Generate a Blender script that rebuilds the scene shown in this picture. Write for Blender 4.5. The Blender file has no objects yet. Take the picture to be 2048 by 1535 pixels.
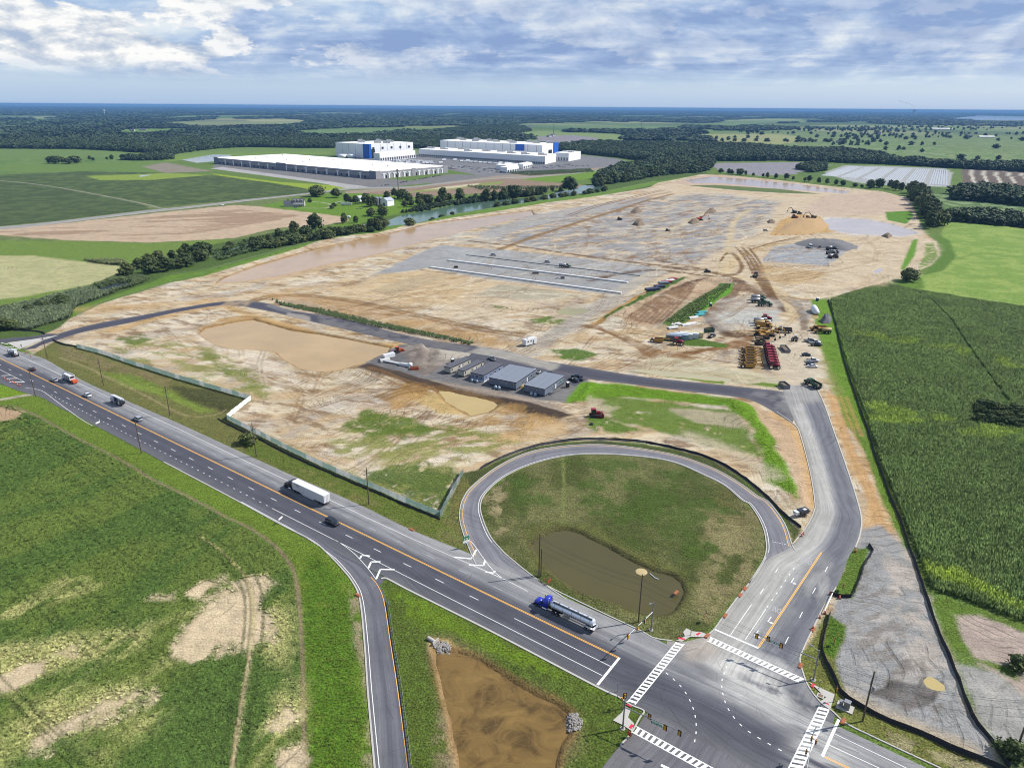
import bpy,math,random
import numpy as np
from mathutils import Vector,Matrix
R = math.radians
random.seed(7)
rng = np.random.default_rng(11)
S = bpy.context.scene
COL = S.collection

# ------------------------------------------------------------------ camera
CAM_H,F_PX,HOR_Y,ROLL = 122.0,1422.0,213.5,0.0070
PITCH = math.atan((767.5 - HOR_Y) / F_PX)
cd = bpy.data.cameras.new('camera'); cam = bpy.data.objects.new('camera',cd); COL.objects.link(cam)
cd.sensor_width = 36.0; cd.lens = 36.0 * F_PX / 2048.0
cd.clip_start = 1.0; cd.clip_end = 120000.0
cam.matrix_world = (Matrix.Translation((0,0,CAM_H)) @ Matrix.Rotation(math.pi / 2 - PITCH,4,'X')
                    @ Matrix.Rotation(ROLL,4,'Z'))
S.camera = cam

# ------------------------------------------------------------------ light, sky, exposure
SUN_EL,SUN_AZ = R(43.5),R(76.5)            # azimuth clockwise from +Y (the view direction)
ld = bpy.data.lights.new('sun','SUN'); ld.energy = 5.0; ld.angle = R(0.53); ld.color = (1.0,0.955,0.89)
sun = bpy.data.objects.new('sun',ld); COL.objects.link(sun)
sd = Vector((math.sin(SUN_AZ) * math.cos(SUN_EL),math.cos(SUN_AZ) * math.cos(SUN_EL),math.sin(SUN_EL)))
sun.rotation_euler = sd.to_track_quat('Z','Y').to_euler(); sun.location = (0,0,300)
S.view_settings.view_transform = 'Standard'; S.view_settings.look = 'None'
S.view_settings.gamma = 1.0; S.view_settings.exposure = 0.58
S.view_settings.use_curve_mapping = False
S.cycles.use_denoising = True; S.cycles.filter_width = 1.05
S.cycles.max_bounces = 5; S.cycles.diffuse_bounces = 2; S.cycles.glossy_bounces = 2
S.cycles.transmission_bounces = 2; S.cycles.transparent_max_bounces = 8; S.cycles.volume_bounces = 0
S.cycles.caustics_reflective = False; S.cycles.caustics_refractive = False

class NT:
    """small helper for writing node trees"""
    def __init__(s,tree): s.t = tree; s.l = tree.links
    def n(s,kind,**kw):
        nd = s.t.nodes.new(kind)
        for k,v in kw.items():
            if k.startswith('i_'):
                key = k[2:]; key = int(key) if key.isdigit() else key.replace('_',' ')
                sock = nd.inputs[key]
                if isinstance(v,bpy.types.NodeSocket): s.l.new(v,sock)
                else: sock.default_value = v
            else: setattr(nd,k,v)
        return nd
    def math(s,op,a,b=0.0,c=None,clamp=False):
        nd = s.t.nodes.new('ShaderNodeMath'); nd.operation = op; nd.use_clamp = clamp
        for i,v in enumerate((a,b) if c is None else (a,b,c)):
            if isinstance(v,bpy.types.NodeSocket): s.l.new(v,nd.inputs[i])
            else: nd.inputs[i].default_value = v
        return nd.outputs[0]
    def mix(s,f,a,b,blend='MIX'):
        nd = s.t.nodes.new('ShaderNodeMix'); nd.data_type = 'RGBA'; nd.blend_type = blend
        for sock,v in ((nd.inputs[0],f),(nd.inputs[6],a),(nd.inputs[7],b)):
            if isinstance(v,bpy.types.NodeSocket): s.l.new(v,sock)
            else: sock.default_value = v if not isinstance(v,tuple) or len(v) == 4 else (*v,1)
        return nd.outputs[2]
    def ramp(s,f,stops,interp='LINEAR'):
        nd = s.t.nodes.new('ShaderNodeValToRGB'); e = nd.color_ramp.elements
        nd.color_ramp.interpolation = interp
        while len(e) < len(stops): e.new(0.5)
        for q,(p,c) in zip(e,stops):
            q.position = p; q.color = (c,c,c,1) if not isinstance(c,tuple) else (*c[:3],1)
        s.l.new(f,nd.inputs[0]); return nd.outputs[0]
    def noise(s,vec,scale,detail=3.0,rough=0.55,dist=0.0,dim='3D'):
        nd = s.n('ShaderNodeTexNoise',noise_dimensions=dim)
        if vec is not None: s.l.new(vec,nd.inputs['Vector'])
        nd.inputs['Scale'].default_value = scale; nd.inputs['Detail'].default_value = detail
        nd.inputs['Roughness'].default_value = rough; nd.inputs['Distortion'].default_value = dist
        return nd.outputs[0]
    def mapping(s,vec,scale=(1,1,1),loc=(0,0,0),rot=(0,0,0)):
        nd = s.n('ShaderNodeMapping'); s.l.new(vec,nd.inputs[0])
        nd.inputs['Scale'].default_value = scale; nd.inputs['Location'].default_value = loc
        nd.inputs['Rotation'].default_value = rot
        return nd.outputs[0]

W_ = bpy.data.worlds.new('World'); S.world = W_; W_.use_nodes = True
def build_sky():
    t = W_.node_tree; t.nodes.clear(); q = NT(t)
    sky = q.n('ShaderNodeTexSky',sky_type='NISHITA',sun_disc=False,sun_elevation=SUN_EL,sun_rotation=SUN_AZ,
              altitude=100.0,air_density=1.0,dust_density=0.6,ozone_density=1.6)
    g = q.n('ShaderNodeTexCoord').outputs['Generated']
    sep = q.n('ShaderNodeSeparateXYZ'); q.l.new(g,sep.inputs[0])
    x,y,z = sep.outputs
    zz = q.math('ADD',q.math('MAXIMUM',z,0.0),0.045)
    # cloud deck seen from below: direction carried to a flat layer overhead
    cx = q.math('DIVIDE',x,zz); cy = q.math('DIVIDE',y,zz)
    v = q.n('ShaderNodeCombineXYZ'); q.l.new(cx,v.inputs[0]); q.l.new(cy,v.inputs[1])
    deck = v.outputs[0]
    big = q.noise(q.mapping(deck,(0.20,0.22,1),(1.35,0.4,0)),1.0,2.0,0.5)
    fin = q.noise(q.mapping(deck,(0.75,0.80,1),(3.1,1.7,0)),1.0,9.0,0.60,0.25)
    # the same sky measured by bearing and elevation, for heaped shapes seen side-on
    az = q.math('ARCTAN2',x,y)
    e = q.n('ShaderNodeCombineXYZ'); q.l.new(q.math('MULTIPLY',az,22.0),e.inputs[0]); q.l.new(q.math('MULTIPLY',z,55.0),e.inputs[1])
    puff = q.noise(e.outputs[0],0.30,9.0,0.58,0.35); puf2 = q.noise(q.mapping(e.outputs[0],(1,1,1),(0.5,-0.45,0)),0.30,9.0,0.58,0.35)
    cov = q.math('ADD',q.math('MULTIPLY',big,0.62),q.math('ADD',q.math('MULTIPLY',fin,0.28),q.math('MULTIPLY',puff,0.50)))
    # less cloud to the left of the view and near the horizon haze
    cov = q.math('ADD',cov,q.math('MULTIPLY',q.ramp(q.math('MULTIPLY_ADD',az,0.5,0.5),[(0.18,0.0),(0.46,1.0)]),0.15))
    mask = q.ramp(cov,[(0.57,0.0),(0.68,0.75),(0.80,1.0)],'EASE')
    up = q.ramp(z,[(0.018,0.0),(0.055,1.0)],'EASE')
    mask = q.math('MULTIPLY',mask,up)
    # thickness: thick parts have slate blue bases, thin edges glow white
    tex2 = q.noise(q.mapping(deck,(0.62,0.9,1),(7.3,2.2,0)),1.0,8.0,0.62,0.3)
    thick = q.math('ADD',q.math('MULTIPLY',q.math('SUBTRACT',cov,0.66),1.6),q.math('ADD',q.math('MULTIPLY',q.math('SUBTRACT',tex2,0.5),1.3),q.math('MULTIPLY',q.math('SUBTRACT',puf2,puff),3.0)))
    thick = q.math('ADD',thick,0.31)
    ccol = q.ramp(thick,[(0.0,(5.0,5.2,5.4)),(0.22,(3.9,4.35,5.0)),(0.5,(2.4,3.1,4.5)),(0.85,(1.45,2.15,3.75))])
    cu = q.noise(e.outputs[0],0.55,9.0,0.60,0.15)
    cub = q.noise(q.mapping(e.outputs[0],(0.16,0.36,1),(5.2,3.0,0)),1.0,1.0,0.5)
    cuv = q.math('ADD',q.math('MULTIPLY',cu,0.55),q.math('MULTIPLY',cub,0.75))
    band = q.math('MULTIPLY',q.ramp(z,[(0.028,0.0),(0.05,1.0)]),q.ramp(z,[(0.13,1.0),(0.2,0.0)]))
    cm = q.math('MULTIPLY',q.ramp(cuv,[(0.64,0.0),(0.685,1.0)],'EASE'),band)
    cm = q.math('MULTIPLY',cm,q.ramp(q.math('MULTIPLY_ADD',az,0.5,0.5),[(0.30,1.0),(0.42,0.35),(0.6,0.2)]))
    # relief of the heaps: compare with a copy shifted towards the sun
    cu2 = q.noise(q.mapping(e.outputs[0],(1,1,1),(-0.22,-0.34,0)),0.55,9.0,0.60,0.15)
    rel = q.math('MULTIPLY_ADD',q.math('SUBTRACT',cu,cu2),4.2,0.55,clamp=True)
    cucol = q.ramp(rel,[(0.0,(2.5,3.1,4.1)),(0.45,(4.1,4.4,4.8)),(0.8,(5.9,5.9,5.8))])
    scale = q.n('ShaderNodeVectorMath',operation='SCALE'); q.l.new(sky.outputs[0],scale.inputs[0]); scale.inputs['Scale'].default_value = 1.0
    # pale milky air towards the horizon
    hz = q.ramp(z,[(0.0,1.0),(0.03,0.85),(0.10,0.30),(0.35,0.0)],'EASE')
    base = q.mix(q.math('MULTIPLY',hz,0.85),scale.outputs[0],(2.35,3.35,4.95))
    out = q.mix(q.math('MULTIPLY',mask,0.93),base,ccol)
    out = q.mix(cm,out,cucol)
    bg = q.n('ShaderNodeBackground'); q.l.new(out,bg.inputs[0]); bg.inputs[1].default_value = 0.112
    o = q.n('ShaderNodeOutputWorld'); q.l.new(bg.outputs[0],o.inputs[0])
build_sky()

# ------------------------------------------------------------------ measuring: the survey of the place was traced from the
# photograph; W() turns a traced photo point into its real position on the ground (height z)
_cr,_sr,_cp,_sp = math.cos(ROLL),math.sin(ROLL),math.cos(PITCH),math.sin(PITCH)
def W(px,py,z=0.0):
    u,v = px - 1024.0,767.5 - py
    u2,v2 = u * _cr - v * _sr,u * _sr + v * _cr
    t = (z - CAM_H) / (-F_PX * _sp + v2 * _cp)
    return Vector((u2 * t,(F_PX * _cp + v2 * _sp) * t,z))
def WL(pts,z=0.0): return [W(a,b,z) for a,b in pts]
def P2(pts): return np.array([W(a,b)[:2] for a,b in pts])

# ------------------------------------------------------------------ colours: K links a sunlit photo value to a base colour
K = 1.95
def lin(c):
    c = np.asarray(c,float) / 255.0
    return np.where(c <= 0.04045,c / 12.92,((c + 0.055) / 1.055) ** 2.4)
def alb(r,g,b,k=None): return tuple(lin((r,g,b)) / (k or K))

def new_mat(name):
    m = bpy.data.materials.new(name); m.use_nodes = True; t = m.node_tree; t.nodes.clear(); q = NT(t)
    b = q.n('ShaderNodeBsdfPrincipled'); o = q.n('ShaderNodeOutputMaterial'); q.l.new(b.outputs[0],o.inputs[0])
    return m,q,b
_M = {}
def mat(name,col,rough=0.6,metal=0.0,var=0.12,scale=1.2,spec=0.4,coat=0.0,rand=0.0):
    """plain painted / moulded surface with a little wear; var = tonal variation"""
    if name in _M: return _M[name]
    m,q,b = new_mat(name)
    tc = q.n('ShaderNodeTexCoord').outputs['Object']
    n = q.noise(tc,scale,4.0,0.6)
    f = q.math('MULTIPLY_ADD',n,2 * var,1 - var)
    if rand:
        oi = q.n('ShaderNodeObjectInfo').outputs['Random']
        f = q.math('MULTIPLY',f,q.math('MULTIPLY_ADD',oi,2 * rand,1 - rand))
    hs = q.n('ShaderNodeHueSaturation'); hs.inputs['Color'].default_value = (*col[:3],1); q.l.new(f,hs.inputs['Value'])
    q.l.new(hs.outputs[0],b.inputs['Base Color'])
    q.l.new(q.math('MULTIPLY_ADD',n,0.2,rough - 0.1,clamp=True),b.inputs['Roughness'])
    b.inputs['Metallic'].default_value = metal; b.inputs['Specular IOR Level'].default_value = spec
    b.inputs['Coat Weight'].default_value = coat
    _M[name] = m; return m

# ------------------------------------------------------------------ mesh builder
class MB:
    def __init__(s): s.v = []; s.f = []; s.mi = []; s.m = Matrix.Identity(4); s.cur = 0; s.mats = []
    def use(s,m):
        if m not in s.mats: s.mats.append(m)
        s.cur = s.mats.index(m); return s
    def add(s,vs,fs):
        k = len(s.v); s.v += [tuple(s.m @ Vector(p)) for p in vs]
        s.f += [tuple(i + k for i in f) for f in fs]; s.mi += [s.cur] * len(fs); return s
    def box(s,c,d,rz=0.0,taper=1.0,ry=0.0):
        x,y,z = (q / 2 for q in d); vs = []
        for sz in (-1,1):
            t = taper if sz > 0 else 1.0
            vs += [(-x * t,-y * t,sz * z),(x * t,-y * t,sz * z),(x * t,y * t,sz * z),(-x * t,y * t,sz * z)]
        M = Matrix.Translation(c) @ Matrix.Rotation(rz,4,'Z') @ Matrix.Rotation(ry,4,'Y')
        return s.add([tuple(M @ Vector(p)) for p in vs],[(3,2,1,0),(4,5,6,7),(0,1,5,4),(1,2,6,5),(2,3,7,6),(3,0,4,7)])
    def cyl(s,a,b,r0,r1=None,n=8,caps=True):
        a,b = Vector(a),Vector(b); r1 = r0 if r1 is None else r1
        d = (b - a).normalized(); u = d.orthogonal().normalized(); w = d.cross(u)
        vs = []
        for p,r in ((a,r0),(b,r1)):
            vs += [tuple(p + (u * math.cos(k * 2 * math.pi / n) + w * math.sin(k * 2 * math.pi / n)) * r) for k in range(n)]
        fs = [(k,(k + 1) % n,n + (k + 1) % n,n + k) for k in range(n)]
        if caps: fs += [tuple(range(n))[::-1],tuple(range(n,2 * n))]
        return s.add(vs,fs)
    def lathe(s,prof,n=16,c=(0,0,0)):
        vs = []; fs = []
        for r,z in prof: vs += [(c[0] + r * math.cos(k * 2 * math.pi / n),c[1] + r * math.sin(k * 2 * math.pi / n),c[2] + z) for k in range(n)]
        for i in range(len(prof) - 1):
            fs += [(i * n + k,i * n + (k + 1) % n,(i + 1) * n + (k + 1) % n,(i + 1) * n + k) for k in range(n)]
        return s.add(vs,fs)
    def prism(s,prof,y0,y1,axis='y',inset=0.0):
        """profile in (x,z) extruded along y; inset narrows nothing, plain extrusion"""
        n = len(prof)
        vs = [(x,y0,z) for x,z in prof] + [(x,y1,z) for x,z in prof]
        fs = [(k,(k + 1) % n,n + (k + 1) % n,n + k) for k in range(n)] + [tuple(range(n))[::-1],tuple(range(n,2 * n))]
        return s.add(vs,fs)
    def shell(s,rings,close=True):
        """loft through rings of equal length"""
        n = len(rings[0]); vs = [p for r in rings for p in r]; fs = []
        for i in range(len(rings) - 1):
            fs += [(i * n + k,i * n + (k + 1) % n,(i + 1) * n + (k + 1) % n,(i + 1) * n + k) for k in range(n)]
        if close: fs += [tuple(range(n))[::-1],tuple(range((len(rings) - 1) * n,len(rings) * n))]
        return s.add(vs,fs)
    def mesh(s,name,smooth=False):
        me = bpy.data.meshes.new(name); me.from_pydata(s.v,[],s.f)
        for m in s.mats: me.materials.append(m)
        me.polygons.foreach_set('material_index',s.mi)
        if smooth: me.polygons.foreach_set('use_smooth',[True] * len(s.f))
        me.update(); return me
    def build(s,name,parent=None,mat=None,smooth=False):
        if mat is not None and not s.mats: s.mats = [mat]
        o = bpy.data.objects.new(name,s.mesh(name,smooth)); COL.objects.link(o)
        if parent: o.parent = parent
        return o
def part(name,parent,m,fn,smooth=False):
    b = MB().use(m); fn(b); return b.build(name,parent,smooth=smooth)
def tag(o,label=None,cat=None,group=None,kind=None):
    if label: o['label'] = label
    if cat: o['category'] = cat
    if group: o['group'] = group
    if kind: o['kind'] = kind
    return o
def thing(name,label,cat,loc=(0,0,0),rz=0.0,group=None):
    o = bpy.data.objects.new(name,None); COL.objects.link(o); o.location = loc; o.rotation_euler = (0,0,rz)
    o.empty_display_size = 0.5
    return tag(o,label,cat,group)
def dup(o,loc=None,rz=None,label=None,group=None,parent=None,swap=None):
    c = o.copy(); COL.objects.link(c)
    if parent is not None: c.parent = parent
    if swap and c.type == 'MESH':
        for i,sl in enumerate(c.material_slots):
            if sl.material in swap:
                sl.link = 'OBJECT'; sl.material = swap[c.data.materials[i]]
    if loc is not None: c.location = loc
    if rz is not None: c.rotation_euler = (0,0,rz)
    if label: c['label'] = label
    if group: c['group'] = group
    for ch in list(o.children): dup(ch,parent=c,swap=swap)
    return c
def heading(a,b):
    d = Vector(b) - Vector(a); return math.atan2(d.y,d.x)

# ------------------------------------------------------------------ value noise in numpy (for soil, banks, edges)
def _h(ix,iy,seed):
    n = (ix.astype(np.int64) * 374761393 + iy.astype(np.int64) * 668265263 + seed * 1442695041) & 0xffffffff
    n = ((n ^ (n >> 13)) * 1274126177) & 0xffffffff
    return ((n ^ (n >> 16)) & 0xffff) / 65535.0
def vnoise(x,y,seed=0):
    ix,iy = np.floor(x),np.floor(y); fx,fy = x - ix,y - iy
    fx = fx * fx * (3 - 2 * fx); fy = fy * fy * (3 - 2 * fy)
    a = _h(ix,iy,seed); b = _h(ix + 1,iy,seed); c = _h(ix,iy + 1,seed); d = _h(ix + 1,iy + 1,seed)
    return (a + (b - a) * fx) * (1 - fy) + (c + (d - c) * fx) * fy
def fbm(x,y,seed=0,oct=4,gain=0.55):
    s = 0; a = 1.0; t = 0
    for k in range(oct):
        s = s + a * vnoise(x * 2 ** k + 17.3 * k,y * 2 ** k - 9.1 * k,seed + k); t += a; a *= gain
    return s / t - 0.5                       # about -0.35 .. 0.35
def sstep(a,b,x):
    t = np.clip((x - a) / (b - a),0,1); return t * t * (3 - 2 * t)
def sd_poly(x,y,poly):
    """signed distance, positive inside"""
    n = len(poly); d2 = np.full(x.shape,1e18); ins = np.zeros(x.shape,bool)
    for i in range(n):
        ax,ay = poly[i]; bx,by = poly[(i + 1) % n]
        ex,ey = bx - ax,by - ay
        t = np.clip(((x - ax) * ex + (y - ay) * ey) / (ex * ex + ey * ey + 1e-12),0,1)
        d2 = np.minimum(d2,(x - ax - t * ex) ** 2 + (y - ay - t * ey) ** 2)
        if ay != by:
            c = ((ay > y) != (by > y)) & (x < (bx - ax) * (y - ay) / (by - ay) + ax); ins ^= c
    d = np.sqrt(d2); return np.where(ins,d,-d)
def d_line(x,y,pl):
    d2 = np.full(x.shape,1e18)
    for i in range(len(pl) - 1):
        ax,ay = pl[i]; bx,by = pl[i + 1]; ex,ey = bx - ax,by - ay
        t = np.clip(((x - ax) * ex + (y - ay) * ey) / (ex * ex + ey * ey + 1e-12),0,1)
        d2 = np.minimum(d2,(x - ax - t * ex) ** 2 + (y - ay - t * ey) ** 2)
    return np.sqrt(d2)
def spline(pts,n=8):
    """Catmull-Rom through the points, n steps a span (numpy 2-D points)"""
    p = np.asarray(pts,float)
    if len(p) < 3: return np.array([p[0] + (p[-1] - p[0]) * t for t in np.linspace(0,1,n + 1)])
    p = np.vstack([2 * p[0] - p[1],p,2 * p[-1] - p[-2]]); out = []
    for i in range(1,len(p) - 2):
        for t in np.linspace(0,1,n,endpoint=False):
            a,b,c,d = p[i - 1:i + 3]
            out.append(0.5 * (2 * b + (c - a) * t + (2 * a - 5 * b + 4 * c - d) * t * t + (3 * b - a - 3 * c + d) * t ** 3))
    out.append(p[-2]); return np.array(out)
def resample(pl,n):
    pl = np.asarray(pl,float); s = np.r_[0,np.cumsum(np.linalg.norm(np.diff(pl,axis=0),axis=1))]
    t = np.linspace(0,s[-1],n); return np.stack([np.interp(t,s,pl[:,k]) for k in range(pl.shape[1])],1)
# ------------------------------------------------------------------ what covers the ground: patches (A) and strokes (T), traced
PAINT = []
def A(pts,rgb,soft=1.2,warp=2.0,ws=9.0,op=1.0,thr=None,ts=7.0,st=(1,1,0),veg=None,mot=None):
    PAINT.append(('A',P2(pts),lin(rgb) / K,soft,warp,ws,op,thr,ts,st,veg,mot))
def T(pts,rgb,w=2.0,soft=0.6,warp=0.8,ws=14.0,op=0.8,veg=0.0,thr=None,ts=5.0,sm=True,offs=(0,)):
    p = P2(pts); p = spline(p,6) if sm and len(p) > 2 else p
    for o in offs:
        if o:
            d = np.gradient(p,axis=0); d /= np.linalg.norm(d,axis=1)[:,None] + 1e-9
            pp = p + np.stack([-d[:,1],d[:,0]],1) * o
        else: pp = p
        PAINT.append(('T',pp,lin(rgb) / K,w,soft,warp,ws,op,veg,thr,ts))

G_CROP,G_VERGE,G_DRY = (84,106,46),(104,130,50),(134,134,82)
G_BRIGHT,SAND,SANDP,PALE = (112,148,38),(230,213,180),(226,206,174),(240,226,202)
ORANGE,BROWN,MUD,GREY,GREYL = (222,178,108),(150,116,72),(118,88,62),(178,178,176),(200,200,198)
CORN,LIME = (92,116,58),(138,170,76)

CROP_P = [(-260,795),(20,812),(68,832),(143,872),(239,922),(307,962),(380,997),(434,1026),(506,1062),(556,1100),
          (581,1137),(593,1197),(600,1305),(603,1450),(605,1620),(-320,1750)]
SITE_P = [(66,708),(44,688),(120,655),(140,637),(205,606),(273,586),(342,565),(410,553),(513,524),(615,494),(650,481),
          (752,467),(821,450),(923,433),(992,423),(1094,405.6),(1197,392),(1299,375),(1316,366),(1401,349),(1452,350),(1554,360),
          (1657,372),(1759,382),(1820,396),(1827,418),(1843,453),(1847,466),(1872,482),(1880,511),(1859,532),(1829,544),
          (1804,551),(1742,572),(1685,588),(1644,596),(1622,602),(1630,640),(1640,690),(1668,760),(1690,850),(1730,900),(1770,1000),
          (1812,1090),(1840,1165),(1868,1240),(1900,1312),(1930,1400),(1985,1490),(2010,1540),(1990,1533),(1917,1502),(1870,1481),(1822,1460),(1774,1440),(1727,1417),
          (1686,1390),(1660,1340),(1643,1305),(1652,1258),(1610,1300),(1500,1290),(1560,1080),(1590,1062),(1570,1030),(1530,990),(1480,950),(1420,917),(1350,897),(1280,884),
          (1200,880),(1130,882),(1060,895),(1000,917),(940,948),(927,945),(884,1028),(813,1003),(729,966),(646,930),(596,907),(512,868),(454,836),
          (502,795),(430,774),(350,752),(256,722),(154,692),(110,682)]
CORN_P = [(1660,600),(1668,640),(1690,718),(1708,770),(1726,821),(1740,862),(1755,909),(1775,964),(1790,1000),(1806,1038),(1824,1089),
          (1842,1132),(1856,1172),(1870,1184),(1901,1191),(1955,1210),(2008,1231),(2060,1250),(2600,1420),(2700,760),(2048,616),(1929,598),(1827,581),(1772,567),(1742,574),(1690,590)]
LIME_P = [(1895,444),(2048,455),(2600,500),(2700,750),(2048,614),(1929,596),(1838,578),(1826,560),(1841,550),(1882,543),(1909,514),(1900,490),(1882,468),(1890,450)]

# --- north-west farmland
A([(-600,300),(760,380),(640,470),(420,560),(160,640),(-300,720)],(116,132,76),2,4,mot=(134,146,90))
A([(-400,480),(130,482),(300,486),(470,478),(380,500),(280,525),(250,540),(140,600),(0,610),(-400,640)],(124,150,66),2,4)
A([(-300,508),(60,512),(250,532),(262,545),(205,566),(110,580),(30,596),(-300,620)],(196,194,140),4,6,20)
A([(-300,512),(60,512),(200,532),(150,560),(30,590),(-300,600)],(206,200,150),3,6,14,0.6,0.5)
A([(-500,462),(0,458),(150,444),(330,424),(470,410),(520,413),(620,425),(690,432),(710,440),(640,452),(560,455),(470,476),(300,485),(130,480),(0,470),(-500,480)],(214,190,160),2,3)
A([(-500,462),(0,462),(240,440),(470,418),(600,430),(480,455),(300,478),(0,472)],(172,142,114),3,8,30,0.75,0.48,22,(0.25,1.5,0.25))
A([(-500,420),(-100,445),(0,452),(130,440),(300,418),(285,408),(100,372),(0,362),(-500,330)],(80,98,58),1.5,1,mot=(98,116,68))
A([(0,362),(100,372),(285,408),(316,414),(480,400),(620,386),(622,380),(560,366),(460,352),(330,346),(200,340),(100,346),(-300,330),(-300,355)],(80,99,56),1.5,1,mot=(102,120,68))
A([(170,352),(285,348),(330,346),(420,350),(300,360),(200,360)],(150,172,70),3,6)
A([(420,346),(560,364),(690,372),(700,378),(640,382),(560,368),(440,352)],(160,182,60),2,3)
A([(-300,296),(150,296),(240,306),(340,312),(300,322),(120,330),(-300,345)],(104,136,66),3,8,mot=(128,154,84))
A([(-100,330),(120,326),(330,322),(420,340),(330,346),(150,342),(0,350)],(118,148,70),3,6,20,0.8)
A([(325,312),(460,294),(660,300),(660,308),(430,312),(400,318),(330,322)],(136,164,70),3,4)
A([(284,333),(330,324),(400,338),(428,342),(380,344),(330,346)],(160,150,132),2,3)
T([(0,361),(60,367),(110,374),(200,390),(290,408),(320,416)],(190,185,165),3.5)
# parking and yards round the warehouses
A([(425,334),(440,320),(820,362),(900,348),(1000,352),(960,374),(900,385),(860,366),(740,378),(640,366)],(140,138,136),2,2)
A([(420,337),(445,334),(740,374),(700,378),(640,366)],(196,194,190),1,0.5)
A([(665,312),(830,300),(1130,305),(1240,318),(1270,330),(1130,350),(1010,360),(900,340),(820,330)],(142,142,144),2,2)
A([(690,382),(830,372),(990,352),(1240,332),(1290,318),(1265,340),(1120,352),(1000,366),(920,380),(800,392),(700,402)],(176,160,140),2,3)
A([(1020,362),(1190,340),(1280,330),(1240,346),(1160,360),(1080,366)],(122,158,48),2,3)
A([(700,404),(730,386),(900,368),(1000,356),(1120,366),(1190,372),(1000,384),(870,392),(770,404)],(166,142,120),2,4)
A([(790,388),(880,374),(1010,362),(1000,368),(890,380)],(150,170,80),2,2,12,0.8)
A([(845,380),(900,372),(960,366),(955,370),(890,378)],(222,208,176),1.5,1.5)
# homestead lawn
A([(520,412),(590,396),(650,388),(720,386),(800,392),(860,396),(840,412),(770,434),(720,436),(690,434),(620,424)],(116,152,46),2,2)
A([(690,432),(760,434),(800,428),(780,446),(700,462),(640,462),(620,456),(700,446)],(112,148,46),2,2)
T([(615,402),(650,406),(662,410),(650,416),(600,416)],(205,198,186),3.0)
T([(662,409),(680,403),(700,402)],(205,198,186),3.5)
# creek corridor
A([(0,628),(60,605),(150,580),(260,540),(420,490),(560,462),(700,452),(780,432),(900,412),(1050,395),(1200,372),(1250,362),(1320,352),(1420,344),(1400,352),(1316,368),(1299,376),
   (1197,394),(1094,407),(992,425),(923,435),(821,452),(752,469),(650,483),(615,496),(513,527),(410,556),(342,568),(273,589),(205,609),(140,640),(120,657),(44,690),(-60,700)],(92,116,54),1.5,1.5)
A([(140,620),(205,598),(273,574),(342,552),(410,540),(513,512),(615,482),(752,456),(821,441),(923,424),(1094,398),(1197,384),(1316,362),(1400,349),
   (1316,368),(1197,394),(1094,407),(923,435),(752,469),(615,496),(513,527),(410,556),(342,568),(205,609),(145,638)],(112,146,56),1.2,1)
T([(330,548),(410,538),(513,512),(615,484),(700,468),(821,446),(923,429),(1094,402),(1197,388),(1310,364)],(150,160,120),2.2,0.8,op=0.55)
# --- land beyond the right side
A([(1820,360),(2060,420),(2700,470),(2700,520),(2048,456),(1895,444),(1882,420)],(92,122,58),2,2)
A([(1855,386),(1990,392),(2048,402),(2600,430),(2600,470),(2048,440),(1900,424),(1862,408)],(92,124,62),2,3,mot=(150,170,120))
A([(1628,352),(1690,330),(1890,336),(1905,345),(1900,374),(1750,370)],(188,190,186),1.5,1)
A([(1925,338),(2048,340),(2500,360),(2500,400),(2048,372),(1925,366)],(118,104,92),2,1)
for k in range(5): T([(1941 + 23 * k,338),(1948 + 26 * k + k * k * 0.5,366)],(222,214,196),6,0.8,op=0.9)
A([(1415,326),(1600,324),(1660,330),(1600,348),(1520,352),(1440,342)],(160,156,162),2,2)
A([(1590,345),(1640,340),(1660,350),(1740,374),(1700,374),(1620,358)],(100,130,62),2,2)
A(LIME_P,LIME,1.5,1.5,mot=(160,184,92))
T([(1905,520),(1960,508),(2048,515),(2200,530)],(122,150,66),4,2,op=0.5,veg=1)
A([(1870,470),(1900,480),(1912,514),(1888,540),(1850,548),(1862,532),(1882,511),(1874,484)],(100,136,46),1.5,2)
A([(1760,566),(1826,552),(1846,556),(1850,577),(1827,580)],(108,142,50),1.5,1.5)
A(CORN_P,CORN,0.8,0.4)
A([(1690,665),(1740,670),(1900,690),(2000,720),(2100,760),(2100,772),(1960,716),(1850,694),(1720,684)],(122,148,52),4,9,16,0.75,0.45)
A([(1725,800),(1780,815),(1850,830),(1950,850),(2100,880),(2100,900),(1930,872),(1800,850),(1740,850)],(126,152,52),4,9,16,0.75,0.45)
A([(1850,1150),(1920,1178),(2048,1225),(2200,1280),(2048,1215),(1930,1150),(1850,1135)],(142,168,54),2,4,8,0.8)
# --- construction ground
A(SITE_P,SAND,0.8,0.8)
A(SITE_P,(246,234,212),2,0,9,0.6,0.50,16,(0.8,1.3,0.6))
A(SITE_P,(206,174,128),2,0,9,0.7,0.52,12,(0.6,1.5,0.25))
A(SITE_P,(186,178,168),2,0,9,0.5,0.60,17,(0.5,1.3,0.9))
A(SITE_P,(140,106,70),2,0,9,0.7,0.61,5,(0.5,1.6,-0.4))
A([(830,640),(1050,500),(1300,380),(1400,352),(1760,384),(1840,466),(1872,500),(1820,548),(1660,600),(1500,560),(1200,560),(1000,640)],SANDP,8,10,40,0.85)
A([(860,470),(1000,455),(1130,430),(1300,395),(1420,385),(1560,400),(1540,430),(1500,470),(1440,510),(1360,540),(1200,520),(1060,490),(940,488)],(202,196,184),5,14,30,0.75,0.42,14,(0.5,1.6,0.5))
A([(960,455),(1130,430),(1300,395),(1420,388),(1560,405),(1480,480),(1400,530),(1180,515),(1000,480)],(164,165,168),4,10,22,0.85,0.47,11,(0.6,1.4,0.6))
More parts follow.
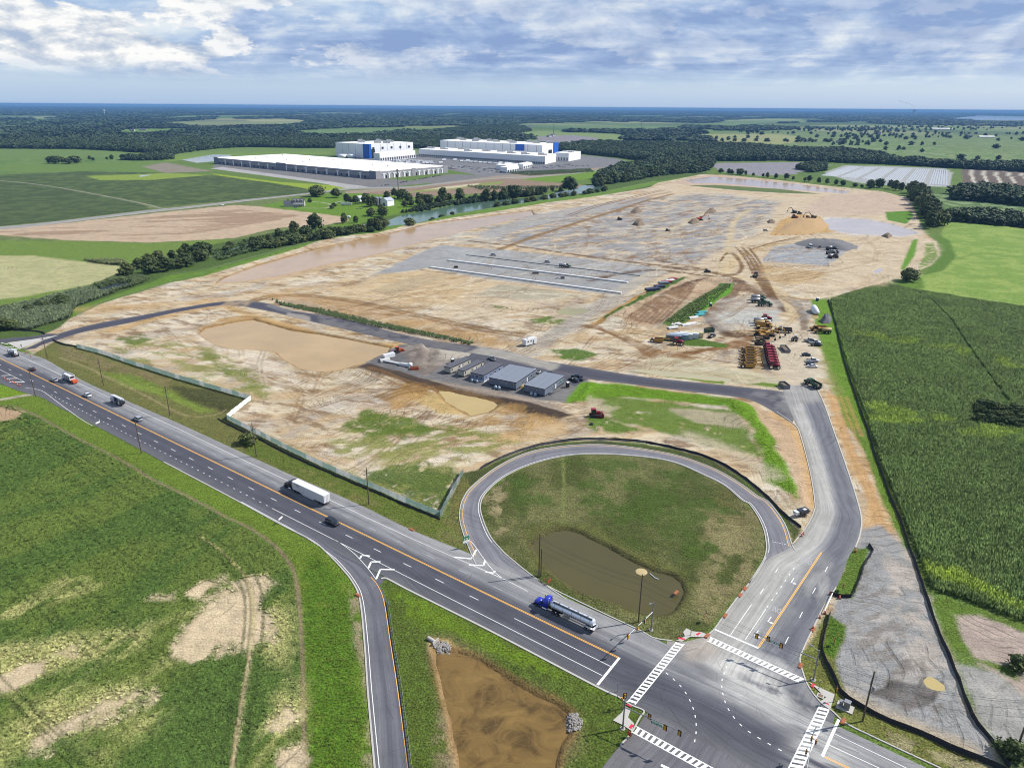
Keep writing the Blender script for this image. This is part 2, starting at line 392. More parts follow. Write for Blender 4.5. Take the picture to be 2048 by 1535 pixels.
A([(960,455),(1130,430),(1300,395),(1420,388),(1560,405),(1480,480),(1400,530),(1180,515),(1000,480)],(150,116,76),3,10,22,0.75,0.61,8,(0.45,1.8,0.7))
# grey pads
A([(740,552),(840,505),(880,490),(1010,500),(1180,518),(1320,536),(1270,556),(1235,590),(1200,586),(1080,570),(960,555),(855,536)],GREY,1.2,2,12)
A([(860,492),(1010,502),(1300,538),(1250,562),(1100,545),(900,520)],(196,196,192),4,8,30,0.6,0.5,25,(0.4,1.4,1.3))
A([(950,470),(1060,430),(1300,392),(1290,402),(1080,448),(985,476)],(184,182,178),2,3,20,0.8)
A([(740,580),(850,545),(892,552),(800,590),(770,592)],(182,172,152),1.5,2,10)
A([(945,592),(1000,568),(1100,580),(1160,590),(1080,600),(1030,598)],(196,186,160),1.5,2,10)
A([(1522,522),(1552,488),(1600,486),(1700,492),(1690,505),(1655,531)],(178,182,186),1,1,8)
A([(1640,440),(1655,433),(1730,436),(1780,446),(1830,460),(1842,468),(1800,474),(1700,470),(1650,460)],(226,216,206),1.5,1.5)
# ponds' damp banks
A([(400,655),(440,636),(500,630),(660,668),(790,690),(765,708),(720,735),(650,745),(600,738),(560,712),(480,690),(420,680)],(206,172,120),2.5,2)
A([(395,668),(440,690),(520,708),(570,740),(620,772),(560,760),(470,712),(400,690)],PALE,4,5,12,0.9)
A([(420,570),(520,535),(650,500),(800,462),(1000,428),(1060,420),(1000,440),(900,470),(760,510),(560,560)],(214,186,148),3,2)
# tan and brown workings
T([(230,660),(330,632),(440,612),(480,622),(560,650),(700,690),(800,690)],(216,176,110),9,4,2,20,0.7)
T([(480,612),(560,592),(680,600),(820,630),(960,660),(1040,672)],(134,100,58),3.6,1.2,1.5,offs=(0,4.4))
T([(560,592),(700,612),(860,650),(1000,684)],(196,152,92),16,8,4,30,0.5)
T([(140,620),(260,612),(400,604),(560,585),(700,560)],(222,184,124),12,8,5,30,0.5)
T([(400,642),(440,622),(520,628),(640,652),(760,676),(800,690)],(150,116,72),4,2,2,10,0.7,thr=0.45)
A([(640,590),(760,548),(860,540),(945,560),(1000,565),(940,592),(900,610),(700,600)],(224,196,148),5,6,20,0.6)
A([(560,606),(760,628),(900,660),(1000,676),(980,690),(800,650),(640,620)],(206,170,116),3,4,20,0.7,0.42,10,(0.4,1.5,0.1))
# long cut and spoil lines
T([(1000,500),(1060,478),(1150,448),(1240,420),(1300,400),(1345,388)],(152,116,66),7,1.5,1.5,16,0.85)
T([(940,482),(1060,496),(1200,516),(1330,532),(1440,546)],(120,90,56),6,2,2.5,12,0.9,thr=0.38)
T([(1140,432),(1200,412),(1280,392),(1330,380)],(122,84,58),2.2,0.8,0.6,op=0.9,offs=(0,6))
T([(1240,408),(1300,392),(1340,384)],(150,110,80),8,3,2,op=0.5)
T([(1180,560),(1300,540),(1420,552),(1500,560)],(104,74,48),8,3,3,10,0.85,thr=0.42)
T([(1290,530),(1380,540),(1440,545)],(104,72,44),7,3,3,8,0.85,thr=0.45)
T([(1310,478),(1380,440),(1420,420),(1480,405),(1560,390)],(226,208,168),8,4,3,op=0.55)
# haul roads
T([(1570,770),(1585,720),(1600,660),(1580,612),(1540,575),(1500,560),(1440,548)],(224,202,160),12,3,2,op=0.9)
T([(1450,548),(1470,520),(1500,505),(1560,488),(1700,478)],(228,204,156),9,3,2,op=0.9)
T([(1440,545),(1455,500),(1470,440),(1500,420)],(226,206,164),7,3,2,op=0.8)
A([(1540,690),(1560,650),(1600,640),(1630,650),(1640,720),(1640,780),(1560,782),(1548,740)],(222,208,182),4,4,12,0.9)
DK = (112,78,44)
for q in range(8): T([(1472 + 4 * q,494 + (q % 3) * 3),(1492 + 4 * q,520 + q % 2 * 4),(1508 + 3.4 * q,552),(1528 + 2.6 * q,582),(1542 + 2 * q,598)],(126,88,46) if q % 2 else (104,72,40),1.7,0.7,1.4,op=0.85)
for q in range(4): T([(1443 - q,520 + q),(1452,509 - q),(1466 + q,510 - q),(1480 + 2 * q,530),(1474 + q,545 + q),(1450,549 + q)],(128,92,54),1.3,0.6,1.2,op=0.8)
for q in range(4): T([(1500 + 6 * q,500 - 2 * q),(1540 + 5 * q,486 - q),(1600,478 - 2 * q)],(138,100,56),1.6,0.7,1.4,op=0.75)
T([(1300,516),(1350,528),(1401,538),(1452,552),(1493,572)],(116,84,52),8,3,3.5,9,0.85,thr=0.4)
for q in range(5): T([(1466 + 5 * q,563 + q),(1450 + 5 * q,592),(1418 + 6 * q,621),(1409 + 4 * q,634)],(100,72,50),2.2,0.9,2,op=0.8)
for q in range(5): T([(1409 + 3 * q,634),(1430 + 3 * q,656 - q),(1462,671 - 2 * q),(1504,680 - 3 * q)],(98,70,48),2.4,0.9,2,op=0.85)
for q in range(5): T([(1490 + 8 * q,575 + 2 * q),(1512 + 5 * q,588 + q),(1545 + 3 * q,600),(1562 + 2 * q,622)],(110,82,60),2.2,0.9,2,op=0.75)
for q in range(4): T([(1545 + 10 * q,592),(1580 + 6 * q,606),(1600 + 4 * q,630),(1604 + 3 * q,660)],(132,112,94),1.8,0.8,1.8,op=0.7)
A([(1406,640),(1440,652),(1500,664),(1515,700),(1450,708),(1420,684)],(106,78,56),4,6,7,0.8,0.48,4)
A([(1400,575),(1460,560),(1530,580),(1500,600),(1440,620),(1415,640)],(146,118,94),5,6,8,0.7,0.44,5)
A([(1520,528),(1560,534),(1655,545),(1640,566),(1560,570),(1528,556)],(212,180,128),4,5,10,0.7)
for q in range(7): T([(1524 + 4 * q,532 + 5 * q),(1570 + 6 * q,534 + 4.4 * q),(1620 + 3 * q,528 + 4 * q)],(150,114,66),1.2,0.6,1.2,op=0.6)
for q in range(7): T([(1275 + 4 * q,696 + 3 * q),(1340,704 + 3 * q),(1420 + 5 * q,700 - 2 * q),(1500,690 - 3 * q)],(150,108,64),1.9,0.8,1.8,op=0.75)
for q in range(6): T([(1150 + 8 * q,650),(1240 + 6 * q,668 + 5 * q),(1290,690 + 4 * q),(1320,700)],(150,112,72),1.9,0.8,1.8,op=0.7)
A([(1410,645),(1440,600),(1500,590),(1560,600),(1560,640),(1480,660),(1430,665)],(204,196,184),4,6,10,0.65)
A([(1440,628),(1500,618),(1556,622),(1556,642),(1500,650),(1440,645)],(206,206,198),2,3,8,0.9)
A([(1585,600),(1640,604),(1640,640),(1600,640)],(172,168,162),2,4,6,0.8,0.45,4)
A([(1262,735),(1320,712),(1400,722),(1480,738),(1530,748),(1560,760),(1552,772),(1452,764),(1350,750)],(214,204,172),2,2)
A([(1350,740),(1500,748),(1540,758),(1530,764),(1440,758)],(206,194,158),1,1.5)
# spoil ridge with striped top beside the material yard
A([(1230,640),(1290,600),(1345,572),(1395,560),(1440,562),(1465,575),(1430,585),(1380,600),(1340,640),(1300,658),(1256,655)],(206,180,148),2,2)
for q in range(8): T([(1250 + 10 * q,648),(1300 + 9 * q,612 - q),(1350 + 7 * q,582 - 2 * q),(1400 + 5 * q,566 - q)],(122,90,64),2.2,0.9,1.8,op=0.75)
A([(1185,650),(1240,616),(1290,585),(1340,556),(1352,558),(1300,590),(1245,622),(1205,650)],(224,176,98),1.5,2)
# gravel track to the pads
T([(1060,705),(1085,685),(1130,655),(1180,622),(1225,594),(1270,566),(1320,545)],(196,188,174),13,3,1.5,op=0.95)
T([(1040,700),(1110,700),(1180,690),(1260,690)],(232,216,188),10,5,3,op=0.5)
TRK_AT = len(PAINT)
# trailer compound
A([(720,735),(735,722),(800,690),(850,682),(940,706),(1070,722),(1170,752),(1176,760),(1140,805),(1080,800),(960,778)],(134,132,132),1.2,1)
A([(800,700),(830,685),(880,690),(905,705),(890,730),(850,752),(820,735)],(142,130,120),2,3,6,mot=(176,164,152))
A([(870,690),(935,700),(945,712),(890,718)],(206,196,180),1.5,2)
A([(735,726),(870,765),(960,785),(1060,806),(1150,835),(1120,842),(1040,826),(940,800),(850,780),(760,752),(715,738)],(88,74,62),1.2,1.2)
A([(860,762),(1000,782),(1100,806),(1150,832),(1060,808),(940,788)],(166,152,138),1,1,op=0.9)
A([(930,712),(1000,712),(1075,722),(1178,756),(1150,772),(1100,748),(985,728),(935,726)],(78,78,88),0.8,0.3)
A([(1100,792),(1150,765),(1176,760),(1135,806)],(142,140,138),0.8,0.5)
A([(780,780),(845,782),(920,790),(1000,808),(1010,818),(950,830),(880,826)],(214,184,124),2.5,2)
A([(760,800),(810,770),(860,778),(840,800),(790,820)],(196,156,96),1.5,3,6,0.8)
T([(770,800),(810,785),(850,782)],(140,106,60),2,1,1,op=0.7,offs=(0,3,6))
A([(950,845),(1020,812),(1080,826),(1120,838),(1060,860),(1000,850)],(190,150,92),1.5,4,6,0.7,0.42,4)
T([(720,745),(800,775),(860,790)],(160,118,66),1.2,0.6,0.8,op=0.7,offs=(0,2.2,5,7.2))
A([(870,850),(1000,870),(1100,840),(1150,850),(1130,870),(1000,885)],(216,180,124),3,5,12,0.7)
# weeds on the site
A([(690,850),(740,820),(800,830),(880,850),(1000,870),(1060,885),(960,905),(880,900),(840,930),(760,920),(660,905)],(138,148,66),3,6,9,0.85,0.46,5,(0.6,1.5,0.4),0.8)
A([(690,850),(730,822),(790,830),(900,858),(830,870),(740,872)],(104,128,44),2,5,7,0.9,0.36,4,(1,1,0),0.9)
A([(760,935),(850,920),(920,950),(906,976),(884,1024),(813,999),(729,962),(740,945)],(98,122,46),1.5,4,6,0.95,0.28,4,(1,1,0),0.9)
A([(215,680),(300,670),(420,700),(520,760),(560,800),(470,790),(330,740),(240,710)],(158,160,92),3,6,9,0.8,0.5,5,(0.5,1.6,-0.4),0.7)
A([(380,690),(470,720),(560,780),(530,790),(440,740)],(130,140,62),2,5,6,0.85,0.5,4,(0.5,1.6,-0.5),0.8)
A([(230,678),(280,668),(305,680),(270,690)],(110,130,50),1.5,3,5,0.9,0.4,3,(1,1,0),0.9)
A([(480,860),(600,900),(720,955),(900,1000),(880,1025),(729,966),(596,905)],(150,152,84),2,4,6,0.8,0.45,4,(1,1,0),0.8)
A([(660,880),(760,890),(900,905),(1000,890),(900,945),(780,935),(690,920)],(176,172,108),3,6,9,0.7,0.45,5,(0.5,1.6,0.8),0.6)
A([(1100,700),(1150,696),(1200,708),(1160,722),(1120,718)],(92,126,40),1.5,2,5,0.95,0.33,4,(1,1,0),0.9)
A([(1090,708),(1110,700),(1120,708),(1100,716)],(104,134,48),1.5,2,5,0.8,0.5,4,(1,1,0),0.9)
A([(1052,640),(1100,632),(1130,640),(1120,648),(1070,646)],(108,134,50),1.5,2,5,0.95,0.36,4,(1,1,0),0.9)
A([(965,608),(1010,612),(1025,618),(1000,618)],(116,130,66),1,2,4,0.9,0.42,3,(1,1,0),0.9)
A([(1210,645),(1260,620),(1330,585),(1380,560),(1385,556),(1330,572),(1262,612),(1205,642)],(88,118,50),0.8,0.6,veg=1)
A([(1325,655),(1350,630),(1400,596),(1440,572),(1465,572),(1462,584),(1420,612),(1380,640),(1345,660)],(94,122,52),1,1,veg=1)
A([(1400,610),(1440,580),(1466,572),(1462,586),(1430,604),(1400,632)],(104,156,44),1,1,veg=1)
A([(1315,680),(1345,668),(1400,678),(1460,690),(1440,696),(1370,690)],(92,122,40),1,1.5,veg=0.9)
A([(1255,742),(1320,750),(1450,762),(1446,768),(1350,756)],(128,152,62),0.8,1,veg=0.8)
A([(1495,768),(1525,764),(1560,768),(1550,774)],(124,150,60),0.8,1,veg=0.8)
# far rim of the site
A([(1340,366),(1420,349),(1500,356),(1660,376),(1650,384),(1500,378),(1400,372)],(216,190,164),3,2)
A([(1375,371),(1430,370),(1560,378),(1640,388),(1560,386),(1480,381)],(112,130,74),2,2,veg=0.8)
T([(1360,374),(1500,386),(1650,394)],(208,160,96),5,2,1,op=0.8)
A([(1655,390),(1760,384),(1822,398),(1826,420),(1780,428),(1660,432),(1600,424)],(216,192,170),5,8,30,0.8)
A([(1540,470),(1560,440),(1600,428),(1640,434),(1656,452),(1680,462),(1600,470)],(212,174,114),2,3,10)
for q in range(6): T([(1550 + 14 * q,470),(1575 + 12 * q,452),(1600 + 8 * q,438)],(164,112,48),2.2,1,1.5,op=0.7)
A([(1770,424),(1822,421),(1828,432),(1812,448),(1775,440)],(104,150,44),1,1,veg=1)
A([(1825,480),(1836,478),(1830,510),(1810,540),(1800,538),(1815,505)],(112,160,44),1,0.6,veg=1)
A([(1850,486),(1866,484),(1878,512),(1860,530),(1835,538),(1850,510)],(122,154,60),1,1.5,5,0.9,0.4,4,veg=0.9)
A([(1758,452),(1785,446),(1780,458),(1762,462)],(110,130,70),0.8,2,5,0.9,0.45,4,veg=0.8)
A([(1785,458),(1826,458),(1800,463)],(110,130,60),0.8,1,veg=0.8)
# ground between loop, compound and access road
A([(1130,806),(1160,765),(1230,766),(1350,782),(1462,796),(1512,812),(1545,860),(1552,900),(1585,960),(1592,1002),(1560,975),(1530,960),(1525,915),(1500,850),(1450,815),(1330,800),(1240,795)],(116,160,34),1.5,2,veg=1)
A([(1200,790),(1330,802),(1450,818),(1500,856),(1522,915),(1460,900),(1380,880),(1300,860),(1220,836)],(112,140,48),2,3,8,0.95,0.25,5,veg=0.9)
A([(1170,850),(1185,826),(1240,842),(1300,862),(1240,866),(1190,862)],(104,136,44),2,3,6,0.95,0.3,4,veg=0.9)
A([(1330,815),(1400,816),(1470,832),(1500,850),(1490,862),(1420,848),(1370,838)],(192,180,150),2,3,8,0.9)
A([(1180,790),(1200,810),(1240,812),(1220,825),(1180,815)],(206,196,160),2,4,5,0.7)
T([(1380,870),(1450,895),(1520,935),(1545,955)],(214,200,170),6,4,3,10,0.8)
A([(1540,868),(1500,806),(1560,830),(1590,850),(1610,900),(1625,960),(1628,1000),(1612,1035),(1598,1000),(1594,960),(1560,900)],(214,184,148),1.5,2,8)
T([(1545,828),(1585,856),(1606,900),(1622,960),(1628,1010)],(230,186,122),3,2,1,op=0.8)
# corridor between access road and corn
A([(1622,598),(1655,600),(1672,650),(1690,718),(1706,770),(1724,821),(1738,862),(1722,858),(1690,852),(1672,790),(1655,735),(1640,680),(1630,640)],(116,156,46),1.5,2,veg=1)
A([(1640,690),(1665,730),(1690,790),(1680,800),(1655,760)],(150,158,84),2,3,6,0.8,veg=0.6)
A([(1650,780),(1668,790),(1700,880),(1740,960),(1780,1060),(1790,1090),(1720,1090),(1735,1000),(1700,930),(1672,860)],(224,186,136),1.5,2,8)
T([(1660,790),(1690,880),(1716,940),(1740,1000),(1755,1060)],(206,160,100),1.6,0.8,0.8,op=0.6,offs=(0,2,4.5,7))
A([(1715,870),(1740,880),(1770,960),(1790,1010),(1820,1095),(1810,1096),(1780,1040),(1750,960)],(112,146,46),1,1.5,veg=1)
A([(1722,1060),(1760,1050),(1800,1085),(1838,1165),(1868,1240),(1900,1312),(1930,1400),(1985,1490),(1985,1530),(1917,1500),(1870,1479),(1822,1458),(1774,1438),(1727,1415),(1690,1390),(1665,1340),(1650,1300),(1640,1250),(1680,1200),(1700,1120)],(172,172,170),1.5,2,8)
A([(1750,1070),(1790,1090),(1838,1170),(1868,1250),(1890,1330),(1830,1340),(1800,1260),(1790,1180),(1760,1120)],(208,196,182),2,5,8,0.8,0.4,6)
A([(1690,1250),(1830,1200),(1880,1340),(1930,1440),(1800,1440),(1720,1380)],(200,192,180),2,5,7,0.6,0.5,4,(0.6,1.4,0.3))
A([(1740,1140),(1800,1200),(1850,1330),(1900,1450),(1800,1420),(1740,1330),(1700,1250)],(150,142,134),2,5,6,0.8,0.53,3,(0.6,1.6,0.5))
for q in range(9): T([(1740 + 4 * q,1385 - q),(1790,1402 - 5 * q),(1840,1412 - 5 * q),(1868 + 2 * q,1396 - 4 * q)],(110,104,100),0.8,0.5,0.6,op=0.75)
T([(1690,1385),(1760,1425),(1850,1462),(1940,1500)],(212,194,164),4,2,1.5,op=0.8)
A([(1900,1225),(1960,1225),(2060,1262),(2300,1340),(2300,1500),(2060,1420),(1960,1330),(1915,1270)],(198,180,166),1.5,3,8)
A([(1870,1190),(1905,1200),(1960,1216),(2048,1250),(2200,1310),(2048,1268),(1960,1228),(1905,1228),(1925,1280),(1950,1312),(2040,1330),(2036,1360),(1990,1340),(1940,1318),(1905,1300),(1880,1230)],(108,136,50),1.2,2,veg=0.9)
A([(1905,1320),(1990,1340),(2060,1400),(2200,1480),(2200,1600),(2020,1530),(1960,1440)],(180,178,172),1.5,2)
A([(1940,1340),(2040,1400),(2048,1440),(1980,1420)],(204,200,190),2,4,6,0.7,0.5,4)
A([(1980,1470),(2048,1490),(2100,1560),(2020,1540)],(104,130,52),1.5,3,6,0.9,veg=0.9)
# verge islands on the east side of the access road
A([(1700,1092),(1720,1098),(1742,1092),(1728,1128),(1718,1160),(1700,1196),(1660,1188),(1675,1170),(1690,1130)],(104,132,48),0.8,1,veg=1)
A([(1655,1228),(1690,1250),(1688,1280),(1672,1318),(1690,1392),(1735,1418),(1830,1458),(1925,1500),(2000,1540),(1880,1535),(1822,1509),(1741,1471),(1693,1447),(1662,1421),(1641,1404),(1617,1376),(1601,1335),(1600,1312),(1620,1290),(1630,1258)],(128,134,66),0.8,1,veg=1)
A([(1660,1232),(1690,1252),(1686,1285),(1668,1316),(1646,1302)],(92,130,38),0.8,1,veg=1)
A([(1770,1455),(1880,1500),(1960,1530),(1880,1533),(1800,1495)],(182,172,130),1,3,5,0.8,0.45,3,veg=0.5)
# --- loop field and its pond bank
A([(1290,1266),(1345,1280),(1410,1268),(1500,1160),(1535,1100),(1521,1038),(1486,1000),(1452,971),(1411,950),(1350,924),(1282,912),(1197,907),(1128,911),(1060,928),(1009,952),(970,986),(959,1012),(965,1041),(980,1075),(1014,1112),(1066,1154),(1110,1180),(1202,1224)],(92,102,50),1,1,veg=1,mot=(126,128,78))
A([(1000,960),(1130,915),(1280,920),(1400,960),(1480,1040),(1400,1120),(1200,1060),(1060,1040)],(82,108,38),4,6,12,0.7,0.5,9,veg=1)
A([(965,990),(1005,960),(1010,1010),(1025,1060),(1000,1070),(975,1040)],(172,160,118),2,5,7,0.9,0.45,4,veg=0.7)
A([(1400,1020),(1500,1010),(1530,1080),(1500,1150),(1420,1240),(1390,1180),(1420,1100)],(154,146,100),3,6,9,0.9,0.43,5,veg=0.8)
A([(1430,950),(1480,1000),(1520,1060),(1500,1080),(1440,1030)],(118,112,66),3,5,8,0.6,0.5,5,veg=0.8)
T([(1125,912),(1128,960),(1125,1050)],(140,148,84),1.2,0.6,0.3,op=0.7,veg=1)
A([(1050,1060),(1110,1045),(1170,1050),(1280,1100),(1360,1140),(1385,1175),(1370,1215),(1330,1240),(1240,1220),(1140,1182),(1070,1130)],(112,116,60),2,2,veg=1)
A([(950,970),(1000,930),(1060,905),(1130,892),(1200,888),(1280,894),(1350,908),(1420,932),(1490,972),(1540,1010),(1580,1055),(1586,1090),(1600,1060),(1560,1020),(1520,985),(1470,948),(1420,918),(1350,898),(1200,880),(1060,895),(960,938),(927,945),(900,1000),(940,1104),(920,1040),(925,1000)],(88,98,52),0.8,0.6,veg=1)
# --- verges of the highway
A([(64,710),(110,682),(154,694),(256,726),(350,756),(430,778),(502,800),(454,838),(512,870),(596,910),(646,934),(729,968),(813,1006),(888,1036),(927,950),(945,975),(922,1030),(946,1108),(930,1104),(823,1060),(735,1017),(661,984),(586,952),(500,913),(350,844),(256,803),(162,760),(94,721)],(124,126,68),0.8,0.8,veg=1)
A([(110,690),(150,696),(250,730),(340,756),(330,770),(230,745),(130,715)],(150,136,96),2,3,8,0.7,0.42,5,veg=0.7)
A([(205,742),(260,745),(350,782),(420,815),(440,820),(400,825),(340,795),(250,770)],(132,152,62),1.5,1.5,veg=1)
A([(340,770),(430,780),(490,800),(450,828),(420,812),(370,790)],(92,96,54),1.5,2,veg=1)
T([(120,715),(200,745),(290,790),(370,830),(430,828),(450,818)],(176,164,118),1.2,0.6,0.5,op=0.7,veg=0.5)
A([(480,870),(600,915),(740,975),(880,1035),(930,1100),(823,1056),(735,1012),(586,948),(500,909)],(104,124,46),1.5,2,6,0.85,veg=1)
A([(560,920),(640,950),(760,1010),(720,1005),(600,948)],(140,134,80),1.5,3,6,0.7,0.45,4,veg=0.8)
A([(800,1025),(880,1055),(935,1095),(880,1080)],(134,132,80),1.5,3,6,0.7,0.45,4,veg=0.8)
# left verge and crop
A([(-200,770),(40,775),(84,793),(110,808),(201,855),(328,923),(461,993),(562,1047),(625,1079),(656,1105),(682,1131),(706,1162),(722,1199),(731,1288),(744,1390),(757,1540),(757,1620),(600,1640),(600,1200),(560,1100),(434,1020),(239,917),(68,825),(-200,800)],(116,142,48),0.8,0.5,veg=1)
A([(620,1110),(690,1150),(712,1200),(728,1400),(740,1540),(610,1540),(605,1200)],(90,128,34),2,3,7,0.8,0.3,5,veg=1)
A([(700,1180),(720,1195),(740,1400),(752,1540),(742,1540),(722,1350),(706,1230)],(176,160,130),1.2,2,5,0.8,0.4,3,veg=0.3)
A([(-100,765),(30,772),(60,785),(40,792),(0,800),(-100,800)],(128,160,40),1,1,veg=1)
T([(-40,806),(40,792),(78,786)],(206,194,172),3.0,0.6,0.3,op=0.95)
A(CROP_P,G_CROP,0.6,0.5,veg=1)
A(CROP_P,(104,118,52),3,4,12,0.8,0.52,16,(0.35,1.3,1.15),veg=1)
T([(-20,818),(20,812),(68,829),(143,870),(239,919),(307,960),(380,995),(434,1024),(506,1060),(556,1098),(585,1137),(597,1197),(604,1305),(607,1450),(609,1560)],(158,138,112),1.1,0.5,0.4,6,0.85,veg=0.1)
A([(-60,812),(10,814),(50,824),(30,840),(-60,850)],(206,176,140),1.5,2)
BARE = [[(358,1300),(405,1210),(410,1196),(480,1182),(494,1155),(526,1152),(530,1215),(540,1280),(500,1302),(460,1290),(400,1310)],
        [(310,1196),(325,1188),(352,1183),(348,1200),(320,1202)],[(381,1186),(410,1168),(418,1172),(400,1186)],[(440,1150),(460,1138),(464,1150),(450,1160)],
        [(104,1310),(120,1296),(170,1280),(168,1294),(140,1314),(108,1318)],[(-60,1380),(20,1350),(60,1318),(96,1320),(90,1345),(40,1362),(0,1374)],
        [(80,1470),(150,1420),(220,1385),(290,1370),(300,1385),(260,1420),(180,1450),(110,1480),(60,1500)],[(535,1446),(545,1405),(570,1395),(600,1398),(602,1430),(560,1448)],
        [(560,1530),(575,1500),(603,1490),(604,1560),(560,1560)]]
DRYB = [[(-100,1310),(60,1290),(200,1270),(340,1230),(380,1225),(300,1275),(180,1330),(60,1370),(-100,1420)],
        [(40,1400),(180,1370),(320,1340),(330,1360),(240,1430),(120,1500),(0,1540),(-60,1540),(0,1480)],[(-100,1215),(60,1190),(200,1170),(190,1190),(60,1225),(-100,1260)],
        [(140,1520),(230,1460),(320,1420),(300,1470),(200,1560)],[(560,1400),(600,1390),(604,1560),(520,1560),(540,1460)],[(520,1150),(570,1160),(590,1260),(560,1320),(535,1300)]]
for b in DRYB: A(b,(186,180,118),4,7,9,0.85,0.40,7,(0.4,1.7,1.2),veg=0.55)
for b in BARE: A(b,(236,214,176),2.0,5,7,0.97,veg=0.0)
T([(24,839),(130,905),(240,982),(300,1015),(380,1060),(440,1100),(480,1140),(500,1170),(508,1220),(500,1310),(485,1400),(470,1500),(462,1560)],(66,84,34),0.8,0.35,0.2,op=0.6,veg=0.7,offs=(-2.1,-0.7,2.3))
T([(400,1072),(440,1100),(480,1140),(500,1170)],(176,164,112),0.7,0.35,0.2,op=0.7,veg=0.3)
T([(500,1170),(508,1220),(500,1310),(485,1400),(470,1500),(462,1560)],(216,198,150),1.1,0.5,0.4,op=0.9,veg=0.05)
for a,b in (((0,1055),(330,1330)),((60,980),(300,1165)),((-60,1100),(200,1330)),((320,1330),(500,1470)),((20,1400),(180,1540)),((-40,1340),(140,1530))):
    T([a,b],(60,76,32),0.45,0.3,0.15,op=0.65,veg=0.6,sm=False,offs=(0,2.0))
# --- gore island
A([(762,1158),(773,1158),(813,1178),(886,1214),(972,1257),(1066,1306),(1196,1374),(1236,1392),(1286,1421),(1300,1440),(1262,1472),(1203,1540),(1180,1620),(830,1640),(822,1540),(800,1376),(785,1284),(772,1202)],(98,118,46),0.6,0.4,veg=1)
A([(772,1170),(850,1200),(960,1255),(1100,1330),(1230,1395),(1150,1370),(1000,1310),(880,1260),(800,1230)],(116,146,38),2,3,7,0.85,0.36,5,veg=1)
A([(860,1270),(900,1275),(990,1325),(1100,1390),(1150,1425),(1160,1500),(1100,1560),(900,1560),(880,1420),(862,1320)],(126,124,76),2.5,2.5,veg=0.7)
A([(858,1285),(875,1290),(895,1400),(915,1490),(930,1560),(905,1560),(890,1440),(870,1340)],(216,192,146),0.8,0.9,4,veg=0.1)
A([(860,1275),(895,1280),(920,1305),(885,1312),(862,1300)],(196,168,112),0.8,1,veg=0.1)
A([(880,1420),(905,1460),(925,1560),(880,1560),(870,1480)],(160,144,112),1.5,2,5,0.7,0.4,3,veg=0.3)

def paint(x,y,dist=None):
    """base colour and amount of plant cover for points of the ground"""
    n = len(x); c = np.tile(lin((112,138,62)) / K,(n,1)); veg = np.ones(n)
    for L in PAINT:
        pts = L[1]; pad = 14
        lo,hi = pts.min(0) - pad - (L[3] if L[0] == 'T' else 0),pts.max(0) + pad + (L[3] if L[0] == 'T' else 0)
        idx = np.nonzero((x > lo[0]) & (x < hi[0]) & (y > lo[1]) & (y < hi[1]))[0]
        if not len(idx): continue
        X,Y = x[idx],y[idx]
        if L[0] == 'A':
            _,_,col,soft,warp,ws,op,thr,ts,st,vg,mot = L
            d = sd_poly(X,Y,pts)
            if warp: d = d + warp * 2.2 * fbm(X / ws,Y / ws,3,4)
            a = sstep(-soft,soft,d) * op
            ca,sa = math.cos(st[2]),math.sin(st[2])
            u,v = (X * ca + Y * sa) * st[0] / ts,(-X * sa + Y * ca) * st[1] / ts
            if thr is not None:
                nz = fbm(u,v,21,5,0.6) + 0.5; a = a * sstep(thr - 0.07,thr + 0.09,nz)
            if mot is not None:
                f = sstep(0.4,0.66,fbm(X / 11,Y / 11,31,4) + 0.5)[:,None]
                cc = col * (1 - f) + (lin(mot) / K) * f
            else: cc = col[None,:]
            if vg is None: vg = 1.0 if (col[1] > col[0] * 1.02 and col[1] > col[2] * 1.5) else 0.0
        else:
            _,_,col,w,soft,warp,ws,op,vg,thr,ts = L
            d = w / 2 - d_line(X,Y,pts) + warp * fbm(X / ws * 4,Y / ws * 4,5,3)
            a = sstep(-soft,soft,d) * op
            if thr is not None: a = a * sstep(thr - 0.1,thr + 0.1,fbm(X / ts,Y / ts,41,4) + 0.5)
            cc = col[None,:]
        a = a[:,None]
        c[idx] = c[idx] * (1 - a) + cc * a
        veg[idx] = veg[idx] * (1 - a[:,0]) + vg * a[:,0]
    return c,veg
# ------------------------------------------------------------------ random tyre tracks over the bare soil
_site = P2(SITE_P)
def _tracks():
    r = np.random.default_rng(5)
    zones = [((600,560,1000,690),60,0.12),((560,760,1150,900),110,0.3),((1000,400,1560,560),170,0.5),((1500,400,1830,590),130,0.2),((1230,560,1600,760),80,0.3),
             ((220,600,560,800),70,-0.5),((1640,780,1780,1080),14,1.2),((1700,1120,1920,1480),80,0.9),((440,880,900,1020),80,0.4)]
    for (x0,y0,x1,y1),n,an in zones:
        for k in range(n):
            p = np.array(W(r.uniform(x0,x1),r.uniform(y0,y1))[:2])
            L = r.uniform(20,90); a = an + r.normal(0,0.5); b = a + r.normal(0,0.5)
            q = p + L * np.array([math.cos(a),math.sin(a)]); e = q + L * np.array([math.cos(b),math.sin(b)])
            pl = spline(np.array([p,q,e]),6)
            if sd_poly(pl[:,0],pl[:,1],_site).min() < 2: continue
            col = lin([(150,114,70),(126,96,66),(248,236,208),(176,142,96)][r.integers(0,4)]) / K
            for o in (0,2.1):
                d = np.gradient(pl,axis=0); d /= np.linalg.norm(d,axis=1)[:,None]
                PAINT.insert(TRK_AT,('T',pl + np.stack([-d[:,1],d[:,0]],1) * o,col,r.uniform(0.5,1.1),0.5,0.5,14,r.uniform(0.3,0.62),0.0,None,5))
_tracks()

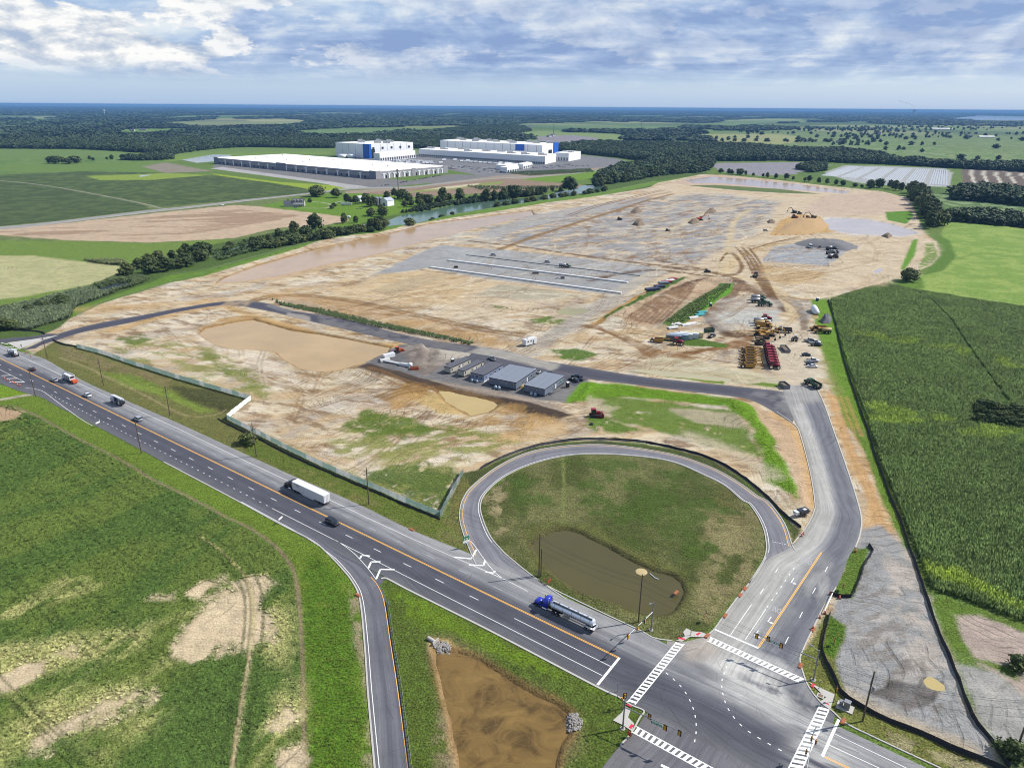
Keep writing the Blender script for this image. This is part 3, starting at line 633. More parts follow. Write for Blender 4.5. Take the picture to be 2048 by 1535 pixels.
# ------------------------------------------------------------------ standing water (outline, colour, level, bank width)
PONDS = [
 ('pond',[(434,565),(450,553),(513,530),(620,500),(700,482),(780,466),(860,446),(940,436),(1000,428),(1062,420),(1067,429),(940,458),(885,471),(855,480),(735,511),(650,528),(560,550),(480,562)],(212,178,138),-0.9,2.0),
 ('pond',[(398,666),(410,654),(478,640),(506,637),(581,658),(650,668),(700,677),(780,693),(776,702),(718,726),(701,733),(650,740),(632,740),(598,733),(564,712),(553,702),(512,697),(461,695),(427,685)],(208,176,124),-0.9,1.6),
 ('pond',[(868,776),(900,780),(940,788),(992,801),(1002,808),(975,822),(940,828),(916,815),(890,798)],(212,186,122),-0.4,2.5),
 ('pond',[(1066,1086),(1084,1070),(1110,1059),(1137,1057),(1163,1065),(1215,1091),(1267,1120),(1306,1138),(1345,1148),(1360,1160),(1367,1180),(1360,1198),(1348,1215),(1325,1225),(1295,1222),(1250,1208),(1200,1190),(1163,1180),(1111,1147),(1079,1115)],(98,92,54),-0.8,1.2),
 ('pond',[(873,1300),(917,1302),(958,1318),(993,1341),(1031,1364),(1069,1387),(1110,1405),(1134,1423),(1139,1464),(1122,1487),(1110,1516),(1104,1560),(1090,1620),(940,1620),(923,1540),(909,1481),(902,1434),(893,1399),(882,1352),(873,1323)],(142,114,64),-0.6,1.0),
 ('pond',[(1648,441),(1662,435),(1730,438),(1780,447),(1826,460),(1836,466),(1800,471),(1710,467),(1660,459)],(222,208,194),-0.5,2.0),
 ('pond',[(1368,360),(1420,352),(1500,358),(1600,368),(1700,382),(1690,387),(1560,377),(1440,366),(1385,366)],(222,198,176),-0.6,3.0),
 ('creek',[(186,578),(228,565),(268,561),(266,571),(240,577),(205,586)],(70,82,92),-0.8,1.5),
 ('creek',[(418,514),(440,501),(500,485),(512,490),(455,508)],(110,132,120),-0.8,1.5),
 ('creek',[(690,460),(720,448),(770,442),(800,430),(850,421),(930,405),(1000,399),(1060,394),(1092,389),(1150,376),(1165,369),(1212,371),(1200,379),(1150,388),(1100,398),(1000,413),(920,426),(860,441),(815,450),(760,456),(720,464)],(104,134,116),-0.7,1.4),
 ('pond',[(368,319),(425,309),(462,310),(440,321),(395,325)],(150,165,170),-0.3,4.0),
 ('pond',[(275,351),(292,346),(312,346),(305,350),(280,354)],(160,175,180),-0.2,3.0),
 ('puddle',[(1848,1360),(1858,1351),(1870,1357),(1889,1369),(1891,1380),(1874,1378),(1853,1371)],(206,186,128),-0.12,0.6),
 ('puddle',[(1110,622),(1130,615),(1170,615),(1179,622),(1150,629),(1120,628)],(178,168,112),-0.3,1.5),
 ('puddle',[(1268,738),(1330,742),(1480,758),(1540,763),(1500,766),(1400,757),(1310,748)],(204,194,152),-0.2,2.0),
 ('puddle',[(1745,543),(1760,536),(1766,540),(1752,547)],(214,206,200),-0.15,1.0),
 ('puddle',[(1622,630),(1634,628),(1638,634),(1626,637)],(200,172,110),-0.15,0.8),
 ('puddle',[(1576,655),(1582,640),(1586,648),(1580,664)],(190,166,120),-0.15,0.6),
]
_pd = [(P2(p),z,b) for _,p,_,z,b in PONDS]
for i,w in ((1,2.5),(2,3.0),(3,3.0),(4,3.0),(0,3.5)):
    e = np.vstack([_pd[i][0],_pd[i][0][:1]]); PAINT.append(('T',e,lin((98,92,60) if i == 3 else (150,116,74)) / K,w,1.2,1.2,14,0.75,0.2,None,5))

# ------------------------------------------------------------------ carriageways: left and right edge traced, colours across
ROADP = {}
ROADP['highway'] = dict(
    a=[(-330,528),(-160,611),(0,688),(63,709),(94,720),(162,759),(256,802),(350,843),(500,912),(586,951),(661,983),(734,1016),(823,1059),(943,1108),(1024,1146),(1130,1194),(1280,1262),(1420,1330),(1560,1397),(1641,1435),(1741,1482),(1822,1520),(1877,1546),(2300,1750)],
    b=[(-330,598),(-160,683),(0,766),(84,795),(109,809),(201,856),(328,924),(461,994),(562,1048),(625,1080),(690,1112),(774,1155),(813,1176),(886,1213),(972,1256),(1066,1305),(1196,1373),(1236,1393),(1330,1442),(1460,1510),(1560,1562),(1680,1625),(1760,1670),(2200,1900)],
    prof=[(0,(160,160,160)),(0.1,(150,150,152)),(0.2,(168,168,168)),(0.26,(140,140,144)),(0.33,(152,152,154)),(0.42,(112,113,120)),(0.47,(98,99,108)),(0.56,(84,85,96)),(0.66,(92,93,102)),(0.75,(84,85,95)),(0.86,(100,101,108)),(1,(112,112,116))],n=26)
ROADP['access_road'] = dict(
    a=[(1564,770),(1572,800),(1590,843),(1602,865),(1621,940),(1631,1003),(1629,1025),(1612,1057),(1584,1092),(1536,1118),(1512,1150),(1476,1195),(1446,1235),(1428,1260),(1412,1276),(1392,1300),(1376,1330)],
    b=[(1628,770),(1645,804),(1667,865),(1691,933),(1712,998),(1721,1038),(1718,1068),(1709,1094),(1698,1113),(1674,1172),(1650,1210),(1626,1258),(1604,1303),(1600,1319),(1606,1344),(1620,1380),(1650,1420)],
    prof=[(0,(168,166,160)),(0.14,(186,184,178)),(0.36,(192,190,184)),(0.48,(150,151,154)),(0.60,(112,114,122)),(0.72,(124,126,133)),(0.84,(112,114,122)),(1,(140,141,144))],n=20)
ROADP['side_road'] = dict(
    a=[(1300,1420),(1288,1432),(1262,1472),(1241,1489),(1203,1537),(1150,1620)],b=[(1660,1600),(1640,1620),(1600,1660),(1560,1700),(1500,1760),(1440,1850)],
    prof=[(0,(126,124,126)),(0.3,(112,111,118)),(0.6,(122,121,126)),(1,(112,112,118))],n=18)
ROADP['loop_ramp'] = dict(
    a=[(1100,1212),(1010,1168),(960,1134),(942,1100),(927,1061),(921,1030),(927,999),(948,970),(1000,931),(1060,904),(1128,892),(1197,889),(1265,895),(1350,910),(1418,933),(1469,960),(1513,991),(1535,1003),(1559,1033),(1572,1057),(1582,1089),(1594,1110)],
    b=[(1130,1198),(1066,1154),(1014,1112),(1000,1098),(980,1074),(965,1041),(959,1012),(969,986),(1005,954),(1060,928),(1128,911),(1197,907),(1282,912),(1350,924),(1411,950),(1452,971),(1486,1000),(1500,1007),(1521,1038),(1533,1073),(1532,1113),(1500,1167)],
    prof=[(0,(170,168,168)),(0.2,(140,139,144)),(0.45,(126,126,134)),(0.7,(140,140,146)),(0.9,(120,120,128)),(1,(150,150,152))],n=10)
ROADP['slip_road'] = dict(
    a=[(500,1000),(625,1072),(682,1112),(720,1130),(744,1152),(759,1170),(772,1202),(785,1283),(800,1376),(822,1540),(834,1640)],
    b=[(480,1003),(600,1068),(656,1106),(682,1132),(706,1163),(721,1199),(731,1290),(738,1390),(752,1540),(762,1640)],
    prof=[(0,(104,104,114)),(0.3,(122,122,130)),(0.5,(106,106,116)),(0.7,(124,124,130)),(1,(118,118,122))],n=10)
ROADP['site_road'] = dict(
    a=[(44,700),(75,686),(120,666),(188,648),(273,632),(359,616),(427,605),(478,601),(533,606),(581,620),(650,631),(718,644),(787,664),(869,681),(957,692),(1010,700),(1074,718),(1163,733),(1265,750),(1350,760),(1452,770),(1554,781),(1600,786)],
    b=[(72,696),(88,688),(130,675),(171,663),(256,646),(350,625),(427,612),(478,612),(547,624),(598,637),(650,649),(718,665),(804,685),(889,699),(944,706),(1000,716),(1070,734),(1176,757),(1231,764),(1350,779),(1462,792),(1513,804),(1585,846)],
    prof=[(0,(112,110,116)),(0.25,(80,80,92)),(0.75,(76,76,88)),(1,(108,106,112))],n=8)
ROADP['site_road_fork'] = dict(a=[(-60,688),(14,676),(60,673),(96,667),(118,668)],b=[(-60,694),(14,684),(60,679),(96,674),(118,672)],prof=[(0,(96,96,104)),(1,(84,84,94))],n=3)
ROADP['country_road'] = dict(
    a=[(-400,480),(-200,466),(0,453),(90,445),(200,432),(300,420),(400,410),(480,400),(560,392),(640,383),(700,376),(760,374),(830,372),(960,358),(1120,349),(1250,334)],
    b=[(-400,488),(-200,473),(0,459),(90,450),(200,437),(300,425),(400,414),(480,404),(560,395),(640,386),(700,379),(760,377),(830,374.5),(960,360),(1120,350.5),(1250,335)],
    prof=[(0,(180,176,166)),(0.5,(158,158,156)),(1,(184,178,166))],n=4)
ROADP['junction_west'] = dict(a=[(1335,1279),(1362,1283),(1392,1277),(1412,1272),(1430,1258)],b=[(1330,1300),(1366,1322),(1400,1340),(1450,1350),(1490,1320)],prof=[(0,(170,164,158)),(1,(160,158,156))],n=8)
ROADP['junction_east'] = dict(a=[(1598,1305),(1603,1340),(1617,1374),(1642,1405),(1670,1427)],b=[(1505,1320),(1500,1375),(1530,1425),(1590,1455),(1660,1472)],prof=[(0,(116,116,122)),(1,(122,122,128))],n=8)
ROADP['slip_nose'] = dict(a=[(590,1058),(680,1100),(740,1138),(772,1156)],b=[(590,1064),(660,1106),(704,1156),(758,1172)],prof=[(0,(100,100,108)),(1,(108,108,116))],n=6)
RPAINT = []
_keep = PAINT; PAINT = RPAINT
A([(1400,1285),(1440,1245),(1520,1150),(1590,1100),(1640,1110),(1560,1250),(1500,1300),(1420,1330)],(186,184,178),6,3,6,0.5,0.3,4,(0.5,2,0.9))
A([(1440,1330),(1500,1300),(1570,1330),(1620,1440),(1700,1530),(1640,1560),(1560,1450),(1500,1400),(1460,1380)],(212,210,204),5,4,7,0.95,0.33,5,(0.5,2,-0.7))
A([(1370,1285),(1410,1275),(1436,1300),(1400,1322),(1366,1320)],(186,176,164),2,1.5,5,0.9)
A([(1350,1320),(1500,1380),(1620,1480),(1560,1500),(1400,1400),(1320,1370)],(98,99,108),6,4,9,0.5,0.45,6,(0.4,2.2,-0.45))
A([(1560,1340),(1600,1380),(1640,1440),(1600,1430)],(104,104,112),3,2,op=0.6)
A([(820,1058),(943,1108),(1024,1146),(1280,1262),(1240,1262),(1000,1150),(860,1085)],(178,177,175),3,2,8,0.7)
A([(1620,1180),(1675,1160),(1650,1215),(1600,1300),(1580,1290)],(112,113,122),3,2,7,0.5)
A([(1630,1150),(1660,1130),(1660,1190),(1640,1215),(1625,1190)],(182,180,174),2,3,4,0.6,0.42,3,(0.5,2,1.2))
A([(1590,770),(1640,775),(1650,800),(1580,810),(1560,790)],(168,166,162),3,2,7,0.9)
A([(1500,784),(1590,786),(1600,850),(1540,812)],(156,154,152),4,4,8,0.5,0.4,5)
A([(960,690),(1074,716),(1120,727),(1100,740),(1010,720),(940,704)],(186,180,168),2,3,7,0.75)
A([(640,630),(780,664),(940,694),(930,704),(800,684),(640,648)],(132,128,126),2,3,7,0.6,0.4,6)
A([(455,596),(505,600),(490,616),(440,614)],(190,166,132),1.5,2,5,0.7,0.35,4)
A([(574,624),(620,632),(618,642),(580,638)],(176,168,156),1,1.5,5,0.8)
A([(540,606),(590,622),(580,628),(530,612)],(150,148,148),1,1,5,0.5)
PAINT = _keep

def ribbon(name,spec):
    a,b = spline(P2(spec['a']),8),spline(P2(spec['b']),8)
    L = np.linalg.norm(np.diff(a,axis=0),axis=1).sum(); n = int(min(700,max(30,L / 1.3))); m = spec['n'] * 2
    # pair the edges control point by control point, so both sides keep step
    a,b = resample_pair(a,b,n)
    f = np.linspace(0,1,m); P = a[:,None,:] * (1 - f[None,:,None]) + b[:,None,:] * f[None,:,None]
    X,Y = P[...,0].ravel(),P[...,1].ravel()
    pf = np.array([p for p,_ in spec['prof']]); pc = np.array([lin(c) for _,c in spec['prof']]) / K
    col = np.stack([np.interp(f,pf,pc[:,k]) for k in range(3)],1)
    col = np.tile(col[None],(n,1,1)).reshape(-1,3)
    global PAINT
    keep = PAINT; PAINT = RPAINT
    c = col.copy()
    for L_ in RPAINT:
        d = sd_poly(X,Y,L_[1]) + L_[4] * 2.2 * fbm(X / L_[5],Y / L_[5],3,4); al = sstep(-L_[3],L_[3],d) * L_[6]
        if L_[7] is not None:
            st = L_[9]; ca,sa = math.cos(st[2]),math.sin(st[2])
            nz = fbm((X * ca + Y * sa) * st[0] / L_[8],(-X * sa + Y * ca) * st[1] / L_[8],21,4) + 0.5; al = al * sstep(L_[7] - 0.08,L_[7] + 0.1,nz)
        c = c * (1 - al[:,None]) + L_[2][None] * al[:,None]
    PAINT = keep
    s = np.r_[0,np.cumsum(np.linalg.norm(np.diff((a + b) / 2,axis=0),axis=1))]
    wid = np.linalg.norm(a - b,axis=1)
    ii = np.arange((n - 1) * (m - 1)); r,q = ii // (m - 1),ii % (m - 1); k = r * m + q
    F = np.stack([k,k + m,k + m + 1,k + 1],1)
    V = np.stack([X,Y,np.full_like(X,spec.get('z',0.03))],1)
    # upward faces
    p0,p1,p3 = V[F[0,0]],V[F[0,1]],V[F[0,3]]
    if np.cross(p1 - p0,p3 - p0)[2] < 0: F = F[:,::-1]
    me = np_mesh(name,V,F); set_attr(me,'col',c)
    uv = np.stack([(f[None,:] * wid[:,None]).ravel(),np.repeat(s,m)],1)
    ul = me.uv_layers.new(name='uv'); vi = np.empty(len(me.loops),np.int32); me.loops.foreach_get('vertex_index',vi)
    ul.data.foreach_set('uv',uv[vi].ravel().astype(np.float32))
    o = bpy.data.objects.new(name,me); COL.objects.link(o); tag(o,kind='structure')
    return o
def resample_pair(a,b,n):
    # same spline parameter on both edges (both were traced with matching stations)
    m = max(len(a),len(b)); t = np.linspace(0,1,m)
    ia = np.stack([np.interp(t,np.linspace(0,1,len(a)),a[:,k]) for k in range(2)],1)
    ib = np.stack([np.interp(t,np.linspace(0,1,len(b)),b[:,k]) for k in range(2)],1)
    c = (ia + ib) / 2; s = np.r_[0,np.cumsum(np.linalg.norm(np.diff(c,axis=0),axis=1))]; u = np.linspace(0,s[-1],n)
    g = lambda e: np.stack([np.interp(u,s,e[:,k]) for k in range(2)],1)
    return g(ia),g(ib)
def np_mesh(name,V,F):
    me = bpy.data.meshes.new(name); me.vertices.add(len(V)); me.vertices.foreach_set('co',V.astype(np.float32).ravel())
    k = F.shape[1]; me.loops.add(F.size); me.loops.foreach_set('vertex_index',F.astype(np.int32).ravel())
    me.polygons.add(len(F)); me.polygons.foreach_set('loop_start',np.arange(0,F.size,k,dtype=np.int32))
    me.update(); me.validate(); return me
def set_attr(me,name,val):
    if val.ndim == 2:
        at = me.attributes.new(name,'FLOAT_COLOR','POINT'); at.data.foreach_set('color',np.c_[val,np.ones(len(val))].astype(np.float32).ravel())
    else:
        at = me.attributes.new(name,'FLOAT','POINT'); at.data.foreach_set('value',val.astype(np.float32))

_rp = {k: np.vstack([resample_pair(spline(P2(v['a']),4),spline(P2(v['b']),4),60)[0],resample_pair(spline(P2(v['a']),4),spline(P2(v['b']),4),60)[1][::-1]]) for k,v in ROADP.items()}
# the yard in front of the offices and the concrete splitter are paved too
def height(x,y,veg=None):
    n = len(x); z = np.zeros(n)
    r = np.hypot(x,y)
    z += 0.30 * fbm(x / 9,y / 9,51,3) + 0.42 * fbm(x / 2.6,y / 2.6,52,3)
    # flood bank between creek and basin, ridge in the yard, dug drain
    for pl,w,h in (([(330,556),(410,546),(513,520),(615,491),(752,462),(821,446),(923,429),(1094,402),(1197,388),(1310,364)],9,1.6),
                     ([(1240,645),(1330,590),(1400,566),(1455,566)],14,3.2),([(1330,655),(1390,610),(1455,578)],5,2.2),([(1215,642),(1300,590),(1370,562)],4,1.2),
                     ([(720,738),(870,775),(1000,800),(1140,836)],6,1.3),([(838,712),(862,702),(885,703)],13,3.2),([(560,606),(650,622),(760,644),(880,666),(945,682)],4,-1.2),
                     ([(1130,808),(1170,768)],4,1.0),([(1470,808),(1520,870),(1570,960),(1590,1000)],5,1.2),
                     ([(1000,500),(1060,478),(1150,448),(1240,420),(1300,400)],5,1.2),([(210,745),(300,770),(430,815)],5,-1.0)):
        p = spline(P2(pl),4); lo,hi = p.min(0) - 3 * w,p.max(0) + 3 * w
        i = np.nonzero((x > lo[0]) & (x < hi[0]) & (y > lo[1]) & (y < hi[1]))[0]
        if len(i): z[i] += h * np.exp(-(d_line(x[i],y[i],p) / w) ** 2) * (0.75 + 0.7 * (fbm(x[i] / 7,y[i] / 7,61,3) + .3))
    for p,wz,b in _pd:
        lo,hi = p.min(0) - 3 * b - 4,p.max(0) + 3 * b + 4
        i = np.nonzero((x > lo[0]) & (x < hi[0]) & (y > lo[1]) & (y < hi[1]))[0]
        if len(i):
            d = sd_poly(x[i],y[i],p) + 0.8 * b * fbm(x[i] / 5,y[i] / 5,71,4)
            t = sstep(-b * 1.3,b * 1.3,d)
            z[i] = z[i] * (1 - t) + (2.0 * wz - 0.1) * t
    # level formation under and beside the carriageways
    for k,p in _rp.items():
        lo,hi = p.min(0) - 6,p.max(0) + 6
        i = np.nonzero((x > lo[0]) & (x < hi[0]) & (y > lo[1]) & (y < hi[1]))[0]
        if len(i):
            t = sstep(-4.5,-1.2,sd_poly(x[i],y[i],p)); z[i] = z[i] * (1 - t) - 0.06 * t
    for q in LEVEL:
        i = np.nonzero((x > q[:,0].min() - 6) & (x < q[:,0].max() + 6) & (y > q[:,1].min() - 6) & (y < q[:,1].max() + 6))[0]
        if len(i):
            t = sstep(-4,-0.5,sd_poly(x[i],y[i],q)); z[i] = z[i] * (1 - t) - 0.05 * t
    return z
LEVEL = [P2(p) for p in ([(860,690),(1176,756),(1140,806),(1080,800),(860,745)],[(1480,640),(1650,640),(1660,770),(1470,770)],[(840,505),(1320,536),(1230,590),(740,560)],
                         [(1522,522),(1552,488),(1700,492),(1655,531)],[(10,690),(60,664),(125,664),(45,700)],[(1640,1390),(1700,1380),(1720,1440),(1660,1430)],[(1235,1385),(1300,1400),(1290,1470),(1235,1480)],[(1330,1250),(1420,1250),(1420,1290),(1340,1290)])]

# ------------------------------------------------------------------ materials of the ground
def ground_mat():
    m,q,b = new_mat('ground_cover')
    at = q.n('ShaderNodeAttribute',attribute_name='col').outputs['Color']
    vg = q.n('ShaderNodeAttribute',attribute_name='veg').outputs['Fac']
    geo = q.n('ShaderNodeNewGeometry').outputs['Position']
    f1 = q.noise(geo,1.9,3.0,0.65); f2 = q.noise(geo,0.42,4.0,0.6)
    f3 = q.noise(q.mapping(geo,(0.12,0.9,0.5),rot=(0,0,0.5)),1.0,5.0,0.62,0.6)
    # passes of machines: bundles of thin curving ruts, here and there
    rut = None
    for sc,ro,ds,ph in ((0.09,0.35,16.0,0),(0.13,-0.9,26.0,40),(0.07,1.3,30.0,90)):
        wv = q.n('ShaderNodeTexWave',wave_type='BANDS'); q.l.new(q.mapping(geo,(1,1,0.2),loc=(ph,ph,0),rot=(0,0,ro)),wv.inputs['Vector'])
        wv.inputs['Scale'].default_value = sc; wv.inputs['Distortion'].default_value = ds; wv.inputs['Detail'].default_value = 2.0; wv.inputs['Detail Scale'].default_value = 0.35; wv.inputs['Detail Roughness'].default_value = 0.6
        k = q.math('MULTIPLY',q.ramp(wv.outputs['Fac'],[(0.84,0.0),(0.95,1.0)]),q.ramp(q.noise(q.mapping(geo,(1,1,1),loc=(ph,0,0)),0.035,5.0,0.7),[(0.51,0.0),(0.66,1.0)]))
        rut = k if rut is None else q.math('MAXIMUM',rut,k)
    # plants: clumps with dark gaps between; soil: fine mottling, faint drag marks
    pl = q.math('MULTIPLY',q.ramp(f1,[(0.30,0.34),(0.52,1.0),(0.72,1.7)]),q.ramp(f2,[(0.3,0.78),(0.7,1.2)]))
    f4 = q.noise(q.mapping(geo,(0.35,1.5,0.5),rot=(0,0,-0.35)),1.0,5.0,0.65,1.2)
    so = q.math('MULTIPLY',q.ramp(f1,[(0.28,0.74),(0.5,1.0),(0.7,1.14)]),q.math('MULTIPLY',q.ramp(f3,[(0.3,0.84),(0.5,1.0),(0.68,1.06)]),q.ramp(f4,[(0.33,0.84),(0.46,1.0),(0.7,1.05)])))
    so = q.math('MULTIPLY',so,q.math('MULTIPLY_ADD',rut,-0.30,1.0))
    fac = q.math('ADD',q.math('MULTIPLY',vg,pl),q.math('MULTIPLY',q.math('SUBTRACT',1.0,vg),so))
    hs = q.n('ShaderNodeHueSaturation'); q.l.new(at,hs.inputs['Color']); q.l.new(fac,hs.inputs['Value'])
    q.l.new(q.math('MULTIPLY_ADD',f2,0.03,0.485),hs.inputs['Hue'])
    q.l.new(hs.outputs[0],b.inputs['Base Color'])
    b.inputs['Roughness'].default_value = 0.95; b.inputs['Specular IOR Level'].default_value = 0.12
    bp = q.n('ShaderNodeBump'); bp.inputs['Strength'].default_value = 0.8; bp.inputs['Distance'].default_value = 0.5
    q.l.new(q.math('ADD',q.math('ADD',f1,q.math('MULTIPLY',f3,0.7)),q.math('MULTIPLY',rut,-0.5)),bp.inputs['Height']); q.l.new(bp.outputs[0],b.inputs['Normal'])
    return m
def road_mat():
    m,q,b = new_mat('asphalt')
    at = q.n('ShaderNodeAttribute',attribute_name='col').outputs['Color']
    uv = q.n('ShaderNodeUVMap',uv_map='uv').outputs[0]
    geo = q.n('ShaderNodeNewGeometry').outputs['Position']
    s1 = q.noise(q.mapping(uv,(1.3,0.03,1)),1.0,5.0,0.6,0.3,'2D')
    s2 = q.noise(q.mapping(uv,(3.5,0.10,1)),1.0,3.0,0.6,0.0,'2D')
    g = q.noise(geo,4.0,3.0,0.7); l = q.noise(geo,0.12,4.0,0.6)
    f = q.math('MULTIPLY',q.ramp(s1,[(0.25,0.80),(0.75,1.22)]),q.ramp(s2,[(0.3,0.92),(0.7,1.1)]))
    f = q.math('MULTIPLY',f,q.math('MULTIPLY',q.ramp(g,[(0.3,0.9),(0.7,1.1)]),q.ramp(l,[(0.3,0.88),(0.7,1.14)])))
    # tar-sealed cracks and patches
    vo = q.n('ShaderNodeTexVoronoi',feature='DISTANCE_TO_EDGE'); q.l.new(q.mapping(geo,(0.05,0.05,1)),vo.inputs['Vector'])
    cr = q.ramp(vo.outputs['Distance'],[(0.0,0.62),(0.009,1.0)])
    f = q.math('MULTIPLY',f,cr)
    hs = q.n('ShaderNodeHueSaturation'); q.l.new(at,hs.inputs['Color']); q.l.new(f,hs.inputs['Value'])
    q.l.new(hs.outputs[0],b.inputs['Base Color']); b.inputs['Roughness'].default_value = 0.85; b.inputs['Specular IOR Level'].default_value = 0.25
    bp = q.n('ShaderNodeBump'); bp.inputs['Strength'].default_value = 0.2; bp.inputs['Distance'].default_value = 0.05
    q.l.new(g,bp.inputs['Height']); q.l.new(bp.outputs[0],b.inputs['Normal'])
    return m
def water_mat(name,col,detail=0.0):
    if name in _M: return _M[name]
    m,q,b = new_mat(name)
    geo = q.n('ShaderNodeNewGeometry').outputs['Position']
    n = q.noise(geo,0.035,4.0,0.6); c = q.mix(q.ramp(n,[(0.35,0.0),(0.65,1.0)]),tuple(x * 0.92 for x in col),tuple(min(1,x * 1.08) for x in col))
    if detail:    # shallow water: mud, wheel ruts and sandbanks show through
        n1 = q.noise(q.mapping(geo,(1,1,1),rot=(0,0,0.6)),0.16,6.0,0.62,0.8)
        c = q.mix(q.ramp(n1,[(0.36,1.0),(0.52,0.0)]),c,tuple(x * 0.5 for x in col))
        c = q.mix(q.ramp(n1,[(0.56,0.0),(0.66,0.85)]),c,tuple(min(1,x * 1.3) for x in col))
        vo = q.n('ShaderNodeTexVoronoi',feature='DISTANCE_TO_EDGE'); q.l.new(q.mapping(geo,(0.045,0.075,1),rot=(0,0,0.4)),vo.inputs['Vector'])
        c = q.mix(q.ramp(vo.outputs['Distance'],[(0.0,0.55),(0.02,0.0)]),c,tuple(min(1,x * 1.3) for x in col))
    q.l.new(c,b.inputs['Base Color']); b.inputs['Roughness'].default_value = 0.13; b.inputs['IOR'].default_value = 1.33
    bp = q.n('ShaderNodeBump'); bp.inputs['Strength'].default_value = 0.25; bp.inputs['Distance'].default_value = 0.08
    q.l.new(q.noise(q.mapping(geo,(0.7,1.6,1)),0.9,4.0,0.65),bp.inputs['Height']); q.l.new(bp.outputs[0],b.inputs['Normal'])
    _M[name] = m; return m
GM,RM = ground_mat(),road_mat()

# ------------------------------------------------------------------ the sheets
def fan(r0,r1,nr,t0,t1,nt):
    r = r0 * (r1 / r0) ** np.linspace(0,1,nr); t = np.linspace(t0,t1,nt)
    RR,TT = np.meshgrid(r,t,indexing='ij'); X,Y = (RR * np.sin(TT)).ravel(),(RR * np.cos(TT)).ravel()
    ii = np.arange((nr - 1) * (nt - 1)); a,b = ii // (nt - 1),ii % (nt - 1); k = a * nt + b
    return X,Y,np.stack([k,k + 1,k + nt + 1,k + nt],1)
def build_near(nr=1040,nt=940):
    X,Y,F = fan(82.0,1750.0,nr,R(-52),R(52),nt)
    c,veg = paint(X,Y); Z = height(X,Y)
    far = np.hypot(X,Y); Z *= sstep(1700,1300,far)
    # crumbly tone of the soil itself
    c *= (1 + (0.5 - 0.28 * veg) * fbm(X / 5,Y / 3.4,81,5,0.65))[:,None]
    cen = (X[F[:,0]] + X[F[:,2]]) / 2,(Y[F[:,0]] + Y[F[:,2]]) / 2
    reg = np.zeros(len(F),int)
    for k,p in ((1,SITE_P),(2,CROP_P),(3,CORN_P),(4,LIME_P)):
        P = P2(p); i = np.nonzero((cen[0] > P[:,0].min()) & (cen[0] < P[:,0].max()) & (cen[1] > P[:,1].min()) & (cen[1] < P[:,1].max()))[0]
        s = i[sd_poly(cen[0][i],cen[1][i],P) > 0]; reg[s] = k
    reg[(reg == 0) & (cen[1] > 560)] = 5
    for k,nm in enumerate(('grass_verge','construction_ground','crop_field','corn_ground','hay_field','farmland')):
        f = F[reg == k]; u,inv = np.unique(f,return_inverse=True)
        me = np_mesh(nm,np.stack([X[u],Y[u],Z[u]],1),inv.reshape(f.shape)); set_attr(me,'col',c[u]); set_attr(me,'veg',veg[u])
        me.polygons.foreach_set('use_smooth',[True] * len(me.polygons))
        me.materials.append(GM); o = bpy.data.objects.new(nm,me); COL.objects.link(o); tag(o,kind='structure')
build_near()
for k in ('country_road','highway','side_road','junction_west','junction_east','slip_nose','access_road','loop_ramp','slip_road','site_road','site_road_fork'):
    ROADP[k]['z'] = {'highway': 0.030,'side_road': 0.026,'access_road': 0.022,'loop_ramp': 0.018,'slip_road': 0.034,'site_road': 0.014,'site_road_fork': 0.010,'country_road': 0.03,'junction_west': 0.006,'junction_east': 0.002,'slip_nose': 0.006}[k]
    o = ribbon({'site_road_fork': 'site_road','junction_west': 'junction','junction_east': 'junction','slip_nose': 'slip_road'}.get(k,k),ROADP[k]); o.data.materials.append(RM)
def sheet(name,pts2,z,m,kind='structure'):
    me = bpy.data.meshes.new(name); n = len(pts2)
    A2 = sum(pts2[i][0] * pts2[(i + 1) % n][1] - pts2[(i + 1) % n][0] * pts2[i][1] for i in range(n))
    if A2 < 0: pts2 = pts2[::-1]
    import bmesh
    bm = bmesh.new(); f = bm.faces.new([bm.verts.new((p[0],p[1],z)) for p in pts2]); f.normal_update(); bmesh.ops.triangulate(bm,faces=[f],ngon_method='EAR_CLIP'); bm.to_mesh(me); bm.free()
    me.materials.append(m); o = bpy.data.objects.new(name,me); COL.objects.link(o); return tag(o,kind=kind)
for i,(nm,p,c,z,b) in enumerate(PONDS):
    P = P2(p); cen = P.mean(0); d = P - cen; P = cen + d * (1 + 1.6 * b / np.linalg.norm(d,axis=1).clip(4))[:,None]
    sheet(nm,P,z,water_mat('water_%d' % i,alb(*c),1.0 if i == 4 else 0.0))
# paved yard, concrete splitter, pavements
CONC = mat('concrete',alb(214,210,202),0.85,var=0.14,scale=0.8)
def plain_road(name,rgb):
    m,q,b = new_mat(name); geo = q.n('ShaderNodeNewGeometry').outputs['Position']
    f = q.math('MULTIPLY',q.ramp(q.noise(geo,0.25,5.0,0.65,0.4),[(0.3,0.8),(0.7,1.3)]),q.ramp(q.noise(geo,3.0,3.0),[(0.3,0.9),(0.7,1.1)]))
    hs = q.n('ShaderNodeHueSaturation'); hs.inputs['Color'].default_value = (*alb(*rgb),1); q.l.new(f,hs.inputs['Value']); q.l.new(hs.outputs[0],b.inputs['Base Color'])
    b.inputs['Roughness'].default_value = 0.9; return m
sheet('car_park',P2([(925,726),(944,705),(1000,715),(1071,733),(1177,757),(1150,772),(1100,750),(985,731)]),0.009,plain_road('yard_asphalt',(80,80,90)))
sheet('traffic_island',P2([(14,685),(60,679),(118,670),(96,677),(70,685),(39,698)]),0.05,CONC)
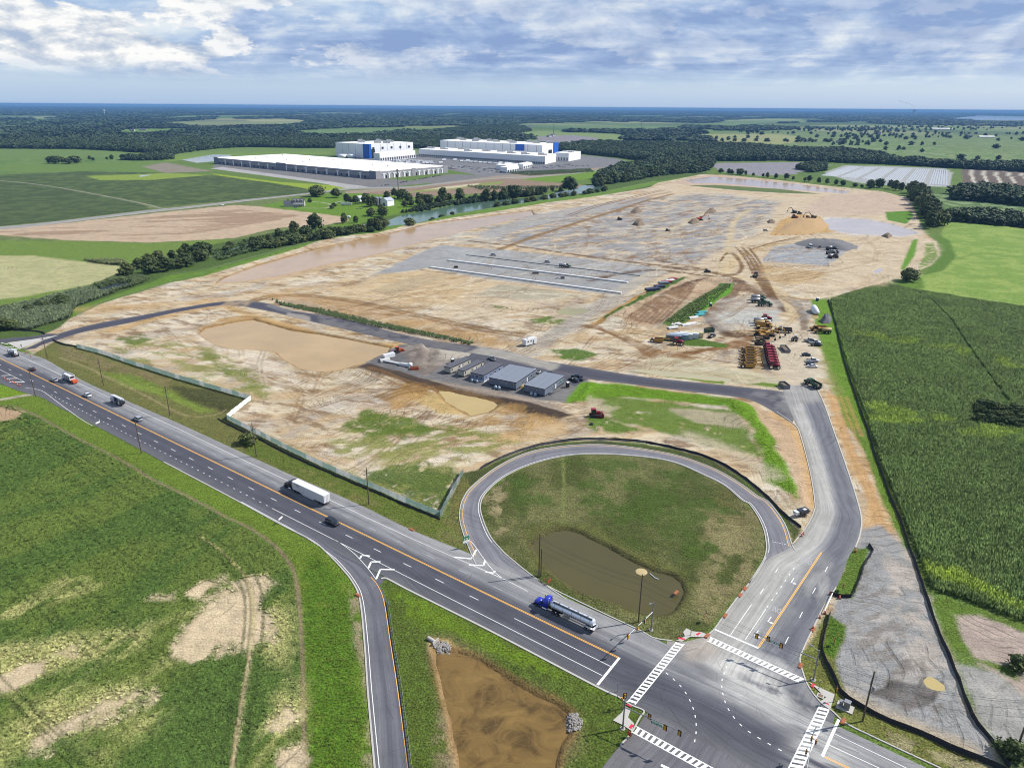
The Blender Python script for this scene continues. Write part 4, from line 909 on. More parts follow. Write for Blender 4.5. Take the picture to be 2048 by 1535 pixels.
for p in ([(1352,1281),(1364,1283),(1380,1273),(1410,1274),(1416,1269),(1404,1264),(1384,1262),(1373,1256),(1366,1264),(1370,1272)],
          [(1616,1362),(1630,1374),(1644,1388),(1652,1394),(1641,1402),(1660,1420),(1664,1406),(1669,1388),(1634,1372)],
          [(1250,1412),(1262,1418),(1256,1434),(1268,1446),(1264,1462),(1246,1450),(1226,1440),(1244,1424)]):
    sheet('pavement',P2(p),0.12,CONC)
# distant land: one sheet to the horizon, and the plain under everything
FAR = []
_keep = PAINT; PAINT = FAR
A([(-900,260),(3000,260),(3000,360),(-900,360)],(120,146,76),4,8)
A([(1380,272),(1500,262),(1700,256),(2048,252),(2800,260),(2900,360),(2048,332),(1900,322),(1780,305),(1600,290),(1450,288)],(116,140,80),6,10,mot=(136,154,98))
A([(1400,268),(1560,268),(1640,280),(1560,288),(1440,286)],(168,172,112),6,8)
A([(1620,290),(1750,276),(1900,300),(2048,310),(2048,326),(1880,316),(1760,304)],(108,142,70),6,8,mot=(146,160,110))
for q in range(6): T([(1690 + 60 * q,290 + 6 * q),(1730 + 70 * q,300 + 4 * q)],(190,190,180),8,3,op=0.5,sm=False)
for q in range(8): T([(1830 + 36 * q,318 + q * 1.5),(1880 + 40 * q,326 + q * 1.5)],(200,206,196),7,3,op=0.6,sm=False)
A([(1480,238),(1640,237),(1660,242),(1560,246),(1400,248)],(142,162,92),20,20)
A([(1030,247),(1130,246),(1290,251),(1310,262),(1180,264),(1060,256)],(100,128,74),10,10)
A([(1010,268),(1080,262),(1130,264),(1240,268),(1260,280),(1180,288),(1110,284)],(142,162,96),5,8)
A([(1060,274),(1140,270),(1200,276),(1160,288),(1090,286)],(158,152,156),5,8)
A([(560,264),(690,256),(780,255),(830,261),(750,272),(640,274)],(118,146,86),6,8)
A([(290,247),(420,239),(560,237),(625,241),(600,249),(550,254),(400,257)],(194,190,136),10,10)
A([(222,266),(250,258),(370,257),(378,263),(330,270),(250,272)],(124,156,80),6,8)
A([(-200,231),(120,231),(110,238),(-200,240)],(122,150,92),10,10)
A([(280,236),(380,232),(400,236),(300,240)],(138,158,100),10,10)
PAINT = _keep
def build_far():
    X,Y,F = fan(1600.0,44000.0,320,R(-48),R(48),420)
    global PAINT
    keep = PAINT; PAINT = FAR; c,veg = paint(X,Y); PAINT = keep
    # overlap zone carries the near survey's colours
    i = np.hypot(X,Y) < 2400; c2,v2 = paint(X[i],Y[i]); w = sstep(2350,1900,np.hypot(X[i],Y[i]))[:,None]
    c[i] = c[i] * (1 - w) + c2 * w
    # patchwork of fields and woods beyond, cells of land a few hundred metres across
    cx,cy = np.floor(X / 620 + 0.9 * np.sin(Y / 900)),np.floor(Y / 980 + 0.6 * np.sin(X / 700))
    h = _h(cx,cy,5); pal = lin(np.array([(84,104,66),(128,152,92),(172,172,122),(112,138,84),(84,104,66)])) / K
    cc = pal[np.minimum((h * 5).astype(int),4)]; w = sstep(4200,5200,np.hypot(X,Y))[:,None] * 0.9
    c = c * (1 - w * 0.75) + cc * w * 0.75
    me = np_mesh('distant_land',np.stack([X,Y,np.full_like(X,-0.35)],1),F); set_attr(me,'col',c); set_attr(me,'veg',veg * 0.6)
    me.materials.append(GM); o = bpy.data.objects.new('distant_land',me); COL.objects.link(o); tag(o,kind='structure')
build_far()
m_,q_,b_ = new_mat('plain'); b_.inputs['Base Color'].default_value = (*alb(104,128,62),1); b_.inputs['Roughness'].default_value = 1.0
sheet('ground',np.array([(-45000.,-18000.),(45000.,-18000.),(45000.,45000.),(-45000.,45000.)]),-4.0,m_)
sheet('river',P2([(1890,237),(1950,231.5),(2048,233.5),(2500,238),(2500,243),(2048,240.5),(1960,240)]),-0.1,water_mat('river_water',alb(150,165,185)))

# ------------------------------------------------------------------ foliage
def leaf_mat(name,instanced):
    m,q,b = new_mat(name)
    if instanced: c = q.n('ShaderNodeAttribute',attribute_name='tint',attribute_type='INSTANCER').outputs['Color']
    else:
        oi = q.n('ShaderNodeObjectInfo').outputs['Random']
        c = q.mix(oi,alb(76,98,54),alb(122,132,74))
    tn = q.n('ShaderNodeAttribute',attribute_name='tone').outputs['Fac']
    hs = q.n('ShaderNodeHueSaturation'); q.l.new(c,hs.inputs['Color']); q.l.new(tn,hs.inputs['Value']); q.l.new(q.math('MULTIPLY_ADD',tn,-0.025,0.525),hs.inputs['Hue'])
    q.l.new(hs.outputs[0],b.inputs['Base Color']); b.inputs['Roughness'].default_value = 0.75; b.inputs['Specular IOR Level'].default_value = 0.2
    return m
LEAF,LEAFI = leaf_mat('leaves',False),leaf_mat('leaves_of_many',True)
BARK = mat('bark',alb(96,84,70),0.95,var=0.3,scale=2.0)
def clump_mesh(name,blobs,per,leaf,m,seed,core=True,up=0.35):
    """crown of many small leaf sprays around a few boughs; each spray a bent pair of triangles"""
    r = np.random.default_rng(seed); V,F,T_ = [],[],[]
    for (cx,cy,cz,rx,ry,rz) in blobs:
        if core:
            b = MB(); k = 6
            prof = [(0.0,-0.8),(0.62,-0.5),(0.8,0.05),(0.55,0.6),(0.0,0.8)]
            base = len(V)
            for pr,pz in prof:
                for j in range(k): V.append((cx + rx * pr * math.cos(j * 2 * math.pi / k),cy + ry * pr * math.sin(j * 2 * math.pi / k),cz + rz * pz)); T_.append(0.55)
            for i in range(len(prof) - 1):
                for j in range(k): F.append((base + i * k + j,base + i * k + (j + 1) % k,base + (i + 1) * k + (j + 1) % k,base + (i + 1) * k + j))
        for _ in range(per):
            n = r.normal(size=3); n[2] += up; n /= np.linalg.norm(n)
            p = np.array([cx + n[0] * rx,cy + n[1] * ry,cz + n[2] * rz]) * 1.0
            p += r.normal(0,0.06,3) * (rx + rz)
            d = n + r.normal(0,0.55,3); d /= np.linalg.norm(d)
            u = np.cross(d,r.normal(size=3)); u /= np.linalg.norm(u) + 1e-9; w = np.cross(d,u)
            s = leaf * r.uniform(0.6,1.3); t = r.uniform(0.65,1.35)
            base = len(V)
            for a,bb in ((-1,-0.5),(0.2,-0.9),(1,0.3),(-0.1,0.9)): V.append(tuple(p + u * a * s + w * bb * s - d * 0.25 * s * abs(a))); T_.append(t)
            F.append((base,base + 1,base + 2,base + 3))
    me = np_mesh(name,np.array(V),np.array(F)); set_attr(me,'tone',np.array(T_)); me.materials.append(m)
    return me
def crown_blobs(seed,h=10.0,w=4.2,base=0.25,n=11,col=1.0):
    r = np.random.default_rng(seed); out = []
    for k in range(n):
        f = (k + 0.5) / n; z = h * (base + (1 - base) * f * 0.93)
        env = w * col * (0.45 + 1.2 * math.sin(math.pi * min(1,0.15 + f * 0.82)) * 0.6)
        a = k * 2.4 + r.uniform(-0.5,0.5); d = env * r.uniform(0.25,0.75) * (0.3 if k == n - 1 else 1)
        s = env * r.uniform(0.5,0.72); out.append((d * math.cos(a),d * math.sin(a),z,s,s * r.uniform(0.85,1.1),s * r.uniform(0.62,0.85)))
    return out
CROWNS = []
for k,(h,w,bs,n) in enumerate(((12,4.6,0.22,12),(10,5.4,0.2,12),(14,4.4,0.25,13),(7,4.6,0.12,9),(11,3.6,0.15,11),(16,5.6,0.28,14))):
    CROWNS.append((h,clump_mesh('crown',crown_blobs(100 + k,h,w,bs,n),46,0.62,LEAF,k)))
TRUNKS = []
for h,_ in CROWNS:
    b = MB().use(BARK); b.cyl((0,0,-0.4),(0.1,0.05,h * 0.55),0.28,0.13,7); 
    for a in range(4): b.cyl((0.05,0,h * (0.25 + 0.07 * a)),(1.6 * math.cos(a * 1.9),1.6 * math.sin(a * 1.9),h * (0.45 + 0.08 * a)),0.11,0.05,5)
    TRUNKS.append(b.mesh('trunk'))
def tree(x,y,h,kind,label,group=None,wide=1.0,name='tree',z=0.0):
    hh,me = CROWNS[kind]; s = h / hh
    t = thing(name,label,'tree' if name != 'shrub' else 'shrub',(x,y,z),random.uniform(0,6.28),group); t.scale = (s * wide,s * wide,s)
    for nm,dd in (('trunk',TRUNKS[kind]),('crown',me)):
        o = bpy.data.objects.new(nm,dd); COL.objects.link(o); o.parent = t
    return t

def scatter(name,pts,scl,tint,srcs,kind='stuff',zs=None):
    n = len(pts); me = bpy.data.meshes.new(name); me.vertices.add(n); me.vertices.foreach_set('co',np.asarray(pts,np.float32).ravel())
    set_attr(me,'tint',np.asarray(tint))
    at = me.attributes.new('scl','FLOAT_VECTOR','POINT'); at.data.foreach_set('vector',np.asarray(scl,np.float32).ravel())
    set_attr(me,'rotz',rng.uniform(0,6.28,n))
    o = bpy.data.objects.new(name,me); COL.objects.link(o); tag(o,kind=kind)
    g = bpy.data.node_groups.new(name,'GeometryNodeTree')
    g.interface.new_socket('Geometry',in_out='INPUT',socket_type='NodeSocketGeometry'); g.interface.new_socket('Geometry',in_out='OUTPUT',socket_type='NodeSocketGeometry')
    N,Lk = g.nodes,g.links; gi,go = N.new('NodeGroupInput'),N.new('NodeGroupOutput')
    j = N.new('GeometryNodeJoinGeometry')
    for s in srcs:
        oi = N.new('GeometryNodeObjectInfo'); oi.inputs['Object'].default_value = s; oi.inputs['As Instance'].default_value = True; Lk.new(oi.outputs['Geometry'],j.inputs[0])
    iop = N.new('GeometryNodeInstanceOnPoints'); Lk.new(gi.outputs[0],iop.inputs['Points']); Lk.new(j.outputs[0],iop.inputs['Instance']); iop.inputs['Pick Instance'].default_value = True
    a = N.new('GeometryNodeInputNamedAttribute'); a.data_type = 'FLOAT_VECTOR'; a.inputs[0].default_value = 'scl'; Lk.new(a.outputs[0],iop.inputs['Scale'])
    a = N.new('GeometryNodeInputNamedAttribute'); a.data_type = 'FLOAT'; a.inputs[0].default_value = 'rotz'
    cx = N.new('ShaderNodeCombineXYZ'); Lk.new(a.outputs[0],cx.inputs[2]); Lk.new(cx.outputs[0],iop.inputs['Rotation'])
    Lk.new(iop.outputs[0],go.inputs[0])
    md = o.modifiers.new('scatter','NODES'); md.node_group = g
    return o
def source(name,me): return bpy.data.objects.new(name,me)      # kept out of the scene: only ever drawn as a member of a mass
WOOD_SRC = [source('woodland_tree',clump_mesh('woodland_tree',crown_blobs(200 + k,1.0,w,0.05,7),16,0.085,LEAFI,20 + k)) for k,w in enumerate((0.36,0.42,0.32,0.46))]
LUMP_SRC = []
for k in range(3):
    r_ = np.random.default_rng(40 + k)
    bl = [(r_.uniform(-.8,.8),r_.uniform(-.8,.8),r_.uniform(.35,.6),r_.uniform(.25,.42),r_.uniform(.25,.42),r_.uniform(.3,.42)) for _ in range(12)]
    LUMP_SRC.append(source('wood_lump',clump_mesh('wood_lump',bl,9,0.16,LEAFI,50 + k)))

def poly_pts(poly,spacing,jitter=0.45):
    P = P2(poly) if isinstance(poly,list) else poly
    lo,hi = P.min(0),P.max(0); xs,ys = np.arange(lo[0],hi[0],spacing),np.arange(lo[1],hi[1],spacing)
    X,Y = np.meshgrid(xs,ys); X = X.ravel() + rng.uniform(-jitter,jitter,X.size) * spacing; Y = Y.ravel() + rng.uniform(-jitter,jitter,Y.size) * spacing
    return X,Y,sd_poly(X,Y,P)
def wood(poly,spacing=9,h=(9,16),edge=6,tint=(92,112,74),name='woodland'):
    X,Y,d = poly_pts(poly,spacing); d = d + edge * 2 * fbm(X / 40,Y / 40,9,3); k = d > 0; X,Y = X[k],Y[k]; n = len(X)
    H = rng.uniform(h[0],h[1],n) * (0.8 + 0.5 * (fbm(X / 50,Y / 50,13,3) + .35))
    tn = lin(tint) / K * (0.75 + 0.5 * rng.random(n))[:,None] * np.array([1,1,1])[None]
    tn *= (0.72 + 0.8 * (fbm(X / 90,Y / 90,15,3) + .35))[:,None]
    tn *= np.stack([1 + 0.2 * (rng.random(n) - .5)] + [np.ones(n)] * 2,1)
    wd = H * rng.uniform(1.15,1.7,n)
    return scatter(name,np.stack([X,Y,np.full(n,-0.3)],1),np.stack([wd,wd,H],1),tn,WOOD_SRC)
WOODS = [
 [(-400,268),(0,268),(60,262),(150,266),(220,276),(300,283),(345,282),(390,272),(450,280),(560,278),(660,280),(665,296),(600,296),(500,294),(450,296),(400,301),(345,309),(300,307),(240,302),(150,298),(0,297),(-400,300)],
 [(640,286),(700,276),(850,264),(960,255),(1050,256),(1062,262),(1010,270),(1000,280),(1060,290),(1110,293),(1110,300),(1000,299),(900,300),(830,297),(760,291),(680,294)],
 [(1110,303),(1120,292),(1180,287),(1300,289),(1420,292),(1500,292),(1560,300),(1680,302),(1760,312),(1800,322),(1900,328),(2048,334),(2500,360),(2500,372),(2048,344),(1900,336),(1800,330),(1660,325),(1560,321),(1500,322),(1400,322),(1300,324),(1240,316),(1180,309)],
 [(1190,364),(1196,352),(1240,338),(1300,328),(1380,322),(1424,322),(1425,334),(1400,345),(1320,352),(1260,362),(1215,368)],
]
for w in WOODS: wood(w)
wood([(800,426),(860,412),(960,398),(1085,384),(1085,390),(990,400),(900,411),(830,424)],4.5,(3,6),2,(84,102,66),'bank_shrubs')
wood([(440,508),(520,486),(620,471),(760,450),(768,458),(640,480),(520,501),(450,516)],5,(2,5),3,(88,108,64),'bank_shrubs')
wood([(245,320),(300,312),(345,310),(350,318),(300,321)],9,(8,13))
wood([(1595,338),(1620,330),(1650,332),(1650,342),(1620,346)],8,(9,13))
wood([(1905,400),(1910,385),(1960,378),(2048,392),(2300,420),(2300,440),(2048,412),(1960,404)],8,(11,17))
wood([(1895,440),(1900,428),(1990,432),(2048,442),(2300,470),(2300,482),(2048,456),(1960,448)],7,(8,13))
# far-off woods, drawn coarser the farther they lie
def far_woods():
    n = 34000; r = np.exp(rng.uniform(math.log(3000),math.log(42000),n)); t = rng.uniform(R(-44),R(44),n)
    X,Y = r * np.sin(t),r * np.cos(t); keep = np.ones(n,bool)
    for L in FAR[1:]:
        if L[0] == 'A': keep &= sd_poly(X,Y,L[1]) < -15
    keep &= sd_poly(X,Y,P2([(1880,238),(1950,230.5),(2048,232.5),(2500,237),(2500,244),(2048,241.5),(1960,241)])) < -20
    dens = fbm(X / 900,Y / 1500,77,4) + 0.5; lim = np.where(t > 0.25,0.55,np.where(t > -0.05,0.50,0.46)) - 0.10 * sstep(5000,12000,r)
    keep &= dens > lim
    X,Y,r = X[keep],Y[keep],r[keep]; n = len(X)
    wd = r * 0.0085 * rng.uniform(0.6,1.5,n) + 8; H = rng.uniform(12,22,n)
    tn = lin((82,102,72)) / K * (0.75 + 0.5 * rng.random(n))[:,None] * (0.7 + 0.9 * (fbm(X / 800,Y / 1300,16,3) + .35))[:,None]
    scatter('distant_woods',np.stack([X,Y,np.full(n,-1.0)],1),np.stack([wd,wd * 0.8,H],1),tn,LUMP_SRC)
far_woods()
# thin scatter of hedges and single trees in the farmed plain on the right
def plain_trees():
    X,Y,d = poly_pts([(1380,274),(1500,262),(1700,254),(2048,250),(2300,252),(2300,330),(2048,326),(1900,318),(1780,302),(1600,288),(1450,286)],45)
    f = fbm(X / 420,Y / 70,91,3) + 0.5; k = (d > 0) & (f > 0.665); X,Y = X[k],Y[k]; n = len(X); H = rng.uniform(9,16,n)
    wd = H * rng.uniform(1.0,2.2,n)
    scatter('hedge_trees',np.stack([X,Y,np.full(n,-0.4)],1),np.stack([wd,wd,H],1),lin((72,92,58)) / K * (0.75 + 0.5 * rng.random(n))[:,None],WOOD_SRC)
plain_trees()

# ------------------------------------------------------------------ summer haze: one box of pale air round the whole place
def haze():
    x,y0,y1,z0,z1 = 47000,-20000,47000,-5.2,126.0
    b = MB(); b.add([(-x,y0,z0),(x,y0,z0),(x,y1,z0),(-x,y1,z0),(-x,y0,z1),(x,y0,z1),(x,y1,z1),(-x,y1,z1)],[(3,2,1,0),(4,5,6,7),(0,1,5,4),(1,2,6,5),(2,3,7,6),(3,0,4,7)])
    m = bpy.data.materials.new('haze_air'); m.use_nodes = True; t = m.node_tree; t.nodes.clear(); q = NT(t)
    v = q.n('ShaderNodeVolumePrincipled'); v.inputs['Color'].default_value = (0.15,0.33,0.62,1); v.inputs['Density'].default_value = HAZE_D; v.inputs['Anisotropy'].default_value = 0.0
    o = q.n('ShaderNodeOutputMaterial'); q.l.new(v.outputs[0],o.inputs['Volume'])
    b.mats = [m]; tag(b.build('haze'),kind='stuff')
HAZE_D = 5.5e-5
haze()
# ------------------------------------------------------------------ crops and rough grass, drawn from the survey's plant cover
def blade_mesh(name,n,h,spread,w,seed,droop=0.5):
    r = np.random.default_rng(seed); V,F,T_ = [],[],[]
    for k in range(n):
        a = r.uniform(0,6.283); d = np.array([math.cos(a),math.sin(a),0]); s = np.array([-d[1],d[0],0])
        o = np.array([r.uniform(-1,1),r.uniform(-1,1),0]) * spread * 0.55; hh = h * r.uniform(0.6,1.1); ww = w * r.uniform(0.7,1.3)
        z0 = hh * r.uniform(0.0,0.4); p0 = o + np.array([0,0,z0]); p1 = o + d * spread * 0.5 + np.array([0,0,hh]); p2 = o + d * spread * r.uniform(0.8,1.2) + np.array([0,0,hh * (1 - droop)])
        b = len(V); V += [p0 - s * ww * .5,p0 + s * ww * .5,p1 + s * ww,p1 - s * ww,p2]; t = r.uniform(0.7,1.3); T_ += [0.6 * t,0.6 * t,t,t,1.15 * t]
        F += [(b,b + 1,b + 2),(b,b + 2,b + 3),(b + 3,b + 2,b + 4)]
    me = np_mesh(name,np.array(V),np.array(F)); set_attr(me,'tone',np.array(T_)); me.materials.append(LEAFI); return me
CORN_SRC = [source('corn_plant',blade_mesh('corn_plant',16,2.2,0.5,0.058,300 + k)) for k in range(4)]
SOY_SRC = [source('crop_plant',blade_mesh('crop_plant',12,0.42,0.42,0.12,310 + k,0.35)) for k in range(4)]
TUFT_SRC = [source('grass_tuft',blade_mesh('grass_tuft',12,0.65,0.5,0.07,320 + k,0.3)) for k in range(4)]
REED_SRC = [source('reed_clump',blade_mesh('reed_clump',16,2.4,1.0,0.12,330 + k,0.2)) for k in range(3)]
def on_ground(X,Y,gain=1.5,var=0.5,tone=(1.2,0.86,1.3)):
    c,v = paint(X,Y); z = height(X,Y)
    c = c * np.array(tone); return c * gain * (1 - var / 2 + var * rng.random(len(X)))[:,None],v,z
def in_view(X,Y,far,m=1.06):
    r = np.hypot(X,Y); fz = Y * _cp + CAM_H * _sp
    return (np.abs(X) / fz * F_PX < 1024 * m) & (r < far) & ((-CAM_H * _cp + Y * _sp) / fz * F_PX > -767.5 * 1.06)
def corn():
    P = P2(CORN_P); e = np.array(W(1735,862)[:2]) - np.array(W(1806,1038)[:2]); a = math.atan2(e[1],e[0])
    ca,sa = math.cos(a),math.sin(a); Q = np.stack([P[:,0] * ca + P[:,1] * sa,-P[:,0] * sa + P[:,1] * ca],1)
    u,v = np.meshgrid(np.arange(Q[:,0].min(),Q[:,0].max(),0.72),np.arange(Q[:,1].min(),Q[:,1].max(),0.95)); u,v = u.ravel(),v.ravel()
    u = u + rng.uniform(-.45,.45,u.size); v = v + rng.uniform(-.13,.13,v.size)
    X,Y = u * ca - v * sa,u * sa + v * ca; k = in_view(X,Y,640,1.28); X,Y = X[k],Y[k]; k = sd_poly(X,Y,P) > 0.3; X,Y = X[k],Y[k]
    gap = (d_line(X,Y,P2([(1860,600),(1900,640),(1960,730),(2048,850),(2100,930)])) > 0.7) & (rng.random(len(X)) > 0.02); X,Y = X[gap],Y[gap]
    c,vg,z = on_ground(X,Y,2.3,0.55,(1.05,1.0,1.0)); n = len(X); f = 0.85 + 0.35 * (fbm(X / 18,Y / 18,401,3) + .35)
    c *= (0.75 + 0.6 * (fbm(X / 9,Y / 9,402,4) + .35))[:,None]
    s = rng.uniform(0.85,1.15,n) * f
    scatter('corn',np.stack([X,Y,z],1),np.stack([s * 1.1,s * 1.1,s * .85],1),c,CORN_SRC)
corn()
def crop():
    P = P2(CROP_P); e = np.array(W(330,1340)[:2]) - np.array(W(40,1400)[:2]); a = math.atan2(e[1],e[0]); ca,sa = math.cos(a),math.sin(a); Q = np.stack([P[:,0] * ca + P[:,1] * sa,-P[:,0] * sa + P[:,1] * ca],1)
    u,v = np.meshgrid(np.arange(Q[:,0].min(),Q[:,0].max(),0.36),np.arange(Q[:,1].min(),Q[:,1].max(),0.72)); u,v = u.ravel(),v.ravel(); u = u + rng.uniform(-.2,.2,u.size); v = v + rng.uniform(-.11,.11,v.size)
    X,Y = u * ca - v * sa,u * sa + v * ca; k = in_view(X,Y,420,1.2); X,Y = X[k],Y[k]; k = sd_poly(X,Y,P) > 0.2; X,Y = X[k],Y[k]
    c,v,z = on_ground(X,Y,1.65,0.6,(0.92,0.97,0.92)); r = np.hypot(X,Y)
    k = (v > 0.35 + 0.5 * rng.random(len(X))) & (rng.random(len(X)) < np.clip(1.25 - r / 420,0.45,1)); X,Y,c,z,r = X[k],Y[k],c[k],z[k],r[k]
    s = rng.uniform(0.7,1.15,len(X)) * (1 + 0.35 * sstep(160,330,r))
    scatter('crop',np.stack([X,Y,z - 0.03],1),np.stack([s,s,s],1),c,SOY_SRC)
crop()
_allroads = list(_rp.values())
def grass():
    polys = [[(64,710),(154,694),(502,800),(512,870),(888,1036),(927,950),(945,975),(922,1030),(946,1108),(735,1017),(500,913),(162,760)],
             [(-60,770),(84,793),(201,855),(461,993),(625,1079),(722,1199),(757,1540),(600,1560),(600,1200),(560,1100),(239,917),(-60,800)],
             [(762,1158),(886,1214),(1236,1392),(1290,1421),(1262,1472),(1203,1545),(822,1545),(772,1202)],
             [(920,960),(1060,895),(1200,880),(1420,915),(1530,990),(1600,1060),(1500,1165),(1410,1275),(1345,1282),(1110,1182),(960,1090),(900,1010)],
             [(1130,806),(1230,766),(1462,796),(1545,860),(1594,1002),(1530,960),(1240,850),(1170,850)],[(1622,598),(1655,600),(1738,862),(1830,1100),(1810,1100),(1690,852),(1640,690)],
             [(1700,1090),(1742,1092),(1660,1190)],[(1655,1228),(1692,1250),(1690,1390),(1925,1500),(2010,1545),(1880,1540),(1741,1471),(1610,1360),(1600,1312)],
             [(1870,1190),(2048,1250),(1930,1230),(2048,1335),(2040,1365),(1905,1300)],[(690,850),(760,815),(1060,880),(900,1020),(729,962)],[(1970,1470),(2060,1490),(2060,1545),(2020,1545)]]
    XX,YY = [],[]
    for p in polys:
        X,Y,d = poly_pts(p,0.72); k = (d > 0) & in_view(X,Y,420); XX.append(X[k]); YY.append(Y[k])
    X,Y = np.concatenate(XX),np.concatenate(YY)
    c,v,z = on_ground(X,Y,1.5,0.7); r = np.hypot(X,Y)
    k = (v > 0.3 + 0.5 * rng.random(len(X))) & (rng.random(len(X)) < np.clip(1.2 - r / 480,0.4,1) * 0.85)
    for p in _allroads: k &= sd_poly(X,Y,p) < -0.7
    for p,wz,b in _pd: k &= sd_poly(X,Y,p) < 0.3
    X,Y,c,z,r = X[k],Y[k],c[k],z[k],r[k]; lush = np.clip(c[:,1] / (c[:,0] + 1e-4) - 0.8,0.35,1.1)
    s = rng.uniform(0.55,1.25,len(X)) * lush * (0.75 + 0.8 * (fbm(X / 4,Y / 4,411,3) + .3)); s *= 0.8
    scatter('grass',np.stack([X,Y,z - 0.03],1),np.stack([s * 1.2,s * 1.2,s],1),c,TUFT_SRC)
grass()
def reeds():
    XX,YY,CC,HH = [],[],[],[]
    for p,sp,t in (([(-60,630),(60,605),(150,582),(190,575),(230,586),(150,615),(140,636),(60,660),(-60,660)],1.6,(112,126,92)),([(190,572),(250,545),(300,560),(270,572),(210,590)],1.7,(100,116,74)),
                     ([(165,520),(250,522),(256,532),(200,528)],1.6,(120,130,86)),([(420,505),(500,480),(560,466),(600,470),(540,492),(440,522)],2.0,(96,116,70)),
                     ([(545,600),(575,606),(640,616),(760,642),(880,668),(950,684),(940,690),(860,674),(740,652),(640,628),(560,608)],1.3,(84,108,62)),([(1330,650),(1400,600),(1450,574),(1462,578),(1400,622),(1350,656)],1.5,(100,120,66)),
                     ([(1000,345),(1180,338),(1190,344),(1060,352)],4,(80,104,64)),([(930,372),(1010,374),(1180,372),(1080,380),(960,380)],4,(80,104,64))):
        X,Y,d = poly_pts(p,sp); k = d > 0; XX.append(X[k]); YY.append(Y[k]); CC.append(np.tile(lin(t) / K * 1.4,(k.sum(),1))); HH.append(np.full(k.sum(),0.55 if sp <= 1.5 else 1.0))
    X,Y,C = np.concatenate(XX),np.concatenate(YY),np.concatenate(CC); n = len(X); C = C * rng.uniform(0.65,1.35,(n,1)); s = rng.uniform(0.7,1.3,n) * np.concatenate(HH)
    k = np.ones(n,bool)
    for p,wz,b in _pd: k &= sd_poly(X,Y,p) < 1.0
    X,Y,C,s = X[k],Y[k],C[k],s[k]
    scatter('reeds',np.stack([X,Y,height(X,Y) - 0.1],1),np.stack([s * 1.2,s * 1.2,s],1),C,REED_SRC)
reeds()

# ------------------------------------------------------------------ trees one can tell apart
def row(pts,n,spread,h,label,group,wide=(0.9,1.2),kinds=(0,1,2,4,5),name='tree'):
    p = resample(spline(P2(pts),6),n)
    for i,(x,y) in enumerate(p):
        x += random.uniform(-1,1) * spread; y += random.uniform(-1,1) * spread
        zz = float(height(np.array([x]),np.array([y]))[0])
        tree(x,y,random.uniform(*h),random.choice(kinds),label + (', left end' if i < n / 3 else ', right end' if i >= 2 * n / 3 else ', middle') * (n > 5),group,random.uniform(*wide),name,z=zz)
row([(262,552),(300,548),(345,538),(400,522),(412,508)],11,4,(8,12.5),'dense green tree in the thicket beside the creek below the pale meadow','thicket trees below the pale meadow')
row([(275,538),(330,525),(380,510)],6,4,(8,12),'dense green tree in the thicket beside the creek below the pale meadow','thicket trees below the pale meadow')
row([(66,620),(100,612),(140,604)],7,5,(4,7),'dark bushy shrub among the reeds in the corner above the site road','dark shrubs among the marsh reeds',(1,1.5),(1,3),'shrub')
row([(-10,660),(30,655)],5,4,(4,6),'dark shrub at the marsh edge beside the left end of the highway','dark shrubs at the marsh edge',(1,1.5),(3,1),'shrub')
row([(508,490),(540,484),(580,470)],7,5,(6,10),'mid green tree between the bare brown field and the flood bank','trees between the bare field and the flood bank')
row([(450,498),(485,488),(520,478)],5,4,(3,5),'low shrub on the creek bank between two open stretches of water','low shrubs on the creek bank',(1,1.4),(3,),'shrub')
row([(520,498),(580,488),(640,478),(700,470),(750,462)],26,5,(5,9),'bushy tree in the creek side belt below the bare brown field','creek side belt below the bare field',(1,1.5),(1,3,0,4))
tree(*W(588,468)[:2],13,4,'tall pale narrow tree at the edge of the bare brown field')
tree(*W(632,466)[:2],20,5,'tallest dark tree at the edge of the bare brown field')
tree(*W(612,474)[:2],11,1,'broad tree between the tall pale tree and the tallest dark tree')
row([(650,470),(690,466),(740,460)],8,5,(6,9),'bushy tree on the creek bank below the homestead lawn','bushy trees below the homestead lawn',(1,1.4),(1,3,0))
row([(740,462),(760,460),(775,456)],5,5,(9,13),'rounded tree at the creek mouth beside the wide water','rounded trees at the creek mouth',(1,1.3),(1,0,5))
tree(*W(688,446)[:2],11,4,'narrow cone shaped tree on the lawn corner below the white trailer')
tree(*W(712,446)[:2],8,4,'thin grey half bare tree at the tip of the bare field')
tree(*W(820,450)[:2],7,3,'low round shrub on the flood bank beside the wide water',wide=1.5,name='shrub')
row([(865,438),(900,432)],3,4,(3,4.5),'low round shrub on the flood bank beside the narrow water','low shrubs on the flood bank',(1.2,1.6),(3,),'shrub')
tree(*W(634,393)[:2],15,1,'big spreading tree behind the farmhouse drive',wide=1.3)
tree(*W(672,395)[:2],13,0,'round dense tree beside the farm drive loop',wide=1.25)
for px,py in ((577,407),(620,404),(668,413),(664,417)): tree(*W(px,py)[:2],4.5,3,'clipped garden shrub by the farmhouse','garden shrubs by the farmhouse',1.1,'shrub')
row([(692,405),(715,408),(735,405),(742,414)],8,5,(9,14),'dark tree in the farmyard clump behind the white trailer','trees of the farmyard clump')
row([(742,432),(756,428),(770,432)],5,4,(7,12),'tree hiding the front of the farm sheds','trees in front of the farm sheds')
row([(775,398),(795,396),(815,402),(850,402)],8,5,(10,14),'leafy tree behind the grain bins','trees behind the grain bins')
row([(812,415),(840,412),(870,408),(905,402)],10,6,(8,13),'leafy tree on the far bank of the wide water','trees on the far bank of the wide water')
tree(*W(886,405)[:2],20,2,'tallest tree on the far bank beside the tan ploughed field')
tree(*W(920,402)[:2],17,0,'second tall tree on the far bank beside the tan ploughed field')
row([(955,402),(985,400),(1015,396),(1050,393),(1085,390)],15,5,(10,17),'tall tree in the row along the near creek bank','tree row along the near creek bank')
